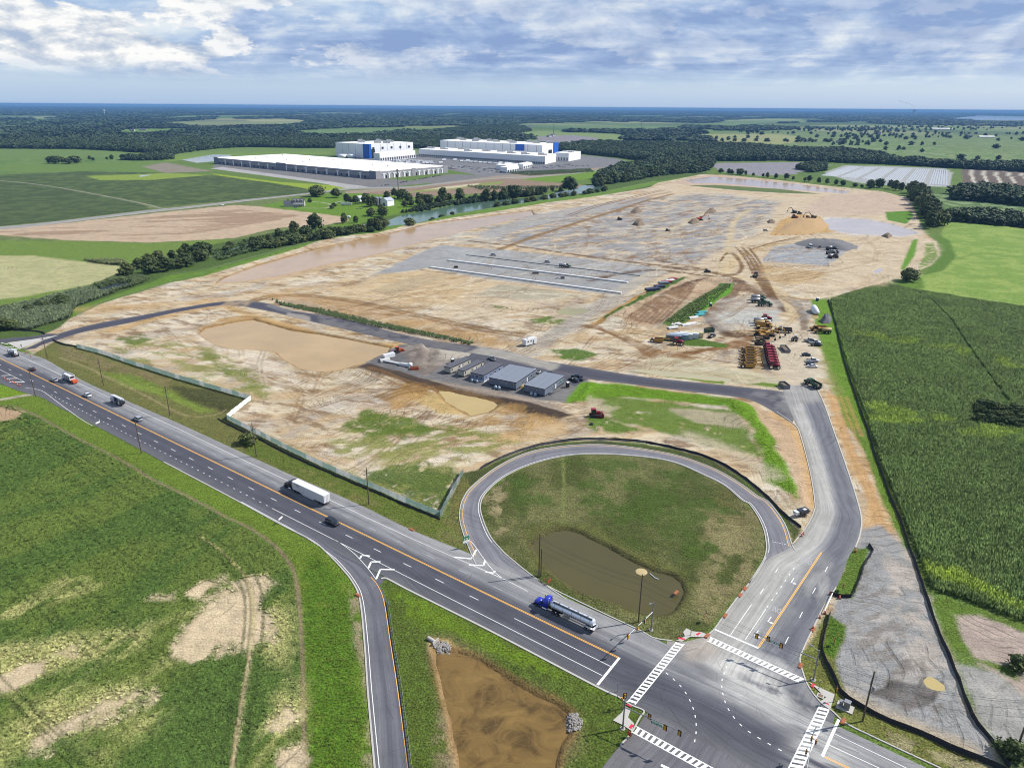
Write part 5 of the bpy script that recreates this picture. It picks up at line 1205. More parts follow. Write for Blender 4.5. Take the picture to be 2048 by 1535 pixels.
row([(1000,412),(1050,404),(1100,398),(1180,388),(1210,384)],14,4,(5,8),'low bush along the flood bank by the last water','low bushes along the last water',(1,1.4),(3,1),'shrub')
tree(*W(1138,382)[:2],21,1,'large lone tree at the head of the creek water',wide=0.95)
row([(1090,386),(1110,384),(1125,384)],3,4,(7,10),'small tree beside the large lone tree at the creek head','small trees at the creek head')
row([(1190,372),(1230,366),(1270,358),(1320,350)],22,7,(12,19),'big tree in front of the wood beside the end of the flood bank','trees fronting the wood by the flood bank')
row([(1440,346),(1480,350),(1560,358),(1660,368),(1740,378)],20,6,(6,12),'tree in the thin hedge behind the far rim of the site','hedge trees behind the far rim')
row([(1745,376),(1770,376),(1800,382)],5,4,(11,16),'tree near the white plastic covered field rows','trees near the white field rows')
row([(1822,385),(1840,400),(1850,420),(1862,440),(1872,458)],26,7,(13,21),'dark tall tree in the belt shading the east edge of the site','dark tree belt on the east edge')
row([(1836,382),(1856,410),(1872,440)],10,6,(12,18),'dark tall tree in the belt shading the east edge of the site','dark tree belt on the east edge')
tree(*W(1818,562)[:2],9.5,1,'single round tree at the corner between corn and hay field',wide=1.15)
row([(100,326),(130,328),(150,326)],6,12,(10,15),'tree in the isolated clump on the far green field','isolated clump on the far green field',(1.2,1.6))
row([(175,322),(215,320),(260,318),(290,320)],9,12,(7,13),'tree in the hedge crossing the far green field','hedge crossing the far green field')
for px in range(1955,2060,9):
    for q in (822,836,848): tree(*W(px + random.uniform(-4,4),q + random.uniform(-4,4) + (px - 1955) * .06)[:2],random.uniform(3.0,4.2),3,'dark bush in the thicket growing inside the corn field','thicket inside the corn field',1.15,'shrub')
tree(*W(497,886)[:2],4.2,3,'lone bushy shrub beside a pole on the highway verge',wide=1.2,name='shrub')
tree(*W(2035,1335)[:2],3.0,3,'dark shrub on the spoil heap at the right margin',wide=1.2,name='shrub')
tree(*W(2020,1512)[:2],3.5,3,'bright green shrub beside the lower right utility pole',wide=1.1,name='shrub')
# ------------------------------------------------------------------ painted markings (thin sheets just above the asphalt)
def paint_mat(name,rgb,wear=0.35):
    m,q,b = new_mat(name); geo = q.n('ShaderNodeNewGeometry').outputs['Position']
    n = q.noise(geo,1.6,5.0,0.7); f = q.math('MULTIPLY',q.ramp(n,[(0.30,0.0),(0.46,1.0)]),1.0)
    c = q.mix(q.math('MULTIPLY_ADD',f,wear,1 - wear),(*alb(120,120,124),1),(*rgb,1)); q.l.new(c,b.inputs['Base Color']); b.inputs['Roughness'].default_value = 0.7
    return m
WHITE_P,YELLOW_P,FADED_P,RED_P = paint_mat('white_road_paint',(0.62,0.62,0.60),0.3),paint_mat('yellow_road_paint',alb(250,186,76,1.3),0.2),paint_mat('faded_road_paint',alb(205,205,205),0.5),paint_mat('red_tactile',alb(206,34,66,1.4),0.1)
_mark = {}
def stripes(name,m,segs,w,z=0.046):
    """segs: list of ground polylines (numpy); all strokes of one kind of marking lie in one painted sheet"""
    V,F = [],[]
    for pl in segs:
        pl = np.asarray(pl,float); d = np.gradient(pl,axis=0); d /= np.linalg.norm(d,axis=1)[:,None] + 1e-9; n = np.stack([-d[:,1],d[:,0]],1) * w / 2; b = len(V)
        for p,k in zip(pl,n): V += [(p[0] - k[0],p[1] - k[1],z),(p[0] + k[0],p[1] + k[1],z)]
        F += [(b + 2 * i,b + 2 * i + 2,b + 2 * i + 3,b + 2 * i + 1) for i in range(len(pl) - 1)]
    if not V: return
    me = np_mesh(name,np.array(V),np.array(F)); me.materials.append(m); o = bpy.data.objects.new(name,me); COL.objects.link(o); return tag(o,kind='structure')
def dashed(pl,on,gap,start=0.0):
    pl = np.asarray(pl,float); s = np.r_[0,np.cumsum(np.linalg.norm(np.diff(pl,axis=0),axis=1))]; out = []; t = start
    while t + on < s[-1]:
        u = np.linspace(t,t + on,3); out.append(np.stack([np.interp(u,s,pl[:,k]) for k in (0,1)],1)); t += on + gap
    return out
def along(road,f,n=260,i0=0.0,i1=1.0):
    a,b = resample_pair(spline(P2(ROADP[road]['a']),8),spline(P2(ROADP[road]['b']),8),n); c = a * (1 - f) + b * f
    return c[int(i0 * (n - 1)):int(i1 * (n - 1)) + 1]
def offset(pl,o):
    d = np.gradient(pl,axis=0); d /= np.linalg.norm(d,axis=1)[:,None]; return pl + np.stack([-d[:,1],d[:,0]],1) * o
def seg(a,b,n=2):
    a,b = np.array(W(*a)[:2]),np.array(W(*b)[:2]); return np.array([a + (b - a) * t for t in np.linspace(0,1,n)])
yl = seg((-240,600),(1237,1314.5),40); ye = seg((1650,1513),(1780,1574),5); yn = seg((1643,1104),(1517,1294),12)
stripes('centre_line',YELLOW_P,[offset(l,o) for l in (yl,ye,yn) for o in (-0.15,0.15)] + [along('loop_ramp',0.10,i0=0.13,i1=0.96),along('slip_road',0.08,i0=0.45)],0.15)
dash_lo = seg((-240,611.6),(1005,1223),30); dash_hi = seg((-240,590),(1235,1290),30)
stripes('lane_dashes',WHITE_P,dashed(dash_lo,3.05,9.14,1.3) + [s for s in ([seg((1570,1287),(1577,1273)),seg((1599,1235),(1605,1223)),seg((1625,1186),(1631,1175)),seg((1650,1143),(1655,1133)),seg((1520,1187),(1527,1177)),seg((1551,1144),(1556,1136))])],0.18)
stripes('lane_dashes',FADED_P,dashed(dash_hi,3.05,9.14,2.0),0.16)
edge_hi = P2([(-240,583),(-100,648),(56,719),(248,808),(350,854),(500,926),(667,1003),(823,1076.5),(1009,1158),(1056,1182)])
edge_lo = seg((544,1016),(1204,1350),30)
stripes('edge_line',WHITE_P,[edge_hi,edge_lo,seg((1028.5,1235.8),(1221.3,1332),8),spline(P2([(667,1078),(680,1085),(708,1106),(734,1134),(753,1159)]),5),spline(P2([(941,1081),(954,1097),(970,1120),(988,1142),(1006,1157)]),5),
    along('loop_ramp',0.93,i0=0.16,i1=0.95),along('slip_road',0.90),seg((1461,1269),(1503,1208)),seg((1490,1279),(1532,1217)),seg((1669.6,1466.8),(1840,1548)),seg((1659,1489.5),(1800,1554)),
    spline(P2([(50,775),(80,780),(97,790),(126,812),(164,839),(185,851)]),4),seg((0,739),(50,764))],0.16)
dots = [seg((p[0],p[1]),(p[0] + 5 * q,p[1] + r)) for p,q,r in [((0,0),0,0)][:0]]
g1 = spline(np.array([W(1200 + a / 3.988,1150 + b / 3.988)[:2] for a,b in ((525,775),(590,830),(645,885),(692,950),(727,1018),(752,1090),(765,1165),(767,1240),(757,1313),(740,1388))]),6)
g2 = spline(np.array([W(1200 + a / 3.988,1150 + b / 3.988)[:2] for a,b in ((1010,725),(990,780),(972,840),(972,900),(985,965),(1008,1035),(1048,1105),(1105,1175),(1180,1240),(1268,1297),(1360,1350),(1457,1402))]),6)
stripes('dotted_line',WHITE_P,dashed(seg((103,790),(541,1014),20),0.95,2.7) + dashed(g1,0.7,1.5) + dashed(g2,0.7,1.5) + dashed(seg((1534,1214),(1590,1133),6),0.9,2.6) + dashed(seg((1544,1082.5),(1573,1088.5)),0.35,0.35),0.2)
cv = lambda *p: P2(p)
stripes('gore_chevrons',WHITE_P,[cv((720,1116),(724,1109.5)),cv((723,1109.5),(740,1111.5)),cv((736.6,1135.8),(742.5,1123)),cv((742,1123),(761,1123)),cv((752.7,1157),(760.6,1138)),cv((760,1138),(789,1138.5)),
    cv((908,1113.5),(943,1117)),cv((942.5,1117),(953,1098.5)),cv((938,1129),(967,1130.5)),cv((967,1130.5),(970.4,1120)),cv((971,1143),(987,1145.5)),cv((987,1145.5),(990,1141)),
    cv((2,685.5),(16,688)),cv((10,693),(28,693.5)),cv((20,698),(36,697.5)),cv((3,751),(21,750.3)),cv((13,757),(34,756.4)),cv((19,764),(48,763.6))],0.55,0.052)
stripes('stop_line',WHITE_P,[seg((1239,1314.5),(1195,1369)),seg((1429,1257.5),(1517,1295.5)),seg((1677.7,1438),(1644.5,1512)),seg((1322,1529),(1390,1562))],0.6,0.053)
def crosswalk(l0,l1,r0,r1,n):
    a0,a1,b0,b1 = (np.array(W(*p)[:2]) for p in (l0,l1,r0,r1)); S_ = [np.array([a0,a1]),np.array([b0,b1])]
    stripes('crosswalk',WHITE_P,S_,0.25,0.05)
    L = np.linalg.norm(a1 - a0); B = []
    for k in range(n): t = (k + 0.5) / n; B.append(np.array([a0 + (a1 - a0) * t,b0 + (b1 - b0) * t]))
    stripes('crosswalk',WHITE_P,B,L / n * 0.55,0.047)
crosswalk((1353,1283),(1255,1403),(1368.5,1286.7),(1270,1408),20)
crosswalk((1420,1273),(1611,1358.5),(1414,1281),(1597,1363.5),19)
crosswalk((1272.7,1452),(1560,1608),(1265,1463.4),(1540,1613),24)
crosswalk((1638.8,1411),(1545,1600),(1659,1416),(1574,1604),22)
for p in ([(1355,1277),(1369,1280),(1371,1277),(1357,1274)],[(1395,1271),(1402,1266),(1398,1264),(1391,1268.5)],[(1254,1407),(1264,1412),(1262,1414),(1252,1409)],[(1257,1454),(1263,1447),(1268,1450.5),(1262,1458)],
          [(1621,1371.5),(1625,1366.5),(1630,1368),(1627,1375.5)],[(1647,1403),(1657,1407),(1659,1411),(1650,1406)]):
    sheet('tactile_paving',P2(p),0.127,RED_P)
def road_word(word,px,py,size,ang):
    cu = bpy.data.curves.new('word','FONT'); cu.body = word; cu.size = 1.0; cu.align_x = 'CENTER'; cu.align_y = 'CENTER'; cu.fill_mode = 'BOTH' if False else cu.fill_mode
    t = bpy.data.objects.new('word',cu); COL.objects.link(t); bpy.context.view_layer.update(); me = bpy.data.meshes.new_from_object(t.evaluated_get(bpy.context.evaluated_depsgraph_get())); bpy.data.objects.remove(t)
    me.materials.clear(); me.materials.append(FADED_P); o = bpy.data.objects.new('road_lettering',me); COL.objects.link(o); p = W(px,py,0.05); o.location = p; o.rotation_euler = (0,0,ang); o.scale = (size[0],size[1],1)
    return tag(o,kind='structure')
nd = W(1643,1104) - W(1517,1295); NANG = math.atan2(nd.y,nd.x)            # direction of the access road going north
road_word('ONLY',1550,1217,(1.15,3.1),NANG + math.pi / 2); road_word('ONLY',1613,1122,(1.15,3.1),NANG + math.pi / 2)
def arrow(px,py,ang,z=0.051):
    s = [(-1.6,-.38),(0.85,-.38),(0.85,.45),(1.2,.45),(.72,1.2),(.25,.45),(.6,.45),(.6,-.13),(-1.6,-.13)]
    c,si = math.cos(ang),math.sin(ang); p = W(px,py)
    sheet('road_arrow',np.array([(p.x + x * c - y * si,p.y + x * si + y * c) for x,y in s]),z,WHITE_P)
arrow(1586,1162,NANG + math.pi); arrow(1514,1268,NANG + math.pi); arrow(1540,1240,NANG + math.pi)
# ------------------------------------------------------------------ kerbs
def kerb(pl,w=0.32,h=0.13,m=None):
    pl = np.asarray(pl); a,b = offset(pl,-w / 2),offset(pl,w / 2); B = MB().use(m or CONC); rings = []
    for p,q in zip(a,b): rings.append([(p[0],p[1],-0.1),(p[0],p[1],h),(q[0],q[1],h),(q[0],q[1],-0.1)])
    B.shell(rings); return tag(B.build('kerb'),kind='structure')
kerb(offset(along('loop_ramp',0.0,200,0.12,0.98),0.3)); kerb(offset(along('loop_ramp',1.0,200,0.0,1.0),-0.3))
kerb(spline(P2([(1630,770),(1647,804),(1669,865),(1693,933),(1714,998),(1723,1038),(1720,1068),(1711,1094)]),6),0.4,0.1); kerb(spline(P2([(1553,823),(1588,848),(1600,868),(1619.5,940),(1629.5,1003),(1627,1025),(1610,1057),(1583,1090)]),6))
kerb(spline(P2([(1532,1114),(1512,1148),(1476,1193),(1446,1233),(1428,1258),(1414,1270)]),6)); kerb(spline(P2([(1066,1154),(1110,1179),(1202,1223.5),(1280,1260),(1308,1275),(1345,1281)]),6))
kerb(spline(P2([(1672,1174),(1648,1212),(1624,1260),(1604,1303),(1600,1319),(1604,1338),(1617,1372),(1641,1403),(1663,1420),(1693,1446),(1741,1470),(1822,1508),(1900,1544)]),6))
kerb(spline(P2([(1236,1392),(1262,1409),(1284,1418),(1288,1424),(1280,1434),(1262,1466),(1241,1489)]),6)); kerb(spline(P2([(762,1156.5),(774,1156.5),(813,1177),(886,1213.5),(972,1256.5),(1066,1305.5),(1196,1373.5),(1234,1391)]),6),0.5,0.1)
kerb(spline(P2([(328,923.5),(461,993.5),(562,1048.5),(625,1080.5),(656,1107),(681,1133),(705,1163),(720,1199),(729.5,1290),(736.5,1390),(750,1540)]),6),0.4,0.1)

# ------------------------------------------------------------------ poles, wires, signals, signs
WOODP,STEEL,DSTEEL,WHITE,BLACK = mat('pole_timber',alb(118,104,88),0.9,var=0.3,scale=1.5),mat('galvanised_steel',alb(178,180,184),0.45,0.6,0.1),mat('dark_steel',alb(60,60,64),0.5,0.4),mat('white_paint',(0.72,0.72,0.71),0.5,var=0.08),mat('black_plastic',(0.012,0.012,0.014),0.5)
YEL,ORG,GREENS,REDP,INS = mat('signal_yellow',alb(236,168,30,1.5),0.45),mat('safety_orange',alb(236,104,56,1.7),0.5),mat('sign_green',alb(0,140,96,1.6),0.4),mat('safety_red',alb(222,44,40,1.4),0.5),mat('porcelain',alb(120,128,132),0.2)
GLASS = mat('dark_glass',(0.012,0.016,0.022),0.06,spec=0.8); TYRE = mat('tyre_rubber',(0.018,0.018,0.019),0.85); CHROME = mat('bright_metal',(0.62,0.63,0.65),0.22,1.0,0.06)
HW = heading(W(1235,1314),W(0,716))                                        # highway direction going west
POLES = {}
def pole(key,base,h,label,arms=1,lean=(0,0),transformer=False):
    p = W(*base); t = thing('utility_pole',label,'pole',p,HW,'utility poles')
    part('shaft',t,WOODP,lambda b: b.cyl((0,0,-0.5),(lean[0],lean[1],h),0.21,0.14,9))
    for a in range(arms):
        z = h - 2.6 - 1.4 * a if arms else 0
        c = part('crossarm',t,WOODP,lambda b: (b.box((0.16,0,z),(0.12,2.6,0.14)),b.cyl((0.12,-0.9,z),(0.1,0,z - 0.8),0.03,n=5),b.cyl((0.12,0.9,z),(0.1,0,z - 0.8),0.03,n=5)))
        for y in (-1.2,-0.4,0.6,1.2): part('insulator',c,INS,lambda b: b.lathe([(0.03,0),(0.09,0.06),(0.05,0.12),(0.08,0.18),(0.0,0.24)],7,(0.16,y,z + 0.07)))
    if transformer: part('transformer',t,STEEL,lambda b: b.lathe([(0.0,-0.5),(0.28,-0.48),(0.28,0.4),(0.2,0.5),(0.0,0.52)],12,(-0.5,0.1,h - 4.2)))
    POLES[key] = (p,h); return t
pole('a',(95,716),13.0,'utility pole at the far left beside the white concrete splitter',lean=(-.2,.1)); pole('b',(207,770),13.5,'utility pole on the verge beyond the mixer truck with orange tail',lean=(-.3,.1))
pole('c',(340,830),13.5,'utility pole with transformer above the silver car',transformer=True,lean=(-.2,0)); pole('d',(513,912),13.5,'utility pole beside the lone shrub on the verge',lean=(0,.1))
pole('e',(738,1008),13.8,'utility pole between the white semi trailer and the green fence'); pole('f',(1078,1150),13.8,'taller of the paired poles at the left end of the loop pond',arms=0)
pole('g',(1276.8,1243),14.5,'utility pole standing in front of the right end of the loop pond',arms=1); pole('h',(1725,1441),13.5,'utility pole with pale crossarm behind the signal cabinet',transformer=True); pole('i',(2035,1494),13.5,'utility pole cut by the right edge of the picture')
pole('j',(71,791),13.5,'utility pole by the farm lane in front of the dark red car',arms=0); pole('k',(283,906),13.0,'utility pole on the crop side verge below the silver car',arms=0); pole('l',(1082,1152),9.2,'shorter of the paired poles at the left end of the loop pond',arms=0)
def wires(a,b,zs,label,sag=1.1,r=0.022):
    (p,hp),(q,hq) = POLES[a],POLES[b]; t = thing('overhead_wires',label,'power line',p,0,'overhead wire spans'); d = q - p; u = Vector((-d.y,d.x,0)).normalized()
    for y,dz in zs:
        B = MB().use(BLACK); pts = [d * s + u * y + Vector((0,0,(hp - dz) * (1 - s) + (hq - dz) * s - sag * 4 * s * (1 - s))) for s in np.linspace(0,1,15)]
        for m0,m1 in zip(pts[:-1],pts[1:]): B.cyl(m0,m1,r,n=4,caps=False)
        B.build('wire',t)
W4 = [(-1.2,2.3),(0.6,2.3),(1.2,2.3),(0.1,5.5)]
for a,b,l in (('a','b','wire span between the two leftmost verge poles'),('b','c','wire span passing above the white car'),('c','d','wire span above the crane truck on the highway'),('d','e','wire span running past the white semi trailer'),('e','f','wire span crossing the loop ramp entry'),
                ('f','g','wire span across the loop pond'),('g','h','wire span across the signalled junction'),('h','i','wire span over the gravel lot at lower right')): wires(a,b,W4,l)
def signal_head(parent,p,rz,n=3):
    s = part('signal_head',parent,YEL,lambda b: b.box((0,0,0),(0.3,0.36,0.36 * n)))
    s.location = p; s.rotation_euler = (0,0,rz)
    part('backplate',s,BLACK,lambda b: b.box((0.02,0,0),(0.05,0.78,0.36 * n + 0.4)))
    for k in range(n): part('lens',s,mat('signal_lens_%d' % k,[alb(120,20,20),alb(130,100,20),alb(20,90,70)][k],0.15),lambda b: (b.cyl((0.15,0,0.36 * ((n - 1) / 2 - k)),(0.22,0,0.36 * ((n - 1) / 2 - k)),0.13,n=10)))
    return s
def mast(base,joint_z,end,sigs,label,sign=None,h=8.6,face=0.0,lamp=1.8,lamp_ang=None):
    p = W(*base); e = W(*end,joint_z + 0.35) - p; t = thing('signal_mast',label,'traffic signal',p,0,'signal masts at the junction')
    part('shaft',t,STEEL,lambda b: (b.cyl((0,0,0),(0,0,h),0.20,0.12,12),b.cyl((0,0,0.0),(0,0,0.3),0.36,0.3,12)))
    part('foundation',t,CONC,lambda b: b.cyl((0,0,-0.4),(0,0,0.12),0.55,n=14))
    arm = part('mast_arm',t,STEEL,lambda b: b.cyl((0,0,joint_z),e,0.13,0.07,10))
    la = math.atan2(e.y,e.x) if lamp_ang is None else lamp_ang; lp = Vector((math.cos(la) * lamp,math.sin(la) * lamp,h + 0.5))
    part('luminaire',t,STEEL,lambda b: (b.cyl((0,0,h - 0.3),lp,0.06,0.05,7),b.box(lp,(0.75,0.34,0.16),la)))
    for (sx,sy) in sigs: signal_head(t,W(sx,sy,joint_z) - p + Vector((0,0,0.1)),face)
    if sign:
        s = part('street_sign',t,GREENS,lambda b: b.box((0,0,0),(0.05,2.4,0.5))); s.location = W(*sign,joint_z - 0.1) - p; s.rotation_euler = (0,0,math.atan2(e.y,e.x) + math.pi / 2)
        part('lettering',s,WHITE,lambda b: [b.box((sg * 0.032,-0.95 + 0.21 * k,0.0),(0.008,0.13,0.22 + 0.06 * (k % 3))) for k in range(10) if k not in (4,) for sg in (-1,1)])
    return t
mast((1626.4,1358.9),5.9,(1507,1265),[(1513.5,1272),(1536.5,1278),(1562.5,1291)],'signal mast on the access road corner with arm reaching over the yellow line',(1550,1285),face=NANG - math.pi / 2 + math.pi / 2)
mast((1302,1259),5.6,(1253,1273),[(1290,1242),(1275,1257),(1256.5,1273)],'signal mast beside the loop pond with arm over the highway',face=HW)
mast((1245.4,1456),5.9,(1366,1464),[(1299,1433),(1330.4,1455),(1359,1466)],'signal mast on the gore island corner over the side road',(1313,1447),face=NANG)
mast((1592,1640),5.9,(1627,1467),[(1623,1477),(1631.5,1483),(1612.4,1503)],'signal mast from below the frame with heads above the right crosswalk',face=HW + math.pi)
def ped_pole(base,h,label,head=True,rz=0):
    t = thing('pedestrian_signal',label,'pedestrian signal',W(*base),rz,'pedestrian signal posts')
    part('shaft',t,STEEL,lambda b: (b.cyl((0,0,0),(0,0,h),0.07,n=9),b.cyl((0,0,0),(0,0,0.25),0.17,0.1,10)))
    if head: signal_head(t,Vector((0.1,-0.35,h - 0.9)),rz); part('walk_sign',t,YEL,lambda b: b.box((0.1,0.32,2.6),(0.25,0.42,0.45)))
    else: part('push_button',t,YEL,lambda b: b.box((0.1,0,1.1),(0.12,0.14,0.3)))
ped_pole((1244.5,1416),4.6,'white signal post in front of the upper crosswalk corner of the gore island',rz=NANG); ped_pole((1667.4,1403),4.6,'signal post beside the control cabinet',rz=HW + math.pi)
ped_pole((1359.5,1272),2.6,'push button post on the pond corner nearer the highway',False); ped_pole((1381,1270),2.6,'push button post on the pond corner nearer the access road',False); ped_pole((1637.5,1377),2.4,'push button post on the access road corner',False)
def cabinet():
    t = thing('control_cabinet','grey signal control cabinets on a concrete pad behind the kerb','cabinet',W(1690,1414),HW)
    part('pad',t,CONC,lambda b: b.box((0,0,0.05),(3.4,2.4,0.22))); part('main_box',t,STEEL,lambda b: (b.box((-0.3,0.1,1.05),(1.2,1.0,1.8)),b.box((-0.3,0.1,1.99),(1.35,1.15,0.1))))
    part('side_box',t,STEEL,lambda b: (b.box((0.85,0.1,0.8),(0.7,0.8,1.3)),b.box((0.85,0.1,1.48),(0.8,0.9,0.08)))); part('door',t,DSTEEL,lambda b: (b.box((-0.3,-0.42,1.05),(1.0,0.04,1.6)),b.box((0.85,-0.32,0.8),(0.56,0.04,1.1))))
    part('vent',t,BLACK,lambda b: [b.box((-0.3,-0.445,0.5 + 0.07 * k),(0.6,0.02,0.03)) for k in range(5)])
cabinet()
t = thing('junction_lid','square concrete junction box lid set in the grass patch of the corner pavement','manhole',W(1641,1391),HW); part('frame',t,CONC,lambda b: b.box((0,0,0.1),(1.5,1.3,0.12))); part('lid',t,mat('rust',alb(150,118,92),0.8),lambda b: b.box((0,0,0.17),(0.95,0.8,0.04)))
def drum(px,py,label,group):
    t = thing('traffic_drum',label,'traffic barrel',W(px,py),0,group)
    part('body',t,ORG,lambda b: b.lathe([(0.0,1.02),(0.12,1.02),(0.2,0.98),(0.24,0.5),(0.29,0.08),(0.29,0.02)],10)); part('base',t,BLACK,lambda b: b.lathe([(0,0.09),(0.42,0.07),(0.44,0.0),(0,0.0)],10))
    for z in (0.35,0.7): part('reflective_band',t,WHITE,lambda b: b.lathe([(0.278 - z * .06,z - 0.07),(0.27 - z * .06,z + 0.07)],10))
    t.scale = (.95,) * 3
    return t
for px,py,l in ((1711,1103,'orange and white drum at the north tip of the grass island'),(1606,1068,'orange and white drum at the end of the loop silt fence'),(1603,1072,'orange and white drum just below the first at the loop silt fence end'),(1661,1188,'orange and white drum at the upper end of the white gate bar'),(1679,1196,'orange and white drum inside the lot entrance'),
                  (1650,1227,'orange and white drum at the lower end of the white gate bar'),(1639,1235,'orange and white drum on the kerb below the gate'),(1626,1257,'orange and white drum on the kerb above the mast arm'),(52,707,'orange and white drum in the side turning at far left'),(62,713,'orange and white drum at the kerb nose at far left')): drum(px,py,l,'barrels round the access road and turning')
for k in range(7): drum(9 + 5.2 * k,757 + 2.4 * k + (k % 2),'orange and white drum in the row closing the farm lane at far left','barrel row closing the farm lane')
def sign(base,h,w,hh,m,label,rz,posts=1,kind='road_sign',back=None):
    t = thing(kind,label,'sign',W(*base),rz)
    for k in range(posts): part('post',t,STEEL,lambda b: b.cyl((0,(k - (posts - 1) / 2) * w * 0.6,0),(0,(k - (posts - 1) / 2) * w * 0.6,h),0.05,n=7))
    part('panel',t,m,lambda b: b.box((0.07,0,h - hh / 2),(0.04,w,hh))); return t
s = sign((932.4,1095),4.0,2.0,1.3,GREENS,'green exit sign with white lower plate in the loop gore',HW + math.pi - 0.35,2)
part('lower_plate',s,WHITE,lambda b: b.box((0.07,0,2.25),(0.04,2.0,0.7))); part('lettering',s,WHITE,lambda b: [b.box((0.095,-0.7 + 0.2 * k,3.35 - 0.45 * r_),(0.01,0.12,0.25)) for k in range(8) for r_ in (0,1) if (k + r_) % 5 != 3])
sign((197,853),2.2,1.9,0.6,WHITE,'white sign plate on the crop side edge at far left',HW + math.pi + .3); sign((562,1046),2.2,1.9,0.6,WHITE,'white sign plate on the crop side edge near the dark car',HW + math.pi + .3); sign((1235,1383),2.6,0.6,0.75,STEEL,'small sign by the stop line seen from behind',HW)
sign((1684,1180),2.2,1.2,1.2,ORG,'orange work sign on the upper grass island',NANG - 1.2,1); sign((1666,1290),2.0,1.0,1.0,ORG,'orange work sign on the lower grass island',NANG - 1.2,1); sign((1407,1243),2.0,1.0,1.0,ORG,'orange work sign on the loop grass by the pond corner',NANG - 1.2,1)
sign((1099,1168),1.6,1.0,1.0,ORG,'orange work sign on the pond verge ahead of the blue tanker',HW,1); sign((1258,1474),1.6,1.0,1.2,ORG,'orange work sign below the red paving of the gore island',NANG,1)
t = thing('gate_bar','white barrier bar across the gravel lot entrance','gate',W(1664,1191)); v = W(1648,1226) - W(1664,1191); part('bar',t,WHITE,lambda b: b.cyl((0,0,0.9),v + Vector((0,0,0.9)),0.13,n=8))
for s_ in (0.05,0.95): part('post',t,WHITE,lambda b: b.cyl(v * s_,v * s_ + Vector((0,0,1.0)),0.09,n=8))
GUARDM = mat('inlet_guard',alb(190,118,80),0.9,var=0.3,scale=3)
for px,py,l in ((1490,1177,'brown inlet guard on the loop kerb, third up from the pond corner'),(1480,1190,'brown inlet guard on the loop kerb, second up from the pond corner'),(1450,1231,'brown inlet guard on the loop kerb nearest the pond corner'),(1414,1271,'brown inlet guard at the pond corner paving'),(1601,1331,'orange inlet guard on the kerb by the signal mast'),(1626,1258,'red inlet guard on the kerb below the lot entrance'),(1686,1442,'orange inlet guard on the highway kerb by the cabinet'),
                  (823,1059,'brown inlet guard on the highway verge before the loop gore'),(716,1190,'brown inlet guard on the slip road kerb'),(1352,1185,'red rimmed outlet box at the right end of the loop pond')):
    o = MB().use(GUARDM).box((0,0,0.1),(1.9,0.8,0.24)).box((0,0,0.26),(1.5,0.5,0.1)).build('inlet_guard'); o.location = W(px,py); o.rotation_euler = (0,0,NANG if px > 1350 else HW); tag(o,l,'drain cover','inlet guards along the kerbs')
def guardrail():
    pl = spline(P2([(776,1202),(788,1283),(803,1376),(824,1538),(834,1620)]),8); t = thing('guard_rail','steel guard rail along the right side of the slip road','guard rail',(0,0,0)); B = MB().use(STEEL)
    n = offset(pl,0.08); B.shell([[(p[0],p[1],z) for p,z in ((a,.45),(b_,.55),(a,.62),(b_,.72),(a,.8))] for a,b_ in zip(pl,n)],close=False); B.build('rail',t)
    P = resample(pl,int(len(pl) * 1.6)); base = None
    for p in P:
        o = part('post',t,DSTEEL,lambda b: b.box((0,0,0.35),(0.14,0.14,0.8))) if base is None else bpy.data.objects.new('post',base)
        if base is None: base = o.data
        else: COL.objects.link(o); o.parent = t
        o.location = (p[0],p[1],0)
guardrail()

# ------------------------------------------------------------------ fences
SILT = mat('silt_fabric',(0.012,0.012,0.014),0.75,var=0.4,scale=0.6); STAKE = mat('stake_timber',alb(150,130,100),0.9)
def ground_z(p): return float(height(np.array([p[0]]),np.array([p[1]]))[0])
def silt(pts,label,h=0.95,step=2.6):
    pl = spline(P2(pts),4); L = np.linalg.norm(np.diff(pl,axis=0),axis=1).sum(); n = max(3,int(L / step)); pl = resample(pl,n); z = height(pl[:,0],pl[:,1]); t = thing('silt_fence',label,'silt fence',(0,0,0),0,'black silt fences')
    r = np.random.default_rng(int(abs(pts[0][0]))); B = MB().use(SILT); hh = h * r.uniform(0.8,1.08,n); sw = r.uniform(-.12,.12,n)
    d = np.gradient(pl,axis=0); d /= np.linalg.norm(d,axis=1)[:,None]; nn = np.stack([-d[:,1],d[:,0]],1)
    B.shell([[(p[0] + u[0] * .35,p[1] + u[1] * .35,zz - .05),(p[0],p[1],zz + .03),(p[0] + u[0] * s_,p[1] + u[1] * s_,zz + q),(p[0] + u[0] * s_ + .03,p[1] + u[1] * s_ + .03,zz + q),(p[0] - u[0] * .3,p[1] - u[1] * .3,zz)] for p,u,s_,q,zz in zip(pl,nn,sw,hh,z)]); B.build('fabric',t)
    st = MB().use(STAKE).box((0,0,0.5),(0.06,0.06,1.3)).mesh('stake')
    for p,zz in list(zip(pl,z))[::max(1,n // 45)]: o = bpy.data.objects.new('stake',st); COL.objects.link(o); o.parent = t; o.location = (p[0] + .05,p[1],zz)
silt([(1656,600),(1670,644),(1687,718),(1704,770),(1721,821),(1736,862),(1750,909),(1770,964),(1783,1000),(1800,1038),(1817,1089),(1833,1132),(1846,1172),(1861,1218),(1875,1258),(1893,1300),(1917,1357),(1934,1405),(1953,1445),(1989,1488),(2018,1535)],'long black silt fence along the left edge of the corn field',1.1)
silt([(1660,1228),(1652,1258),(1644,1303),(1660,1340),(1686,1390),(1727,1417),(1774,1441),(1822,1460),(1870,1481),(1917,1503),(1994,1534),(2030,1550)],'black silt fence curving round the lower grass island to the bottom edge',1.25)
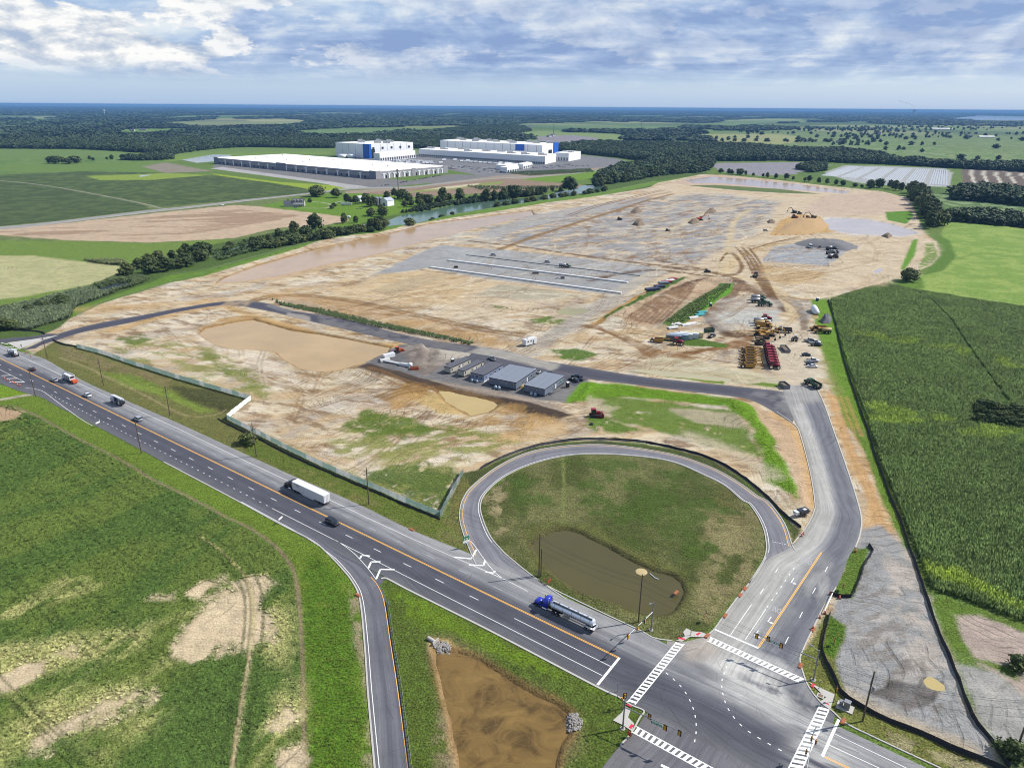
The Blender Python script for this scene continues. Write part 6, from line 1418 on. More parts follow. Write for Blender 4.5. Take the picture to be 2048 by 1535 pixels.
silt([(1737,1091),(1746,1103),(1730,1127),(1719,1159),(1701,1196),(1680,1193),(1658,1188)],'black silt fence hooked round the upper grass island',1.1)
silt([(960,938),(1000,917),(1060,895),(1130,882),(1200,879),(1280,883),(1350,897),(1420,917),(1480,950),(1530,990),(1570,1030),(1602,1055)],'black silt fence following the outside of the loop ramp')
silt([(106,680),(122,688),(142,692),(154,694)],'short black silt fence at the left end of the green fence'); silt([(28,661),(60,662),(80,664),(90,668)],'short black silt fence in the marsh grass at far left')
silt([(436,838),(470,856),(520,880),(600,920),(729,976),(880,1038)],'low black strip standing in for the shadow at the foot of the green fence',0.6)  # black fabric strip added as the dark shadow band below the screen fence
def mesh_mat():
    m,q,b = new_mat('green_screen_mesh'); tc = q.n('ShaderNodeTexCoord').outputs['Object']
    oi = q.n('ShaderNodeObjectInfo').outputs['Random']; n = q.noise(tc,0.9,4.0,0.6)
    c = q.mix(q.ramp(oi,[(0.60,0.0),(0.85,1.0)]),(*alb(150,184,172),1),(*alb(222,228,228),1)); c = q.mix(q.ramp(n,[(0.42,0.0),(0.62,0.6)]),c,(*alb(186,200,194),1)); q.l.new(c,b.inputs['Base Color']); b.inputs['Roughness'].default_value = 0.8
    tr = q.n('ShaderNodeBsdfTranslucent'); q.l.new(c,tr.inputs[0]); mx = q.n('ShaderNodeMixShader'); mx.inputs[0].default_value = 0.55; q.l.new(b.outputs[0],mx.inputs[1]); q.l.new(tr.outputs[0],mx.inputs[2]); q.l.new(mx.outputs[0],q.t.nodes['Material Output'].inputs[0]); return m
SCREEN = mesh_mat()
def screen_fence(pts,label,h=2.3,step=3.0,white=None):
    pl = np.vstack([resample(P2([a,b]),max(2,int((W(*b) - W(*a)).length / step)))[:-1] for a,b in zip(pts[:-1],pts[1:])] + [P2([pts[-1]])]); z = height(pl[:,0],pl[:,1]); t = thing('screen_fence',label,'fence',(0,0,0))
    pm = MB().use(STEEL).cyl((0,0,0),(0,0,h + 0.1),0.04,n=5).mesh('post')
    for k,(p,q) in enumerate(zip(pl[:-1],pl[1:])):
        d = q - p; L = np.linalg.norm(d); a = math.atan2(d[1],d[0])
        o = part('panel',t,WHITE if white and white(k) else SCREEN,lambda b: b.add([(0,0,.08),(L * .33,.10,.06),(L * .66,-.05,.1),(L,0,.08),(0,0,h),(L * .33,.06,h - .07),(L * .66,-.06,h - .05),(L,0,h)],[(0,1,5,4),(1,2,6,5),(2,3,7,6)])); o.location = (p[0],p[1],z[k]); o.rotation_euler = (0,0,a)
        o = bpy.data.objects.new('post',pm); COL.objects.link(o); o.parent = t; o.location = (p[0],p[1],z[k])
screen_fence([(154,695),(205,708),(256,726),(350,756),(430,779),(502,799)],'green mesh site fence from the turning to the dog leg corner'); screen_fence([(502,799),(454,838)],'white screened short leg of fence at the dog leg corner',white=lambda k: True)
screen_fence([(454,838),(512,868),(596,910),(646,934),(729,970),(813,1006),(880,1033)],'green mesh site fence alongside the highway verge'); screen_fence([(880,1033),(906,983),(927,947)],'green mesh fence returning towards the loop ramp')
def chain_fence(pts,label,h=1.9,step=4.0):
    pl = spline(P2(pts),6); n = int(np.linalg.norm(np.diff(pl,axis=0),axis=1).sum() / step); pl = resample(pl,n); z = height(pl[:,0],pl[:,1]); t = thing('chain_fence',label,'fence',(0,0,0)); pm = MB().use(STEEL).cyl((0,0,-.1),(0,0,h),0.06,n=5).mesh('post'); B = MB().use(STEEL)
    for k in range(n):
        o = bpy.data.objects.new('post',pm); COL.objects.link(o); o.parent = t; o.location = (*pl[k],z[k])
        if k < n - 1:
            for zz in (0.15,0.6,1.05,1.5,h - .05): B.cyl((*pl[k],z[k] + zz),(*pl[k + 1],z[k + 1] + zz),0.025,n=3,caps=False)
    B.build('wire_mesh',t)
chain_fence([(146,640),(205,607),(273,587),(342,566),(410,550),(470,530),(560,505),(660,476),(752,464)],'grey wire fence along the foot of the flood bank'); chain_fence([(1000,922),(1060,899),(1128,887),(1200,884),(1290,889)],'grey wire fence above the top of the loop ramp',1.6)
# ------------------------------------------------------------------ road vehicles (local x = forward)
def paintm(name,rgb,k=1.5,rough=0.3): return mat('body_' + name,alb(*rgb,k),rough,0.0,0.05,0.6,0.5,0.6)
SILV,WHT,DRED,DBLU,BLK,GRY = paintm('silver',(176,182,190),1.7),paintm('white',(226,228,230),1.35),paintm('dark_red',(74,22,24)),paintm('navy',(34,40,62)),paintm('black',(26,27,30)),paintm('grey',(110,114,120))
LAMP = mat('lamp_glass',(0.55,0.5,0.45),0.1); TAIL = mat('tail_lamp',alb(150,16,16,1.5),0.2)
def _secs(st):           # st: x, half width, z bottom, z top -> rounded box rings
    return [[(x,-w,zb),(x,-w,zb + (zt - zb) * .55),(x,-w * .9,zt),(x,w * .9,zt),(x,w,zb + (zt - zb) * .55),(x,w,zb)] for x,w,zb,zt in st]
WHEELS = {}
def wheel(t,x,y,r,w=0.24,hub=True):
    key = (r,w)
    if key not in WHEELS:
        WHEELS[key] = (MB().use(TYRE).cyl((0,-w / 2,0),(0,w / 2,0),r,n=14).mesh('wheel'),MB().use(CHROME).cyl((0,-w / 2 - .012,0),(0,w / 2 + .012,0),r * .56,n=10).mesh('rim'))
    o = bpy.data.objects.new('wheel',WHEELS[key][0]); COL.objects.link(o); o.parent = t; o.location = (x,y,r)
    if hub: h = bpy.data.objects.new('rim',WHEELS[key][1]); COL.objects.link(h); h.parent = o
CARS = {}
def car(kind,px,py,ang,paint,label,group=None,name='car',z=0.0,scl=1.0):
    t = thing({'pickup': 'pickup_truck','van': 'van'}.get(kind,name),label,{'pickup': 'pickup','van': 'van'}.get(kind,'car'),W(px,py) + Vector((0,0,z + .04)),ang,group); t.scale = (scl,) * 3
    B = {'sedan': [(-2.35,.74,.42,.86),(-2.25,.86,.32,.98),(-1.3,.92,.26,1.0),(0.9,.92,.24,.98),(1.6,.9,.25,.88),(2.2,.82,.3,.74),(2.38,.68,.38,.62)],
         'suv': [(-2.4,.8,.45,.98),(-2.3,.92,.36,1.1),(-1.2,.97,.3,1.12),(0.9,.97,.28,1.1),(1.7,.95,.3,1.04),(2.28,.88,.35,.9),(2.42,.74,.42,.78)],
         'pickup': [(-2.95,.88,.5,1.05),(-2.85,.97,.45,1.1),(-0.75,.99,.42,1.1),(1.2,.99,.4,1.12),(2.3,.97,.42,1.08),(2.8,.92,.45,.98),(2.92,.8,.5,.86)],
         'van': [(-2.8,.9,.4,1.1),(-2.7,1.0,.34,1.2),(0,1.02,.32,1.2),(1.8,1.0,.32,1.12),(2.6,.95,.36,1.0),(2.75,.8,.42,.85)]}[kind]
    C = {'sedan': [(-1.75,1.0),(-0.95,1.44),(0.25,1.46),(1.15,0.98)],'suv': [(-2.25,1.1),(-2.0,1.68),(0.35,1.72),(1.2,1.1)],'pickup': [(-0.75,1.1),(-0.55,1.82),(0.75,1.84),(1.5,1.12)],'van': [(-2.7,1.2),(-2.62,2.05),(0.9,2.05),(1.95,1.14)]}[kind]
    part('body',t,paint,lambda b: b.shell(_secs(B)),True); w0,w1 = B[2][1] * .93,B[2][1] * .76
    part('window',t,GLASS,lambda b: b.shell([[(x,-w,z),(x,w,z)] for (x,z),w in zip(C,(w0,w1,w1,w0))][0:0] or [[(C[0][0],-w0,C[0][1]),(C[1][0],-w1,C[1][1]),(C[1][0],w1,C[1][1]),(C[0][0],w0,C[0][1])],[(C[3][0],-w0,C[3][1]),(C[2][0],-w1,C[2][1]),(C[2][0],w1,C[2][1]),(C[3][0],w0,C[3][1])]]))
    rx = (C[1][0] + C[2][0]) / 2; rl = C[2][0] - C[1][0]
    part('roof',t,paint,lambda b: (b.box((rx,0,C[1][1] + .02),(rl * .98,w1 * 2,.05)),[b.box((rx + rl * f,s * (w0 + w1) / 2,(C[0][1] + C[1][1]) / 2),(.09,.06,C[1][1] - C[0][1] - .02)) for f in (-.42,.06) for s in (-1,1)]))
    if kind == 'pickup': part('cargo_bed',t,BLACK,lambda b: b.box((-1.85,0,1.09),(1.9,1.6,.04)))
    for s in (-1,1):
        part('headlight',t,LAMP,lambda b: b.box((B[-1][0] - .08,s * .58,B[-1][3] - .04),(.12,.34,.14))); part('tail_light',t,TAIL,lambda b: b.box((B[0][0] + .06,s * .62,B[0][3] - .08),(.12,.3,.16)))
    r = {'sedan': .33,'suv': .37,'pickup': .4,'van': .36}[kind]; xr,xf = (-1.4,1.45) if kind in ('sedan','suv') else (-1.8,1.8)
    for x in (xr,xf):
        for s in (-1,1): wheel(t,x,s * (B[2][1] - .1),r)
    return t
HE = HW + math.pi
car('sedan',65,740,HW,DRED,'dark red car behind the far left pole'); car('sedan',109,762,HW,SILV,'silver car left of the mixer truck with orange tail'); car('sedan',175,792,HW,WHT,'white car between the mixer truck and the boom truck',scl=1.05)
car('suv',276,840,HW,SILV,'silver car with black sunroof above the crop side pole',scl=1.05); car('suv',665,1047,HE,BLK,'black car with roof rails heading towards the junction',scl=1.05)
def tractor_unit(t,paint,sleeper=True,x0=0.0):
    part('hood',t,paint,lambda b: b.shell(_secs([(x0 + 2.3,1.05,.75,1.95),(x0 + 3.6,.98,.7,1.85),(x0 + 4.1,.85,.75,1.65),(x0 + 4.25,.7,.85,1.4)])),True)
    c = part('cab',t,paint,lambda b: (b.shell(_secs([(x0 - .1,1.2,1.0,3.55 if sleeper else 2.9),(x0 + .4,1.25,1.0,3.7 if sleeper else 2.9),(x0 + 1.4,1.25,1.0,3.3 if sleeper else 2.9),(x0 + 2.35,1.2,1.0,1.98)])),),True)
    part('window',c,GLASS,lambda b: (b.add([(x0 + 2.40,-1.0,2.02),(x0 + 2.40,1.0,2.02),(x0 + 1.50,.95,3.16),(x0 + 1.50,-.95,3.16)],[(0,1,2,3)]),[b.box((x0 + 1.5,s * 1.26,2.25),(.9,.03,.6)) for s in (-1,1)]))
    part('frame',t,DSTEEL,lambda b: (b.box((x0 - .6,0,.85),(7.2,.9,.3)),b.box((x0 + 4.2,0,.55),(.25,2.3,.35))))
    for s in (-1,1):
        part('fuel_tank',t,CHROME,lambda b: b.cyl((x0 + .1,s * 1.0,.75),(x0 + 1.5,s * 1.0,.75),.32,n=10)); part('exhaust_stack',t,CHROME,lambda b: b.cyl((x0 - .25,s * 1.0,1.2),(x0 - .25,s * 1.0,3.9),.09,n=7)); part('mirror',t,BLACK,lambda b: b.box((x0 + 2.25,s * 1.45,2.4),(.08,.2,.6)))
        part('headlight',t,LAMP,lambda b: b.box((x0 + 4.15,s * .78,1.1),(.1,.3,.25))); wheel(t,x0 + 3.4,s * 1.05,.52,.3)
        for x in (-1.7,-3.0): wheel(t,x0 + x,s * .98,.52,.55)
def semi():
    p0,p1 = W(600,985),W(655,1007); t = thing('semi_truck','black semi truck pulling a long white box trailer on the highway','truck',W(573,971.5) + Vector((0,0,.04)),HW); tractor_unit(t,BLK,True,-4.2)
    part('trailer_box',t,WHT,lambda b: (b.box((-13.2,0,2.62),(16.15,2.6,2.85)),)); part('trailer_roof',t,mat('trailer_roof',(0.62,0.63,0.65),0.4),lambda b: b.box((-13.2,0,4.06),(16.0,2.5,.04)))
    part('trailer_frame',t,DSTEEL,lambda b: (b.box((-13.2,0,1.08),(15.9,1.0,.2)),b.box((-21.2,0,.62),(.12,2.3,.16)),[b.box((-7.6,s,.7),(.14,.14,1.0)) for s in (-.8,.8)]))
    for s in (-1,1): part('side_skirt',t,WHT,lambda b: b.add([(-9,s * 1.28,1.2),(-16.0,s * 1.28,1.2),(-16.0,s * 1.26,.5),(-10.6,s * 1.26,.5)],[(0,1,2,3)]))
    d = part('rear_door',t,WHT,lambda b: [b.box((-21.30,s * .64,2.6),(.05,1.22,2.65)) for s in (-1,1)]); part('lock_rod',d,STEEL,lambda b: [b.cyl((-21.34,y,1.35),(-21.34,y,3.85),.025,n=5) for y in (-.9,-.3,.3,.9)])
    part('lettering',t,mat('trailer_lettering',alb(72,84,120),.5),lambda b: ([b.box((-6.4 - .34 * k,s * 1.306,3.55),(.2,.006,.3 + .05 * (k % 2))) for k in range(8) for s in (-1,1)],[b.box((-7.2 - .22 * k,s * 1.306,3.1),(.13,.006,.18)) for k in range(9) for s in (-1,1)]))
    for s in (-1,1):
        for x in (-18.4,-19.7): wheel(t,x,s * .98,.5,.55)
        part('tail_light',t,TAIL,lambda b: b.box((-21.3,s * .95,1.1),(.06,.3,.12)))
semi()
def tanker():
    BLU = paintm('royal_blue',(18,40,168),1.1); TANK = mat('polished_tank',(0.62,0.66,0.72),0.3,0.55,0.06,0.7)
    t = thing('tanker_truck','blue cab tanker truck with polished silver tank nearing the junction','truck',W(1072,1206) + Vector((0,0,.04)),HW); tractor_unit(t,BLU,True,-4.2)
    n = 16
    def ring(x,r): return [(x,1.12 * r * math.cos(k * 2 * math.pi / n),2.35 + .92 * r * math.sin(k * 2 * math.pi / n)) for k in range(n)]
    part('tank',t,TANK,lambda b: b.shell([ring(x,r) for x,r in ((-4.9,.55),(-5.1,.92),(-5.4,1.0),(-17.2,1.0),(-17.5,.92),(-17.65,.55))]),True)
    part('walkway',t,DSTEEL,lambda b: (b.box((-11.3,.35,3.30),(11.6,.5,.06)),[b.cyl((-5.6 - 11.6 * f,.75,3.1),(-5.6 - 11.6 * f,.75,3.55),.03,n=5) for f in (0,.25,.5,.75,1)],b.cyl((-5.6,.75,3.5),(-17.2,.75,3.5),.03,n=5)))
    for k in range(4): part('hatch',t,STEEL,lambda b: b.cyl((-7.2 - 2.8 * k,0,3.2),(-7.2 - 2.8 * k,0,3.42),.3,n=10))
    part('ring_band',t,STEEL,lambda b: [b.shell([ring(-6.2 - 2.6 * k,1.012),ring(-6.3 - 2.6 * k,1.012)],close=False) for k in range(5)])
    part('trailer_frame',t,DSTEEL,lambda b: (b.box((-11.5,0,1.25),(12.4,.9,.2)),b.box((-17.9,0,.75),(.2,2.4,.2)))); part('bumper',t,CHROME,lambda b: (b.box((-18.05,0,1.0),(.35,2.45,.35)),b.box((-18.0,0,1.5),(.1,2.2,.12))))
    part('landing_gear',t,STEEL,lambda b: [b.box((-9.6,s * .8,.75),(.15,.15,1.1)) for s in (-1,1)])
    for s in (-1,1):
        part('hose_tube',t,STEEL,lambda b: b.cyl((-10.2,s * 1.15,1.2),(-15.8,s * 1.15,1.2),.12,n=7)); part('valve_box',t,mat('valve_box',alb(190,186,168),.5),lambda b: b.box((-9.9,s * 1.05,1.0),(1.7,.4,.5))); part('mud_guard',t,WHITE,lambda b: b.box((-16.4,s * 1.05,1.18),(3.0,.55,.06)))
        for x in (-15.7,-17.0): wheel(t,x,s * .98,.5,.55)
        part('tail_light',t,TAIL,lambda b: b.box((-18.22,s * .95,1.0),(.06,.3,.14)))
    part('spare_ring',t,CHROME,lambda b: b.lathe([(.45,0),(.52,.1),(.45,.2),(.38,.1),(.45,0)],14,(-4.75,-.1,2.4)))
tanker()
def mixer(px,py,label,kind):
    t = thing('mixer_truck',label,'truck',W(px,py) + Vector((0,0,.04)),HW,'work trucks on the highway')
    part('cab',t,WHT,lambda b: b.shell(_secs([(2.1,1.2,.9,2.8),(3.2,1.25,.8,2.85),(3.9,1.2,.8,2.0),(4.2,1.1,.8,1.7)])),True); part('window',t,GLASS,lambda b: (b.add([(3.93,-1.0,1.95),(3.93,1.0,1.95),(3.3,.95,2.8),(3.3,-.95,2.8)],[(0,1,2,3)]),[b.box((2.9,s * 1.25,2.2),(.8,.04,.6)) for s in (-1,1)]))
    part('frame',t,DSTEEL,lambda b: b.box((-.4,0,.9),(8.8,1.0,.3)))
    if kind == 'drum':
        part('drum',t,WHT,lambda b: b.shell([[(x + .25 * dz,r * math.cos(k * math.pi / 6),2.35 + h + r * math.sin(k * math.pi / 6)) for k in range(12)] for x,r,h,dz in ((1.9,.6,-.15,0),(1.5,1.1,-.1,0),(.2,1.22,0,0),(-1.8,1.05,.25,0),(-3.3,.55,.6,0))]),True)
        part('hopper',t,WHT,lambda b: (b.box((-3.6,0,3.5),(.9,1.1,.7),taper=1.3),b.box((-4.0,0,2.0),(.3,1.4,2.4)))); part('chute',t,STEEL,lambda b: (b.box((-4.2,.2,1.6),(1.6,.6,.2),ry=.7),b.box((-3.4,-1.1,1.5),(1.8,.1,.5)),b.box((-3.2,1.1,1.5),(1.8,.1,.5)))); part('water_tank',t,CHROME,lambda b: b.cyl((-.8,-1.15,1.5),(.8,-1.15,1.5),.3,n=9))
        part('mud_flap',t,BLACK,lambda b: [b.box((-4.05,s,.8),(.06,.7,.7)) for s in (-.85,.85)])
    elif kind == 'boom':
        part('boom',t,WHT,lambda b: [b.box((-.6,y,3.2 + .12 * k),(8.6,.34,.34)) for k,y in enumerate((-.55,0,.55))]); part('pump_body',t,BLK,lambda b: (b.box((-1.2,0,1.7),(4.4,1.6,.9)),b.box((-4.0,0,1.5),(1.0,1.9,1.0),taper=1.2),b.box((1.3,0,2.3),(.9,1.0,1.4)))); part('outrigger',t,WHT,lambda b: [b.box((x,s * 1.15,1.5),(.5,.25,1.4)) for x in (-3.4,1.0) for s in (-1,1)])
    else:
        part('box_body',t,WHT,lambda b: (b.box((-1.3,0,2.4),(6.2,2.45,2.4)),)); part('side_door',t,GRY,lambda b: [b.box((x,s * 1.24,2.3),(1.3,.03,1.9)) for x in (-3.2,-1.4,.4) for s in (-1,1)]); part('rear_screen',t,BLACK,lambda b: b.box((-4.42,0,2.7),(.04,2.0,.9))); part('roof_rack',t,STEEL,lambda b: (b.box((-1.0,-.6,3.72),(6.8,.5,.14)),b.box((2.4,0,3.4),(1.2,1.2,.8))))
        part('crash_cushion',t,ORG,lambda b: (b.box((-5.9,0,1.15),(2.4,2.0,1.2)),b.box((-4.9,0,.8),(.8,.8,.3)))); wheel(t,-5.9,-.9,.38); wheel(t,-5.9,.9,.38)
    for s in (-1,1):
        wheel(t,3.2,s * 1.02,.52,.34)
        for x in (-.9,-2.3) + ((-3.6,) if kind == 'drum' else ()): wheel(t,x,s * .95,.52,.55)
        part('tail_light',t,TAIL,lambda b: b.box((-4.46,s * .9,1.0),(.06,.3,.14)))
mixer(27,710,'white concrete mixer with raised chute at the far left end of the highway','drum'); mixer(138,761,'white box truck towing an orange crash cushion','box'); mixer(236,807,'white concrete boom truck with black pump gear','boom')
# ------------------------------------------------------------------ office trailers in the compound
OFFW,OFFB,OFFC = mat('office_grey_siding',alb(128,140,158),.6,var=.08),mat('office_blue_grey_siding',alb(150,166,196),.6,var=.08),mat('office_cream_siding',alb(212,208,194),.6,var=.08)
OROOF,OROOFD,TRIM,FRAMEW = mat('office_roof',alb(146,154,168),.55,var=.1,scale=.5),mat('office_roof_dark',alb(104,104,112),.6,var=.15,scale=.6),mat('dark_trim',alb(52,54,62),.6),mat('window_frame',(0.6,0.6,0.6),.5)
WOODY = mat('new_timber',alb(226,206,140),.8); TANKB = mat('pale_blue_tank',alb(186,206,226),.4)
def office(fl,fr,br,h,wallm,roofm,nroof,label,wins,front=(),deck=None,slope=0.0):
    A_,B_,C_ = W(*fl),W(*fr),W(*br); u = (C_ - B_); L = u.length; u.normalize(); v = Vector((-u.y,u.x,0)); wd = (A_ - B_).dot(v)
    t = thing('office_trailer',label,'office',B_,math.atan2(u.y,u.x),'site office trailers')
    part('wall',t,wallm,lambda b: (b.box((L / 2,wd / 2,h / 2 + .28),(L - .3,wd - .3,h - .5)),)); part('skirting',t,TRIM if wallm is not OFFB else WHITE,lambda b: b.box((L / 2,wd / 2,.25),(L - .42,wd - .42,.6)))
    part('fascia',t,TRIM,lambda b: b.box((L / 2,wd / 2,h - .12),(L,wd,.3))); g = .10
    for k in range(nroof):
        w_ = wd / nroof; part('roof_panel',t,roofm,lambda b: b.box((L / 2,w_ * (k + .5),h + .07 + slope * 0),(L + .1,w_ - g,.1)))
    part('roof_seam',t,TRIM,lambda b: b.box((L / 2,wd / 2,h + .035),(L + .04,wd - .02,.03)))
    for (x,z,w_,hh) in wins:       # long side facing right
        f = part('window',t,FRAMEW,lambda b: b.box((L * x,.14,z),(w_ + .16,.06,hh + .16))); part('pane',f,GLASS,lambda b: b.box((L * x,.10,z),(w_,.05,hh)))
    for (y,z,w_,hh) in front:      # end facing the camera
        f = part('window',t,FRAMEW,lambda b: b.box((.14,wd * y,z),(.06,w_ + .16,hh + .16))); part('pane',f,GLASS,lambda b: b.box((.10,wd * y,z),(.05,w_,hh)))
    part('door',t,FRAMEW,lambda b: b.box((L * .55,.12,1.5),(1.0,.06,2.1)))
    if deck: part('steps',t,deck,lambda b: (b.box((L * .3,-.9,.75),(3.2,1.5,.12)),[b.box((L * .3 - 1.9 - .3 * k,-.9,.65 - .18 * k),(.3,1.4,.08)) for k in range(4)],[b.box((L * .3 + x,-1.6,1.2),(.08,.08,.95)) for x in (-1.5,-.5,.5,1.5)],b.box((L * .3,-1.6,1.65),(3.1,.08,.08)),[b.box((L * .3 + x,-1.5,.35),(.1,.1,.7)) for x in (-1.4,1.4)]))
    return t,B_,u,v,L,wd
o1 = office((1050,782),(1089.5,793.5),(1129,766),3.7,OFFW,OROOF,3,'grey three section office nearest the green berm',[(.12,2.2,.7,.8),(.4,1.8,.5,1.7),(.5,1.9,.6,1.4),(.72,2.1,.7,.8),(.82,2.1,1.6,1.0),(.94,2.1,.6,.8)],[(.2,2.3,.5,1.0),(.45,2.4,1.2,.6),(.62,2.3,.4,1.2),(.85,2.4,.9,.5)],STEEL)
o2 = office((981,767),(1032.5,780.5),(1072,753),3.8,OFFW,OROOF,4,'largest grey four section office with timber steps',[(.12,2.2,.7,.8),(.3,2.0,.5,1.2),(.38,2.0,.5,1.2),(.6,2.1,.7,.9),(.76,2.2,1.6,1.0),(.9,2.0,.5,1.2)],[(.13,2.2,.5,1.0),(.38,2.3,.4,1.2),(.5,2.6,1.7,.5),(.64,2.3,.4,1.2),(.87,2.2,.5,1.0)],WOODY)
o3 = office((943,757),(968,764.5),(1007,742),3.6,OFFB,OROOFD,2,'blue grey double office with white skirting',[(.12,2.2,1.0,.8),(.36,2.2,.9,.8),(.56,2.2,1.6,.8),(.8,2.2,1.2,.9)],[(.2,2.1,.9,.8),(.5,2.3,1.4,1.0),(.8,2.1,.9,.8)],WHITE)
o4 = office((917,750.5),(928.5,754.5),(968,734.5),3.3,OFFC,OROOFD,1,'narrow cream office trailer second from the gravel heap',[(.08,2.0,.7,1.3),(.4,2.0,.7,1.3),(.6,2.0,.7,1.3),(.88,2.0,.7,1.3)],[],STEEL)
o5 = office((889,744),(901.5,748),(942,729.5),3.3,OFFC,OROOFD,1,'narrow cream office trailer beside the gravel heap',[(.08,2.0,.7,1.3),(.42,2.0,.7,1.3),(.6,2.0,.7,1.3),(.9,2.0,.7,1.3)],[],STEEL)
part('sign_board',o1[0],GREENS,lambda b: b.box((o1[4] * .83,.06,2.3),(1.3,.05,.5)))
def tank(px,py,label,group,r=.7,h=1.5,m=TANKB):
    t = thing('water_tank',label,'water tank',W(px,py),0,group); part('vessel',t,m,lambda b: b.lathe([(0,h + .1),(r * .6,h),(r,h - .25),(r,.1),(0,.1)],14),True); part('cap',t,m,lambda b: b.cyl((0,0,h),(0,0,h + .22),.2,n=9)); part('cradle',t,STEEL,lambda b: b.box((0,0,.06),(r * 2.1,r * 2.1,.1)))
tank(991,777,'left of the two pale tanks at the end of the largest office','pale water tanks behind the offices'); tank(998,778.5,'right of the two pale tanks at the end of the largest office','pale water tanks behind the offices'); tank(1063,790,'left of the two pale tanks at the end of the office by the berm','pale water tanks behind the offices'); tank(1070.5,791.5,'right of the two pale tanks at the end of the office by the berm','pale water tanks behind the offices'); tank(944,763,'pale tank at the end of the blue grey office','pale water tanks behind the offices',.6,1.3); tank(954,765,'second pale tank at the end of the blue grey office','pale water tanks behind the offices',.6,1.3)
def toilet(px,py,label,rz=0.5):
    t = thing('portable_toilet',label,'toilet',W(px,py),rz,'portable toilets'); part('cabin',t,mat('toilet_body',alb(44,46,54),.5),lambda b: b.box((0,0,1.1),(1.15,1.15,2.1))); part('roof',t,WHITE,lambda b: b.box((0,0,2.24),(1.2,1.2,.22),taper=.75)); part('door',t,GRY,lambda b: b.box((.59,0,1.1),(.04,.85,1.8))); t.scale = (1.15,) * 3
toilet(905,727,'dark portable toilet behind the cream office'); toilet(1135,774,'dark portable toilet with white roof beside the office by the berm')
UO = math.atan2(o1[2].y,o1[2].x)
car('pickup',1069,745,UO + math.pi / 2 + .2,WHT,'white pickup parked behind the largest office'); car('pickup',984,719,UO + 1.0,SILV,'silver pickup parked behind the cream offices'); car('sedan',1098,748,UO + 1.2,BLK,'small dark car parked alone on the yard asphalt')
for k,(x,y,kd,l) in enumerate(((1146,757,'pickup','black pickup in the dark cluster at the yard end, nearest the offices'),(1154,753,'suv','black car in the middle of the dark cluster at the yard end'),(1161,758,'pickup','black pickup in the dark cluster at the yard end, nearest the berm'),(1151,762,'suv','black car at the front of the dark cluster at the yard end'))): car(kd,x,y,UO + .3 * k,BLK,l)

# ------------------------------------------------------------------ warehouses
WALLG,WALLD,WALLW,BLUEW,ROOFW = mat('panel_grey',alb(186,184,190),.7,var=.06,scale=.05),mat('panel_dark',alb(146,150,166),.7,var=.06),mat('panel_white',alb(232,234,236,1.15),.6,var=.05,scale=.05),mat('panel_blue',alb(20,96,200,1.4),.5),mat('white_membrane',alb(248,248,246,1.3),.6,var=.04,scale=.02)
def wall_quad(b,a,c,z0,z1,off=0.0):
    d = (c - a); n = Vector((d.y,-d.x,0)).normalized() * off; b.add([a + n + Vector((0,0,z0)),c + n + Vector((0,0,z0)),c + n + Vector((0,0,z1)),a + n + Vector((0,0,z1))],[(0,1,2,3)])
def boxed(b,a,c,t0,t1,z0,z1,thick,proud):
    """a block on the wall a->c between fractions t0,t1 and heights z0,z1, standing proud of it"""
    d = c - a; n = Vector((d.y,-d.x,0)).normalized(); p,q = a + d * t0,a + d * t1; pts = []
    for o in (-.05,proud):
        pts += [p + n * o + Vector((0,0,z0)),q + n * o + Vector((0,0,z0)),q + n * o + Vector((0,0,z1)),p + n * o + Vector((0,0,z1))]
    b.add(pts,[(4,5,6,7),(0,4,7,3),(5,1,2,6),(7,6,2,3),(0,1,5,4)])
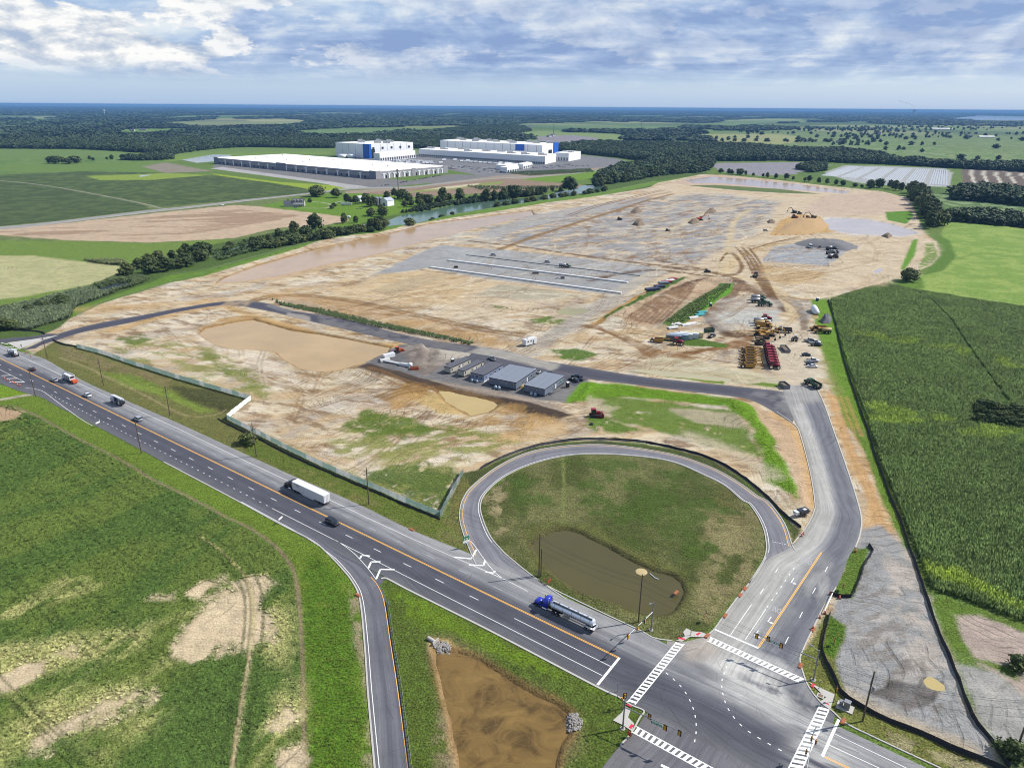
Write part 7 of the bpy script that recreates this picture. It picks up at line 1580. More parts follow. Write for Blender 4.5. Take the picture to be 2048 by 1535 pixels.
def warehouse():
    A_,B_,C_ = W(429.5,327),W(751.5,358.5),W(892,345.2); u = (B_ - A_); v = C_ - B_; v = v - u * (v.dot(u) / u.dot(u)); D_ = A_ + v; C_ = B_ + v; H_ = 12.5; t = thing('warehouse','long low grey warehouse with a huge flat white roof','warehouse',A_)
    Z = Vector((0,0,0)); a,b_,c,d = A_ - A_,B_ - A_,C_ - A_,D_ - A_; up = Vector((0,0,1))
    def solid(b,z0,z1,s=0.0): q = [a,b_,c,d]; b.add([p + up * z0 for p in q] + [p + up * z1 for p in q],[(4,5,6,7),(0,1,5,4),(1,2,6,5),(2,3,7,6),(3,0,4,7)])
    part('wall',t,WALLG,lambda b: solid(b,-.5,H_)); part('roof',t,ROOFW,lambda b: solid(b,H_ + .003,H_ + .3))
    part('plinth_band',t,WALLD,lambda b: (boxed(b,a,b_,0,1,0,4.6,0,.25),boxed(b,a,b_,0,1,9.6,10.2,0,.2)))
    pm = {}
    for k in range(17):
        t0 = .02 + .96 * k / 16; part('pilaster',t,WALLW,lambda b: (boxed(b,a,b_,t0,t0 + .006,0,9.5,0,.5),boxed(b,a,b_,t0 - .004,t0 + .010,8.2,9.5,0,.7)))
    for k in range(30):
        t0 = .035 + .94 * k / 30
        if k % 8 in (3,7): continue
        part('dock_door',t,BLACK,lambda b: boxed(b,a,b_,t0,t0 + .008,.8,4.6,0,.55))
    for k in range(14):
        t0 = .03 + .95 * k / 14; part('pilaster',t,WALLW,lambda b: (boxed(b,b_,c,t0,t0 + .016,0,9,0,.6),boxed(b,b_,c,t0 - .012,t0 + .03,7.6,9,0,.8)))
        if k % 2: part('window',t,GLASS,lambda b: boxed(b,b_,c,t0 + .03,t0 + .05,.5,5.5,0,.3))
    for t0,w in ((0,.03),(.44,.06),(.97,.03)): part('parapet',t,WALLD,lambda b: boxed(b,a,b_,t0,t0 + w,0.0,H_ + 1.6,0,.9))
    for t0,w in ((0,.06),(.48,.05),(.93,.07)): part('parapet',t,WALLG,lambda b: boxed(b,b_,c,t0,t0 + w,0,H_ + 1.6,0,.9))
    r = np.random.default_rng(3)
    for k in range(14): p = u * r.uniform(.06,.94) + v * r.uniform(.15,.85); part('roof_vent',t,STEEL,lambda b: b.box(p + up * (H_ + .9),(2.2,2.2,1.3)))
warehouse()
def block(t,pts,z0,z1,m,roof=ROOFW,name='wall',inset=.0):
    """pts: three ground corners (photo) left, front, right; closes the parallelogram"""
    a,b_,c = (W(*p) for p in pts); o = t.location; a,b_,c = a - o,b_ - o,c - o; d = a + c - b_; q = [a,b_,c,d]; up = Vector((0,0,1))
    w = part(name,t,m,lambda b: b.add([p + up * z0 for p in q] + [p + up * z1 for p in q],[(4,5,6,7),(0,1,5,4),(1,2,6,5),(2,3,7,6),(3,0,4,7)])); part('roof',t,roof,lambda b: b.add([p + up * (z1 + .004) for p in q] + [p + up * (z1 + .7) for p in q],[(4,5,6,7),(0,1,5,4),(1,2,6,5),(2,3,7,6),(3,0,4,7)])); return a,b_,c,d
def roof_units(t,q,z,n,seed,size=(9,6,4)):
    a,b_,c,d = q; r = np.random.default_rng(seed)
    for k in range(n):
        p = a + (b_ - a) * ((k + .5) / n) + (d - a) * r.uniform(.15,.8); part('roof_unit',t,mat('rooftop_plant',alb(206,206,204,1.6),.5),lambda b: (b.box(p + Vector((0,0,z + size[2] / 2)),size,.2),b.box(p + Vector((size[0] * .8,0,z + size[2] * .3)),(size[0] * .5,size[1] * .7,size[2] * .6),.2)))
def bays(t,a,c,n,z0,z1,m,nm,w=.5,proud=.6):
    for k in range(n): part(nm,t,m,lambda b: boxed(b,a,c,(k + .5 - w / 2) / n,(k + .5 + w / 2) / n,z0,z1,0,proud))
def plant():
    t = thing('factory','tall white data hall with a blue corner behind the warehouse','factory',W(738,317))
    q = block(t,[(673,312),(738.6,317),(827,311.5)],-.5,33,WALLW); roof_units(t,q,33.7,6,1,(12,8,6)); part('blue_corner',t,BLUEW,lambda b: (boxed(b,q[0],q[1],.84,1.0,0,34,0,1.2),boxed(b,q[1],q[2],0,.05,0,34,0,1.2)))
    q2 = block(t,[(748,321),(760,322.5),(831,315.5)],-.5,17,WALLW,name='low_wing'); bays(t,q2[1],q2[2],16,1,7,DSTEEL,'dock_door'); bays(t,q[1],q[2],5,21,26,BLACK,'louvre',.2)
    part('stair_tower',t,BLACK,lambda b: boxed(b,q[1],q[2],.06,.12,0,22,0,2)); [part('wall_joint',t,GRY,lambda b: boxed(b,q[i],q[i + 1],f,f + .004,z,33,0,.25)) for i,z,ff in ((0,0,(.2,.4,.6)),(1,17,(.25,.4,.55,.7,.85))) for f in ff]
    for px,l in ((685,'left of two white water tanks behind the warehouse roof'),(703.5,'right of two white water tanks behind the warehouse roof')): tank(px,316,l,'white tanks behind the warehouse',11,9,WALLW)
    t = thing('factory','stepped white data hall with a long low front and blue panel','factory',W(1090,327))
    q = block(t,[(838,312),(1090,329),(1112,323)],-.5,17,WALLW,name='low_wing'); roof_units(t,q,17.7,9,2,(13,7,5)); bays(t,q[0],q[1],60,1,5,DSTEEL,'dock_door',.55)
    q = block(t,[(881,306),(1084,318.5),(1115,313)],-.5,33,WALLW); roof_units(t,q,33.7,11,4,(12,8,6)); part('blue_panel',t,BLUEW,lambda b: (boxed(b,q[0],q[1],.76,.84,18,33.5,0,1.2),boxed(b,q[1],q[2],.7,1,0,36,0,2))); part('stair_tower',t,DSTEEL,lambda b: boxed(b,q[1],q[2],.4,.55,0,20,0,3))
    [part('wall_joint',t,GRY,lambda b: boxed(b,q[0],q[1],f,f + .003,17,33,0,.25)) for f in np.linspace(.08,.95,12)]
    t = thing('factory','white annex at the right end of the data halls','factory',W(1137,319)); q = block(t,[(1109,321),(1137,322.5),(1161,318)],-.5,18,WALLW); roof_units(t,q,18.6,2,6,(9,6,3)); bays(t,q[0],q[1],5,1,8,GRY,'louvre')
    t = thing('gatehouse','white low building at the edge of the parking fields','building',W(1005,344)); q = block(t,[(1000,344.5),(1014,346),(1038,342.5)],-.3,10,WALLW); bays(t,q[1],q[2],5,1,5,GLASS,'window'); q = block(t,[(990,338.5),(1012,340.5),(1038,336.5)],-.3,9,WALLW,name='rear_wing'); roof_units(t,q,9.6,2,8,(5,4,2))
    t = thing('office_block','small white building right of the gatehouse','building',W(1045,338)); q = block(t,[(1036,336.5),(1046,338),(1064,334)],-.3,9,WALLW); bays(t,q[1],q[2],4,1,5,GLASS,'window')
plant()
def car_parks():
    VC = []
    for k,c in enumerate(((224,226,230),(60,66,84),(150,156,164),(208,210,214),(86,40,40))):
        b = MB().use(mat('parked_%d' % k,alb(*c,1.5),.35)); b.shell(_secs([(-2.3,.9,.3,.95),(1.2,.92,.3,1.0),(2.3,.8,.35,.75)])); b.use(GLASS); b.shell([[(-1.9,-.8,.95),(-1.4,-.7,1.45),(-1.4,.7,1.45),(-1.9,.8,.95)],[(1.1,-.8,.95),(.4,-.7,1.45),(.4,.7,1.45),(1.1,.8,.95)]]); VC.append(b.mesh('parked_car'))
    TR = []
    for k,c in enumerate(((228,230,232),(190,196,204))):
        b = MB().use(mat('trailer_%d' % k,alb(*c,1.4),.5)); b.box((0,0,2.6),(13,2.5,2.8)).use(DSTEEL).box((0,0,.8),(12,2.0,.6)); TR.append(b.mesh('parked_trailer'))
    r = np.random.default_rng(9)
    def lot(p0,p1,rows,per,gap,nm,label,cat,group,ms,ang,skip=.25):
        a,b_ = W(*p0),W(*p1); d = (b_ - a); n = Vector((-d.y,d.x,0)).normalized()
        for i in range(rows):
            for k in range(per):
                if r.random() < skip: continue
                c_ = int(r.integers(0,len(ms))); o = bpy.data.objects.new(nm,ms[c_]); COL.objects.link(o); o.location = a + d * ((k + r.uniform(-.1,.1)) / per) + n * gap * i; o.rotation_euler = (0,0,math.atan2(d.y,d.x) + ang + math.pi * r.integers(0,2)); tag(o,('white','dark','grey','pale','maroon')[c_] + ' ' + label + (', row %s' % ('nearest the wall','second out','third out','fourth out','farthest out')[i] if rows > 1 else ''),cat,group)
    lot((862,334),(990,347),5,26,17,'parked_car','car in the staff park below the long hall','car','cars in the staff car park',VC,math.pi / 2)
    lot((1090,338),(1180,331),4,18,17,'parked_car','car in the right hand park by the annex','car','cars in the right hand car park',VC,math.pi / 2)
    lot((770,324),(850,330),3,12,30,'parked_trailer','trailer in the yard behind the warehouse','trailer','trailers in the yard',TR,math.pi / 2,.35)
    lot((870,320),(1060,333),2,20,22,'parked_trailer','trailer along the long hall front','trailer','trailers along the hall front',TR,math.pi / 2,.4)
    lot((765,372),(885,350.5),1,22,12,'parked_car','car parked along the short end of the warehouse','car','cars at the warehouse end',VC,math.pi / 2,.3)
car_parks()
# ------------------------------------------------------------------ farmstead
SHING,SIDING = mat('house_shingles',alb(100,100,112),.85,var=.25,scale=2),mat('house_siding',alb(222,220,214),.7)
def gable(b,L,w,z0,z1,x=0,y=0,over=.4):
    b.add([(x - L / 2 - over,y - w / 2 - over,z0),(x + L / 2 + over,y - w / 2 - over,z0),(x + L / 2 + over,y,z1),(x - L / 2 - over,y,z1),(x - L / 2 - over,y + w / 2 + over,z0),(x + L / 2 + over,y + w / 2 + over,z0)],[(0,1,2,3),(3,2,5,4)])
def gwall(b,L,w,z1,zr,x=0,y=0):
    p = [(y - w / 2,0),(y + w / 2,0),(y + w / 2,z1),(y,zr),(y - w / 2,z1)]; b.add([(x - L / 2,yy,z) for yy,z in p] + [(x + L / 2,yy,z) for yy,z in p],[tuple(range(5))[::-1],tuple(range(5,10)),(0,1,6,5),(1,2,7,6),(0,5,9,4)])
def farmhouse():
    t = thing('farmhouse','white farmhouse with dark shingled gables and dormers on the lawn','house',W(598,412),.15)
    part('wall',t,SIDING,lambda b: (gwall(b,15,10,5.5,9.4),gwall(b,12,9,3.6,7.2,-12,-2))); rf = part('roof',t,SHING,lambda b: (gable(b,15,10,5.4,9.5),gable(b,12,9,3.5,7.3,-12,-2)))
    part('chimney',rf,mat('chimney_brick',alb(150,96,80),.9),lambda b: b.box((4,1,9.8),(1,1,2.2)))
    for x in (-4.5,0,4.5):
        d = part('dormer',t,SIDING,lambda b: b.box((x,-3.4,7.2),(2.2,2.4,2.0))); part('window',d,GLASS,lambda b: b.box((x,-4.63,7.2),(1.2,.06,1.2)))
        part('window',t,GLASS,lambda b: b.box((x,-5.05,2.4),(1.3,.08,1.6)))
    part('porch',t,WHITE,lambda b: (b.box((0,-6.3,3.0),(13,2.6,.2)),[b.box((x,-7.4,1.5),(.2,.2,3)) for x in (-6,-3,0,3,6)])); part('door',t,DRED,lambda b: b.box((2.2,-5.06,1.2),(1.1,.08,2.2)))
    car('suv',592,416.5,.3,SILV,'silver car on the farmhouse drive')
    for (px,py,L,w,h,m,l) in ((775,411,13,12,7,WALLW,'white gabled barn right of the grain bins'),(722,402,12,9,4,WALLW,'pale roofed shed half hidden among farmyard trees')):
        t = thing('barn',l,'barn',W(px,py),1.0); part('wall',t,m,lambda b: gwall(b,L,w,h,h + 3.5)); part('roof',t,mat('tin_roof',alb(206,212,222,1.6),.4,.3),lambda b: gable(b,L,w,h - .05,h + 3.6)); part('door',t,GRY,lambda b: b.box((-L / 2 - .05,0,2),(.1,3.5,4)))
    for k,(px,py) in enumerate(((754,410),(760,409.5))):
        t = thing('grain_bin',('left','right')[k] + ' of the two steel grain bins by the barn','silo',W(px,py)); part('shell',t,STEEL,lambda b: b.lathe([(3.2,0),(3.2,9)],18),True); part('roof',t,STEEL,lambda b: b.lathe([(3.4,8.95),(.4,11),(0,11)],18)); part('ladder',t,DSTEEL,lambda b: b.box((0,-3.3,5),(.5,.1,9)))
    t = thing('box_trailer','white box trailer parked on the lawn below the dark trees','trailer',W(693,411),0.05); part('box',t,WHT,lambda b: b.box((0,0,2.5),(14,2.5,2.8))); part('frame',t,DSTEEL,lambda b: b.box((0,0,.9),(13,1.8,.3)))
    for x in (-4,-5.2): wheel(t,x,-1.1,.5,.5); wheel(t,x,1.1,.5,.5)
    t = thing('camper','small white camper at the tip of the lawn above the bare field','camper',W(697,436.5),.4); part('shell',t,WHT,lambda b: b.shell(_secs([(-2.6,.9,.6,2.2),(-2.2,1.15,.5,2.8),(1.8,1.15,.5,2.8),(2.7,.9,.6,1.8)])),True); part('window',t,GLASS,lambda b: b.box((0,-1.17,1.9),(1.6,.05,.6))); wheel(t,0,-1,.35); wheel(t,0,1,.35)
    for k,(px,py,a) in enumerate(((718,418,.2),(733,414,.6),(742,419,.1),(750,424,.3),(768,426,.5))):
        t = thing('farm_wagon',('long grey wagon nearest the white box trailer','grey wagon behind the front farmyard trees','tan wagon in the middle of the farmyard','low wagon under the front farmyard tree','pale wagon near the creek mouth trees')[k],'wagon',W(px,py),a,'wagons in the farmyard'); part('bed',t,mat('wagon_%d' % (k % 2),alb(*((170,168,160),(180,160,130))[k % 2]),.8),lambda b: (b.box((0,0,1.1),(7,2.3,.3)),b.box((-3.2,0,1.7),(.2,2.3,1.0)))); part('drawbar',t,DSTEEL,lambda b: b.box((4.2,0,.7),(1.8,.15,.15)))
        for x in (-2.2,2.2): wheel(t,x,-1,.45); wheel(t,x,1,.45)
    car('pickup',444,411.0,heading(W(400,412),W(480,402)),WHT,'white pickup driving on the country road')
farmhouse()
def towers():
    t = thing('monopole','tall dark phone mast rising behind the farm trees','mast',W(797,389)); part('shaft',t,DSTEEL,lambda b: b.cyl((0,0,-1),(0,0,36),.55,.32,10)); part('antenna_ring',t,GRY,lambda b: [b.box((1.3 * math.cos(a),1.3 * math.sin(a),34.5),(.35,.35,2.4),a) for a in np.linspace(0,6.28,7)[:-1]] + [b.cyl((0,0,34.5),(1.3 * math.cos(a),1.3 * math.sin(a),34.5),.08,n=4) for a in np.linspace(0,6.28,7)[:-1]])
    p = W(210,231); t = thing('water_tower','pale water tower above the far left woods','water tower',p); part('stem',t,WALLW,lambda b: b.cyl((0,0,-2),(0,0,42),3.4,2.6,12)); part('bowl',t,mat('cream_tank',alb(236,230,206,1.3),.5),lambda b: b.lathe([(0,60),(8,58.5),(12,54),(12,49),(7,43),(2.6,40)],18),True)
    t = thing('radio_mast','thin lattice mast on the skyline left of centre','mast',W(883,219)); part('shaft',t,GRY,lambda b: b.cyl((0,0,0),(0,0,122),4.2,2.0,4)); part('stay',t,GRY,lambda b: [b.cyl((60 * math.cos(a),60 * math.sin(a),0),(0,0,110),.6,n=3) for a in (0,2.1,4.2)])
    d = W(1829,222); d = d * (20500 / math.hypot(d.x,d.y)); d.z = 0; t = thing('cooling_tower','pale cooling tower with a faint plume on the right skyline','cooling tower',d)
    part('shell',t,mat('tower_concrete',alb(190,194,200),.9),lambda b: b.lathe([(56 * s,125 * f) for f,s in ((0,1),(.25,.84),(.55,.70),(.75,.66),(.9,.68),(1,.71))],24),True)
    m,q,bs = new_mat('steam'); bs.inputs['Base Color'].default_value = (.8,.82,.86,1); bs.inputs['Alpha'].default_value = .07; B = MB().use(m); r = np.random.default_rng(2)
    for k in range(14): x = -18 * k - 4 * k * k * .25; B.lathe([(0,-.5 * s) if j == 0 else (0,.5 * s) if j == 4 else (s * (.4,.5,.42)[j - 1],(-.3,0,.3)[j - 1] * s) for s in (26 + 3.5 * k,) for j in range(5)],8,(x,r.uniform(-20,20),190 + 9 * k + r.uniform(-8,8)))
    o = B.build('steam_plume',smooth=True); o.location = d; tag(o,kind='stuff')
    m = MB().use(GRY).cyl((0,0,0),(0,0,48),1.6,.5,4).cyl((-6,0,36),(6,0,36),.5,n=3).cyl((-5,0,43),(5,0,43),.5,n=3).mesh('pylon')
    for k,(px,py) in enumerate(((193,262),(184,264),(394,272),(945,288),(1107,268),(1282,262))):
        o = bpy.data.objects.new('pylon',m); COL.objects.link(o); o.location = W(px,py); tag(o,('thin pylon among far left woods under the water tower','second thin pylon among far left woods','thin pylon above the left wood edge','thin pylon in the trees behind the data halls','thin pylon right of the data halls','thin pylon standing in the far green fields')[k],'pylon','distant pylons')
    hb = []
    for k in range(3):
        b = MB().use(SIDING); gwall(b,16 + 6 * k,10,4.5,8); b.use(SHING); gable(b,16 + 6 * k,10,4.4,8.1); hb.append(b.mesh('distant_house'))
    for k,(px,py,l) in enumerate(((265,262,'white house at the edge of the left woods'),(286,261,'second white house at the edge of the left woods'),(330,254,'pale barn in the far tan fields'),(1106,272,'white house in the far green fields'),(1098,274,'house beside the white one in the far green fields'),(1390,265,'white farm shed left of the plain'),(1610,283,'blue grey house in the hedge of the plain'),(1680,286,'white roofed shed in the plain'),
                             (1755,268,'house among trees in the mid plain'),(1940,274,'house left of the long white barn'),(1890,258,'pale barn in the far right plain'),(555,268,'white house in front of the far woods'),(1060,254,'pale farm in the far centre fields'))):
        o = bpy.data.objects.new('distant_house',hb[k % 3]); COL.objects.link(o); o.location = W(px,py); o.rotation_euler = (0,0,.3 * k); o.scale = (1.4,1.3,1.2); tag(o,l,'house','distant houses')
    t = thing('long_barn','long white roofed barn in the right plain','barn',W(1972,275),.05); part('wall',t,SIDING,lambda b: gwall(b,75,14,4,7.5)); part('roof',t,ROOFW,lambda b: gable(b,75,14,3.9,7.7))
    t = thing('long_barn','long pale greenhouse roof far off on the right plain','barn',W(1885,259),.0); part('wall',t,SIDING,lambda b: gwall(b,150,30,5,9)); part('roof',t,ROOFW,lambda b: gable(b,150,30,4.9,9.2))
towers()
def mulch():
    """white plastic covered beds, one long raised strip beside another"""
    P = P2([(1640,350),(1700,334),(1888,339),(1898,345),(1892,370),(1760,368)]); B = MB().use(mat('white_plastic',alb(206,210,214),.4,var=.15)); a0,a1,b0,b1 = (np.array(W(*p)[:2]) for p in ((1640,351),(1895,371),(1697,333),(1895,340)))
    n = 52
    for k in range(n):
        if k % 9 in (7,8): continue
        t = (k + .5) / n; p,q = a0 + (a1 - a0) * t,b0 + (b1 - b0) * t; d = (q - p) / np.linalg.norm(q - p); nn = np.array([-d[1],d[0]]) * np.linalg.norm(a1 - a0) / n * .33
        B.shell([[(e[0] - nn[0],e[1] - nn[1],-.05),(e[0] - nn[0] * .7,e[1] - nn[1] * .7,.3),(e[0] + nn[0] * .7,e[1] + nn[1] * .7,.3),(e[0] + nn[0],e[1] + nn[1],-.05)] for e in (p,q)])
    tag(B.build('plastic_mulch_beds'),kind='stuff')
mulch()
# ------------------------------------------------------------------ earth-moving machines and site stores
CYEL,CRED,CGRN,CORA = mat('machine_yellow',alb(204,152,60,1.9),.5,var=.2),mat('machine_red',alb(158,28,50,1.7),.45,var=.15),mat('machine_green',alb(66,108,84),.5,var=.2),mat('machine_orange',alb(214,92,46,1.6),.5,var=.15)
DIRTY = mat('dirty_steel',alb(126,108,86),.8,var=.3,scale=2); TAN = mat('machine_tan',alb(206,176,116,1.7),.55,var=.2)
def cab_glass(t,x,y,z,d,m):
    c = part('cab',t,m,lambda b: (b.box((x,y,z + d[2] - .06),(d[0] + .1,d[1] + .1,.14)),[b.box((x + sx * d[0] / 2,y + sy * d[1] / 2,z + d[2] / 2),(.1,.1,d[2])) for sx in (-1,1) for sy in (-1,1)])); part('window',c,GLASS,lambda b: b.box((x,y,z + d[2] / 2),(d[0] - .04,d[1] - .04,d[2] - .15)))
def farm_tractor(loc,rz,label,group=None,m=None):
    m = m or CRED; t = thing('tractor',label,'tractor',loc,rz,group)
    part('hood',t,m,lambda b: b.shell(_secs([(-.2,.62,1.15,2.25),(1.6,.58,1.1,2.1),(2.3,.5,1.0,1.8)])),True); cab_glass(t,-1.0,0,1.5,(1.6,1.6,1.75),m); part('chassis',t,DSTEEL,lambda b: b.box((.2,0,.95),(4.6,.7,.5))); part('fender',t,m,lambda b: [b.box((-1.3,s * 1.2,1.95),(1.5,.7,.12)) for s in (-1,1)]); part('exhaust_stack',t,BLACK,lambda b: b.cyl((.9,.5,2),(.9,.5,3.2),.07,n=6))
    for s in (-1,1): wheel(t,-1.3,s * 1.35,.98,.9); wheel(t,1.6,s * 1.2,.78,.7)
    t.scale = (1.25,) * 3; return t
def scraper(loc,rz,label,group=None):
    t = thing('scraper',label,'scraper',loc,rz,group); part('bowl',t,CYEL,lambda b: ([b.box((-1.0,s * 1.45,1.3),(4.4,.15,1.7)) for s in (-1,1)],b.box((-3.1,0,1.3),(.2,2.9,1.7)),b.box((1.1,0,1.0),(.2,2.9,.9)))); part('load_floor',t,DSTEEL,lambda b: b.box((-1.0,0,1.2),(4.2,2.72,.9))); part('gooseneck',t,CYEL,lambda b: (b.box((2.6,0,1.9),(3.6,.4,.4)),[b.box((1.2,s * 1.3,1.9),(.6,.3,.8)) for s in (-1,1)],b.box((4.3,0,1.1),(.4,.4,1.4)))); part('tail_frame',t,CYEL,lambda b: b.box((-4.3,0,1.1),(2.4,.7,.5)))
    for s in (-1,1): wheel(t,-4.3,s * .95,.85,.75)
    t.scale = (1.1,) * 3; return t
RZ = heading(W(1500,716),W(1545,717)); GT,GS = 'row of red tractors','row of yellow pull scrapers'
for k in range(8):
    y = 699 + 5.3 * k; farm_tractor(W(1538 + 1.3 * k,y),RZ - .12 * (k == 7),('red tractor at the %s of the red row' % ('back','front')[k == 7]) if k in (0,7) else 'red tractor inside the row beside the access track',GT)
for k in range(7):
    y = 702.5 + 5.3 * k; scraper(W(1503 + (k % 3),y),RZ,('yellow pull scraper at the %s of the scraper row' % ('back','front')[k == 6]) if k in (0,6) else 'yellow pull scraper inside the row behind the red tractors',GS)
def hauler(loc,rz,label,m,kind='water',group=None):
    t = thing('water_truck' if kind == 'water' else 'dump_truck',label,'truck',loc,rz,group); part('hood',t,m,lambda b: b.shell(_secs([(2.6,1.2,1.1,2.2),(4.4,1.1,1.1,2.0),(5.0,.9,1.1,1.7)])),True); cab_glass(t,1.8,0,1.6,(1.5,2.2,1.7),m); part('frame',t,DSTEEL,lambda b: b.box((-.6,0,1.0),(9,1.2,.45)))
    if kind == 'water': part('tank',t,TAN if m is CYEL else STEEL,lambda b: b.shell([[(x,1.25 * r * math.cos(k * math.pi / 6),2.35 + 1.05 * r * math.sin(k * math.pi / 6)) for k in range(12)] for x,r in ((-5.0,.8),(-4.8,1),(.4,1),(.6,.8))]),True); part('spray_bar',t,STEEL,lambda b: b.box((-5.2,0,1.1),(.2,2.6,.2)))
    else: part('dump_bed',t,m,lambda b: ([b.box((-2.2,s * 1.3,2.2),(5.0,.14,1.3)) for s in (-1,1)],b.box((.3,0,2.4),(.15,2.6,1.7)),b.box((-2.2,0,1.5),(5.0,2.6,.15)))); part('load',t,DIRTY,lambda b: b.box((-2.2,0,1.9),(4.7,2.4,.5),taper=.7))
    for s in (-1,1):
        for x in (3.4,-2.0,-3.7): wheel(t,x,s * 1.2,.8,.7)
    return t
hauler(W(1524,646),RZ,'white tank truck at the back of the machine row',WHT); hauler(W(1526,651),RZ,'yellow tank truck beside the white tank truck',CYEL); hauler(W(1528,656),RZ,'yellow dump hauler below the yellow tank truck',CYEL,'dump')
hauler(W(1644,666),RZ + math.pi,'yellow tank truck on the grass by the corn fence',CYEL); hauler(W(1636,661),RZ + math.pi,'yellow hauler parked behind the tank truck on the grass',CYEL,'dump')
for k,l in enumerate(('rear silver tank truck on the mud above the machine row','middle silver tank truck on the mud above the machine row')): hauler(W(1517,599 + 6 * k),RZ,l,CGRN)
hauler(W(1530,612),RZ,'dark green truck in front of the silver tank trucks',CGRN,'dump'); hauler(W(1566,664),math.pi / 2 + 1.3,'dark blue dump truck on the dirt track beside the machine row',DBLU,'dump'); hauler(W(1624,772),1.9,'green open truck on the right side of the track end',CGRN,'dump')
farm_tractor(W(1533,641),RZ,'lone red tractor behind the white tank truck'); farm_tractor(W(1356,689),RZ - .25,'red tractor in front of the storage containers'); scraper(W(1321,684),RZ - .1,'yellow scraper left of the red tractor by the containers')
def excavator(loc,rz,label,m,s=1.0,reach=0):
    t = thing('excavator',label,'excavator',loc,rz); t.scale = (s,) * 3
    for y in (-1.2,1.2): part('track',t,TYRE,lambda b: b.shell([[(x,y - .3,z) for x,z in ((-2.3,.45),(-2.0,.9),(2.0,.9),(2.3,.45),(2.0,.02),(-2.0,.02))],[(x,y + .3,z) for x,z in ((-2.3,.45),(-2.0,.9),(2.0,.9),(2.3,.45),(2.0,.02),(-2.0,.02))]]))
    part('body',t,m,lambda b: (b.box((-.8,0,1.7),(3.2,2.6,1.2)),b.box((-2.2,0,1.7),(.8,2.5,1.1)))); cab_glass(t,.7,.8,1.2,(1.4,1.0,1.8),m)
    bm = part('boom',t,m,lambda b: (b.cyl((.9,-.2,1.7),(3.6,-.2,4.8),.32,.26,6),b.cyl((3.6,-.2,4.8),(6.2,-.2,4.0),.26,.2,6))); part('stick',t,m,lambda b: b.cyl((6.2,-.2,4.2),(7.3,-.2,1.6),.2,.16,6)); part('bucket',t,DSTEEL,lambda b: b.box((7.2,-.2,1.1),(1.0,1.1,1.0),taper=.6))
def dozer(loc,rz,label,m,s=1.0,blade=True):
    t = thing('bulldozer',label,'bulldozer',loc,rz); t.scale = (s,) * 3
    for y in (-1.0,1.0): part('track',t,TYRE,lambda b: b.shell([[(x,yy,z) for x,z in ((-1.9,.5),(-1.5,1.0),(1.5,1.0),(1.9,.5),(1.5,.02),(-1.5,.02))] for yy in (y - .28,y + .28)]))
    part('hood',t,m,lambda b: b.box((.9,0,1.5),(1.9,1.1,1.0),taper=.9)); cab_glass(t,-.6,0,1.1,(1.4,1.4,1.9),m); part('blade',t,m,lambda b: (b.box((2.6,0,.75),(.2,3.4,1.2)),[b.box((1.4,s_ * 1.35,.6),(2.4,.16,.2)) for s_ in (-1,1)]))
for k,(px,py,l,kd,m) in enumerate(((1518,662,'tan dozer below the yellow dump hauler','d',TAN),(1527,668,'yellow excavator with raised boom, back of the mixed machines','e',CYEL),(1515,671,'yellow dozer left of the mixed machines','d',CYEL),(1530,676,'yellow excavator in the middle of the mixed machines','e',CYEL),(1521,682,'brown excavator at the front of the mixed machines','e',DIRTY),(1517,689,'long brown dozer beside the tractor row','d',DIRTY),(1541,671,'dark yellow excavator reaching over the track edge','e',CYEL))):
    (excavator if kd == 'e' else dozer)(W(px,py),RZ + .15 * ((k % 3) - 1),l,m,1.1)
excavator(W(1400,441),RZ + .2,'orange excavator bending over a dark heap in mid site',CORA,1.5); excavator(W(1588,426),2.2,'dark excavator with raised arm above the tan cut',DSTEEL,1.3); dozer(W(1598,428),.4,'dark dozer beside the excavator above the tan cut',DSTEEL,1.2); excavator(W(1626,437),2.6,'brown excavator on the crest of the tan cut',DIRTY,1.5); dozer(W(1588,436),.3,'red brown dozer on the tan cut',CORA,1.5); dozer(W(1615,438),.2,'brown dozer beside the crest excavator',DIRTY,1.4)
dozer(W(1238,440),.2,'small dark dozer alone on the far pad',DSTEEL,1.2); dozer(W(1334,462),.5,'small dark roller in mid site',BLK,.9); dozer(W(1413,545),.3,'dark dozer at the track fork',DSTEEL,1.0); hauler(W(1511,553),1.2,'dark blue hauler climbing the muddy tracks',DBLU,'dump')
dozer(W(797,710),.5,'orange loader on the gravel by the brown pond',CORA,1.1); dozer(W(1590,681),1.2,'small grey red loader on the dirt track',GRY,1.0)
dozer(W(1190,833),.1,'red roller with canopy on the weeds below the green berm',CRED,1.25)
t = thing('tyre','black tyre lying on the sand near the red roller','tyre',W(1183,849)); part('tread',t,TYRE,lambda b: b.lathe([(.4,0),(.8,.05),(.85,.3),(.8,.55),(.4,.6),(.4,0)],14))
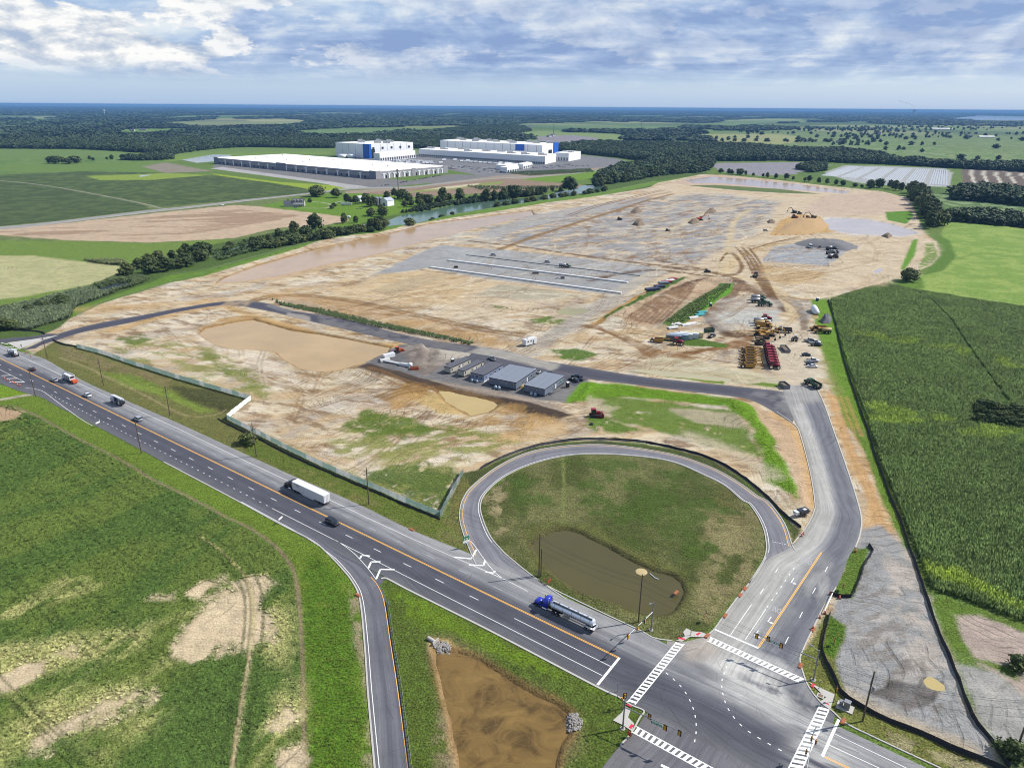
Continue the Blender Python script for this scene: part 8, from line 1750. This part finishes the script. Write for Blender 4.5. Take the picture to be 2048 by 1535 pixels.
# cars and pickups on the site
for kd,px,py,a,m,l in (('suv',987,511,RZ,SILV,'silver car on the grey pad beyond the white walls'),('suv',1095,525,RZ,SILV,'second silver car on the grey pad beside the green machine'),('pickup',1619,683,RZ,SILV,'silver pickup at the head of the roadside parking'),('pickup',1629,686,RZ,WHT,'white pickup beside the silver one at the head of the roadside parking'),('pickup',1632,691,RZ,BLK,'dark pickup on the grass edge'),('sedan',1613,711,RZ,BLK,'black car alone in the roadside parking'),
                           ('pickup',1625,723,RZ,WHT,'white pickup in the group of three by the grass'),('sedan',1621,729,RZ,DBLU,'blue grey car in the group of three by the grass'),('sedan',1625,734,RZ,WHT,'white car in the group of three by the grass'),('pickup',1424,674,.8,BLK,'black truck bed trailer right of the containers'),('suv',1531,462,.1,SILV,'pale car beside the tan cut'),('van',1620,495,1.4,WHT,'white van parked below the grey gravel ridge'),('suv',1640,495,1.2,BLK,'small dark vehicle right of the white van')):
    car(kd,px,py,a,m,l,scl=1.1 if kd != 'van' else 1.6)
for k in range(6): hauler(W(1662 + 3 * (k % 3),499 + 4 * k - 3 * (k % 2)),RZ + .1 * k,('grey flatbed at the top of the pad cluster','black truck second in the pad cluster','black truck in the middle of the pad cluster','grey truck in the middle of the pad cluster','black truck near the front of the pad cluster','dark truck at the front of the pad cluster')[k],(GRY,BLK,BLK,GRY,BLK,DSTEEL)[k],('water','dump')[k % 2],'truck cluster on the right grey pad')
# containers and stores
CORR = {}
def container(px,py,rz,m,label,L=6.1,h=2.6,open_=False):
    t = thing('shipping_container',label,'container',W(px,py),rz,'storage containers'); part('box',t,m,lambda b: ([b.box((L * (k + .5) / 20 - L / 2,0,h / 2 + .1),(L / 20 - .06,2.44 - .08 * (k % 2),h - .1)) for k in range(20)],b.box((0,0,h + .06),(L,2.44,.08)),b.box((0,0,.12),(L,2.4,.2)))); part('door',t,m,lambda b: [b.box((L / 2 + .04,s * .6,h / 2 + .1),(.06,1.14,h - .2)) for s in (-1,1)]); part('lock_rod',t,STEEL,lambda b: [b.cyl((L / 2 + .09,y,.3),(L / 2 + .09,y,h - .1),.03,n=5) for y in (-.9,-.3,.3,.9)]); t.scale = (1.15,) * 3; return t
CR = heading(W(1342,676),W(1358,680)) if False else RZ - .22
for k,(px,py,m,l) in enumerate(((1347,680.5,GRY,'grey white container nearest the red tractor'),(1357,678,TANKB,'blue grey container second from the red tractor'),(1366,676.5,WHT,'white container in the middle of the container row'),(1378,675,WHT,'white container next to the cream one'),(1387,673.5,mat('cream_container',alb(226,214,158),.6),'cream container at the end of the row'))): container(px,py,CR,m,l,9 if k else 7.5)
def open_box(px,py,rz,m,label,nm='skip',d=(5.5,2.4,1.8)):
    t = thing(nm,label,'skip',W(px,py),rz); part('body',t,m,lambda b: ([b.box((0,s * d[1] / 2,d[2] / 2),(d[0],.12,d[2])) for s in (-1,1)],[b.box((s * d[0] / 2,0,d[2] / 2),(.12,d[1],d[2])) for s in (-1,1)])); part('load',t,DIRTY,lambda b: b.box((0,0,d[2] * .4),(d[0] - .2,d[1] - .2,d[2] * .6))); part('rib',t,m,lambda b: [b.box((x,s * (d[1] / 2 + .1),d[2] / 2),(.14,.1,d[2])) for x in np.linspace(-d[0] / 2 + .3,d[0] / 2 - .3,6) for s in (-1,1)])
open_box(1418,664,.3,CGRN,'green skip above the black truck bed trailer',d=(5.5,2.6,2.4)); open_box(1568,774,1.7,GRY,'grey skip on the left side of the track end',d=(5.5,3,2.0)); open_box(1570,700,1.5,GRY,'long grey hopper trailer on the dirt track','hopper_trailer',(9,3,1.6)); open_box(829,739,.2,CORA,'rust red skip by the brown slope',d=(4,2,1.2))
def bundle(px,py,rz,m,n,L,r,label,cat='pipes',rows=2):
    t = thing('pipe_stack',label,cat,W(px,py),rz,'pipe stacks in the yard')
    for k in range(rows):
        for j in range(n - k): part('pipe',t,m,lambda b: b.cyl((-L / 2,(j - (n - k) / 2) * 2.05 * r,r + k * 1.75 * r),(L / 2,(j - (n - k) / 2) * 2.05 * r,r + k * 1.75 * r),r,n=8))
TEAL = mat('teal_pipe',alb(80,190,196),.4); PIPEW,NAVY = mat('white_pipe',alb(226,226,224,1.5),.5),mat('navy_sheet',alb(60,66,96),.5,var=.2)
for px,py,m,l in ((1403,625,TEAL,'teal pipe stack nearest the grass ridge tip'),(1399,630,TEAL,'second teal pipe stack below the ridge tip'),(1386,636,PIPEW,'white pipe stack right of the teal ones'),(1382,648,PIPEW,'white pipe stack in the middle of the yard store'),(1372,650,PIPEW,'pale pipe stack left of the middle white one'),(1350,652,PIPEW,'white pipe stack near the spoil ridge foot'),(1345,658,PIPEW,'front white pipe stack near the containers')): bundle(px,py,RZ + .5,m,5,7,.28,l)
bundle(790,728,-.5,PIPEW,3,14,.35,'long white pipe row on the gravel beside the brown pond',rows=1); bundle(812,733,-.4,PIPEW,4,6,.35,'short white pipe heap right of the long pipe row',rows=2); bundle(770,723,0.4,PIPEW,3,5,.4,'short white pipe heap left of the long pipe row')
tank(821,735,'white drum at the end of the pipe row','drums by the pipe row',1.0,2.0,WALLW)
t = thing('box_trailer','white box trailer on the gravel left of the orange loader','trailer',W(778,718),.75); part('box',t,WHT,lambda b: b.box((0,0,1.5),(6.5,2.3,2.0))); part('frame',t,DSTEEL,lambda b: b.box((0,0,.6),(9,1.6,.2))); wheel(t,-2,-1.1,.42,.4); wheel(t,-2,1.1,.42,.4)
t = thing('box_trailer','white job trailer standing at the gravel track junction','trailer',W(1059,689),.75); part('box',t,WHT,lambda b: (b.box((0,0,2.2),(8.4,3.0,3.2)),b.box((-1,0,4.0),(1.2,1.2,.5)))); part('frame',t,DSTEEL,lambda b: b.box((0,0,.5),(8.2,1.6,.2))); part('door',t,GRY,lambda b: b.box((1.5,-1.52,1.8),(1.0,.05,2.0))); part('window',t,GLASS,lambda b: [b.box((x,-1.52,2.6),(.9,.05,.8)) for x in (-2.5,-.3)]); wheel(t,-2,-1.3,.42,.4); wheel(t,-2,1.3,.42,.4)
for k in range(7):
    px,py = ((1300,591),(1308,588),(1318,583),(1326,578),(1333,573),(1340,568),(1346,563))[k]; t = thing('sheet_stack',('flat dark blue stack at the lower end of the ridge store','second dark blue stack from the lower end','third dark blue stack from the lower end','middle dark stack of the ridge store','stack with reddish ends on the ridge store','pale stack near the upper end of the ridge store','red tipped stack at the upper end of the ridge store')[k],'materials',W(px,py),RZ + .35,'material stacks along the grass strip'); m = (NAVY,NAVY,NAVY,GRY,CRED,PIPEW,CRED)[k]
    for j in range(3): part('sheet',t,m,lambda b: b.box((0,0,.3 + .55 * j),(7.5 - .3 * j,4.2,.4)))
    part('bearer',t,STAKE,lambda b: [b.box((x,0,.08),(.2,4.2,.16)) for x in (-2.5,0,2.5)])
def covered():
    t = thing('covered_load','tall white shrink wrapped load standing by the corn corner','covered load',W(1629,625),math.pi / 2 - .1); part('cover',t,mat('white_wrap',alb(232,236,240,1.4),.35,var=.05),lambda b: b.shell([[(x,-w,z0),(x,-w * 1.02,h * .5),(x,-w * .5,h),(x,w * .5,h),(x,w * 1.02,h * .5),(x,w,z0)] for x,w,z0,h in ((-5,1.2,.4,1.6),(-3.5,1.9,.3,3.2),(0,2.0,.3,4.0),(3.5,1.7,.3,4.2),(6,.8,.5,3.2),(7,.3,.8,2.4))]),True); part('frame',t,DSTEEL,lambda b: b.box((0,0,.3),(10,2,.2))); wheel(t,-2,-1.4,.45,.4); wheel(t,-2,1.4,.45,.4)
    t = thing('portable_toilet','blue portable toilet behind the wrapped load','toilet',W(1634,602),.3); part('cabin',t,mat('toilet_blue',alb(60,80,130),.5),lambda b: b.box((0,0,1.1),(1.3,1.3,2.2))); part('roof',t,WHITE,lambda b: b.box((0,0,2.3),(1.35,1.35,.2),taper=.8))
    t = thing('portable_toilet','blue portable toilet at the tip of the grass ridge','toilet',W(1421,613),.3); part('cabin',t,mat('toilet_blue',alb(60,80,130),.5),lambda b: b.box((0,0,1.1),(1.3,1.3,2.2))); part('roof',t,WHITE,lambda b: b.box((0,0,2.3),(1.35,1.35,.2),taper=.8))
covered()
def pump():
    t = thing('pump_trailer','white and black pump trailer beside the access road bend','pump',W(1603,1030),.4); part('engine_box',t,BLK,lambda b: b.box((.2,0,1.2),(2.6,1.5,1.1))); part('hood',t,WHT,lambda b: (b.box((-1.6,.2,1.1),(1.2,1.2,.8)),b.box((.4,-.3,1.82),(.9,.7,.12)))); part('drawbar',t,WHITE,lambda b: b.box((-3,.2,.6),(2.0,.12,.12))); wheel(t,.4,-.9,.4); wheel(t,.4,.9,.4); part('hose',t,BLACK,lambda b: b.cyl((1.4,0,.8),(3.4,.6,.12),.12,n=6)); t.scale = (1.3,) * 3
pump()
# concrete strip walls on the grey pad
for k,(p,q,h,w,m,l) in enumerate((((860,535),(1243,587),1.0,2.1,PIPEW,'front white concrete strip wall on the grey pad'),((896,521),(1256,566),1.0,2.1,PIPEW,'middle white concrete strip wall on the grey pad'),((932,510),(1281,552),.5,.6,GRY,'rear dark strip trench on the grey pad'))):
    a,b_ = W(*p),W(*q); d = b_ - a; t = thing('strip_wall',l,'wall',a,math.atan2(d.y,d.x),'strip walls on the grey pad'); n = 26; L = d.length / n
    me = MB().use(m).box((L / 2,0,h / 2),(L - .12,w,h)).mesh('wall_section')
    for j in range(n): o = bpy.data.objects.new('wall_section',me); COL.objects.link(o); o.parent = t; o.location = (j * L,0,0)
hauler(W(1130,535),RZ,'dark green machine on the grey pad',CGRN,'water'); open_box(1125,557,RZ,GRY,'pale generator beside the front strip wall','generator',(3,1.6,1.5)); open_box(1115,557,RZ,WHT,'small white box beside the generator','generator',(2,1.4,1.2)); open_box(912,535,RZ,DSTEEL,'dark box near the left end of the strip walls','generator',(3,2,1.2)); open_box(1071,547,RZ,DSTEEL,'dark low bin between the strip walls','generator',(5,1.6,.8))
def person(px,py,m,label,rz=0):
    b = MB().use(m); b.shell([[(r * math.cos(k * 1.047) * .75,r * math.sin(k * 1.047),z) for k in range(6)] for z,r in ((.85,.2),(1.1,.2),(1.35,.25),(1.45,.2),(1.5,.08))]); b.use(DBLU)
    for s in (-1,1): b.cyl((0.1 * s,s * .1,0),(0,s * .1,.9),.07,.11,6)
    b.use(m)
    for s in (-1,1): b.cyl((0,s * .25,1.4),(.1,s * .32,.85),.07,.05,5)
    b.use(mat('skin',alb(200,150,120),.6)); b.lathe([(0,1.5),(.1,1.55),(.11,1.68),(0,1.78)],7); b.use(mat('hard_hat',alb(240,240,236,1.4),.3)); b.lathe([(.16,1.69),(.13,1.76),(0,1.84)],8)
    o = b.build('person',smooth=True); o.location = W(px,py); o.rotation_euler = (0,0,rz); o.scale = (1.1,) * 3; tag(o,label,'person','workers on foot')
for px,py,m,l in ((43,694,DBLU,'person in dark clothes on the white concrete splitter'),(978,537,DBLU,'worker standing between the strip walls, left one of two'),(983,538,ORG,'worker standing between the strip walls, right one of two'),(1142,534,ORG,'worker beside the dark green machine'),(1582,681,DBLU,'worker standing left of the grey red loader')): person(px,py,m,l)

# ------------------------------------------------------------------ heaps of soil and stone
def heap(pts,h,m,label,seed,cat='soil heap',name='soil_heap',flat=.5,n=26):
    """heap whose foot follows the traced outline"""
    P = resample(np.vstack([P2(pts),P2(pts)[:1]]),n + 1)[:-1]; c = P.mean(0); V,F = [],[]; r = np.random.default_rng(seed); rings = 7
    for i in range(rings):
        f = i / (rings - 1)
        for k,p in enumerate(P):
            q = c + (p - c) * (1 - f * (1 - flat * .25)) ; ax = 1 - f; z = h * (1 - (1 - min(1,f * 1.25)) ** 1.3) * (.8 + .4 * r.random()); q = c + (p - c) * (1 - .86 * f) * (1 + .05 * r.normal())
            V.append((q[0],q[1],z - .15 if i else -.3))
    for i in range(rings - 1):
        for k in range(n): F.append((i * n + k,i * n + (k + 1) % n,(i + 1) * n + (k + 1) % n,(i + 1) * n + k))
    b = MB().use(m); b.add(V,F); b.f.append(tuple(range((rings - 1) * n,rings * n))); b.mi.append(0); o = b.build(name,smooth=True); return tag(o,label,cat)
SOILD,GRAV,SOILT = mat('dark_soil',alb(142,124,104),.95,var=.35,scale=.5),mat('grey_stone',alb(128,128,130),.95,var=.25,scale=.8),mat('tan_soil',alb(202,166,112),.95,var=.3,scale=.4)
heap([(1260,425),(1268,419),(1280,419),(1286,424),(1274,427)],4.5,SOILD,'left rear dark soil heap in mid site',1); heap([(1264,450),(1274,443),(1288,445),(1290,450),(1276,453)],5,SOILD,'left front dark soil heap in mid site',2); heap([(1374,446),(1386,440),(1400,441),(1398,447),(1384,449)],4,SOILD,'dark heap beside the orange excavator',3); heap([(1408,428),(1420,420),(1434,422),(1430,427)],4.5,SOILD,'dark heap behind the orange excavator',4)
heap([(1532,444),(1540,441),(1552,443),(1550,447),(1538,447)],3,SOILD,'dark heap left of the tan cut',5); heap([(1640,640),(1652,634),(1664,640),(1660,647),(1644,647)],4,GRAV,'dark stone heap by the corn fence',6); heap([(1762,472),(1775,468),(1786,472),(1776,477)],3,SOILD,'low heap at the right end of the pale pond',7)
heap([(1585,484),(1640,482),(1690,483),(1722,494),(1700,502),(1640,497),(1590,490)],5.0,GRAV,'long grey gravel ridge behind the right grey pad',8,'gravel heap','gravel_heap'); heap([(1548,468),(1575,446),(1605,432),(1640,434),(1658,450),(1650,462),(1600,470)],3.2,SOILT,'tan excavation mound with machines on its crest',9)
STONES = mat('riprap_stone',alb(176,170,164),.9,var=.4,scale=2)
def riprap(pts,n,label,seed,s=.35):
    P = P2(pts); r = np.random.default_rng(seed); lo,hi = P.min(0),P.max(0); t = thing('riprap',label,'stones',(float(P[:,0].mean()),float(P[:,1].mean()),0)); k = 0; me = [MB().use(STONES).lathe([(0,-.4),(.8,-.2),(1,.2),(.5,.6),(0,.7)],5).mesh('stone'),MB().use(STONES).box((0,0,0),(1.6,1.2,1.0),taper=.6).mesh('stone')]
    while k < n:
        p = r.uniform(lo,hi)
        if sd_poly(p[:1],p[1:],P)[0] < 0: continue
        o = bpy.data.objects.new('stone',me[k % 2]); COL.objects.link(o); o.parent = t; o.location = (p[0] - t.location.x,p[1] - t.location.y,ground_z(p) + .12); q = s * r.uniform(.5,1.3); o.scale = (q,q * r.uniform(.7,1.2),q * .8); o.rotation_euler = (r.uniform(-.5,.5),r.uniform(-.5,.5),r.uniform(0,6)); k += 1
riprap([(868,1284),(890,1282),(904,1292),(898,1304),(880,1306),(870,1296)],190,'heap of pale stones at the head of the brown basin',1); riprap([(1132,1428),(1150,1424),(1166,1440),(1160,1458),(1140,1462),(1130,1446)],170,'pale stones on the right bank of the brown basin',2)
t = thing('outfall','white outfall pipe end among the stones of the brown basin','pipe',W(866,1282),-.6); part('pipe',t,CONC,lambda b: b.cyl((-1.6,0,.4),(1.0,0,.1),.45,n=12)); part('headwall',t,CONC,lambda b: b.box((.9,0,.3),(.25,2.2,1.1)))
# fountain of the loop pond and its hose
t = thing('pump_float','pale foam patch and pipe of the pump floating on the loop pond','pump',W(1283,1143,-.75) ); part('foam',t,mat('foam',alb(214,192,140),.9,var=.3,scale=1.5),lambda b: b.lathe([(0,.12),(1.2,.1),(1.7,.02)],14)); part('hose',t,PIPEW,lambda b: (b.cyl((2.2,-.8,.08),(3.4,-3.0,.08),.14,n=6),b.cyl((3.4,-3.0,.08),(4.2,-3.4,.08),.14,n=6)))

# everything that stands on open ground is set on the relief of that ground
def settle():
    ob = [o for o in COL.objects if o.type == 'EMPTY' and not o.parent and abs(o.location.z) < .05 and o.location.length > 1 and o.location.y < 1700 and o.get('category') not in ('tree','shrub','traffic signal','pole')]
    h = height(np.array([o.location.x for o in ob]),np.array([o.location.y for o in ob]))
    for o,z in zip(ob,h):
        if z > .03: o.location.z += float(z) - .02
settle()
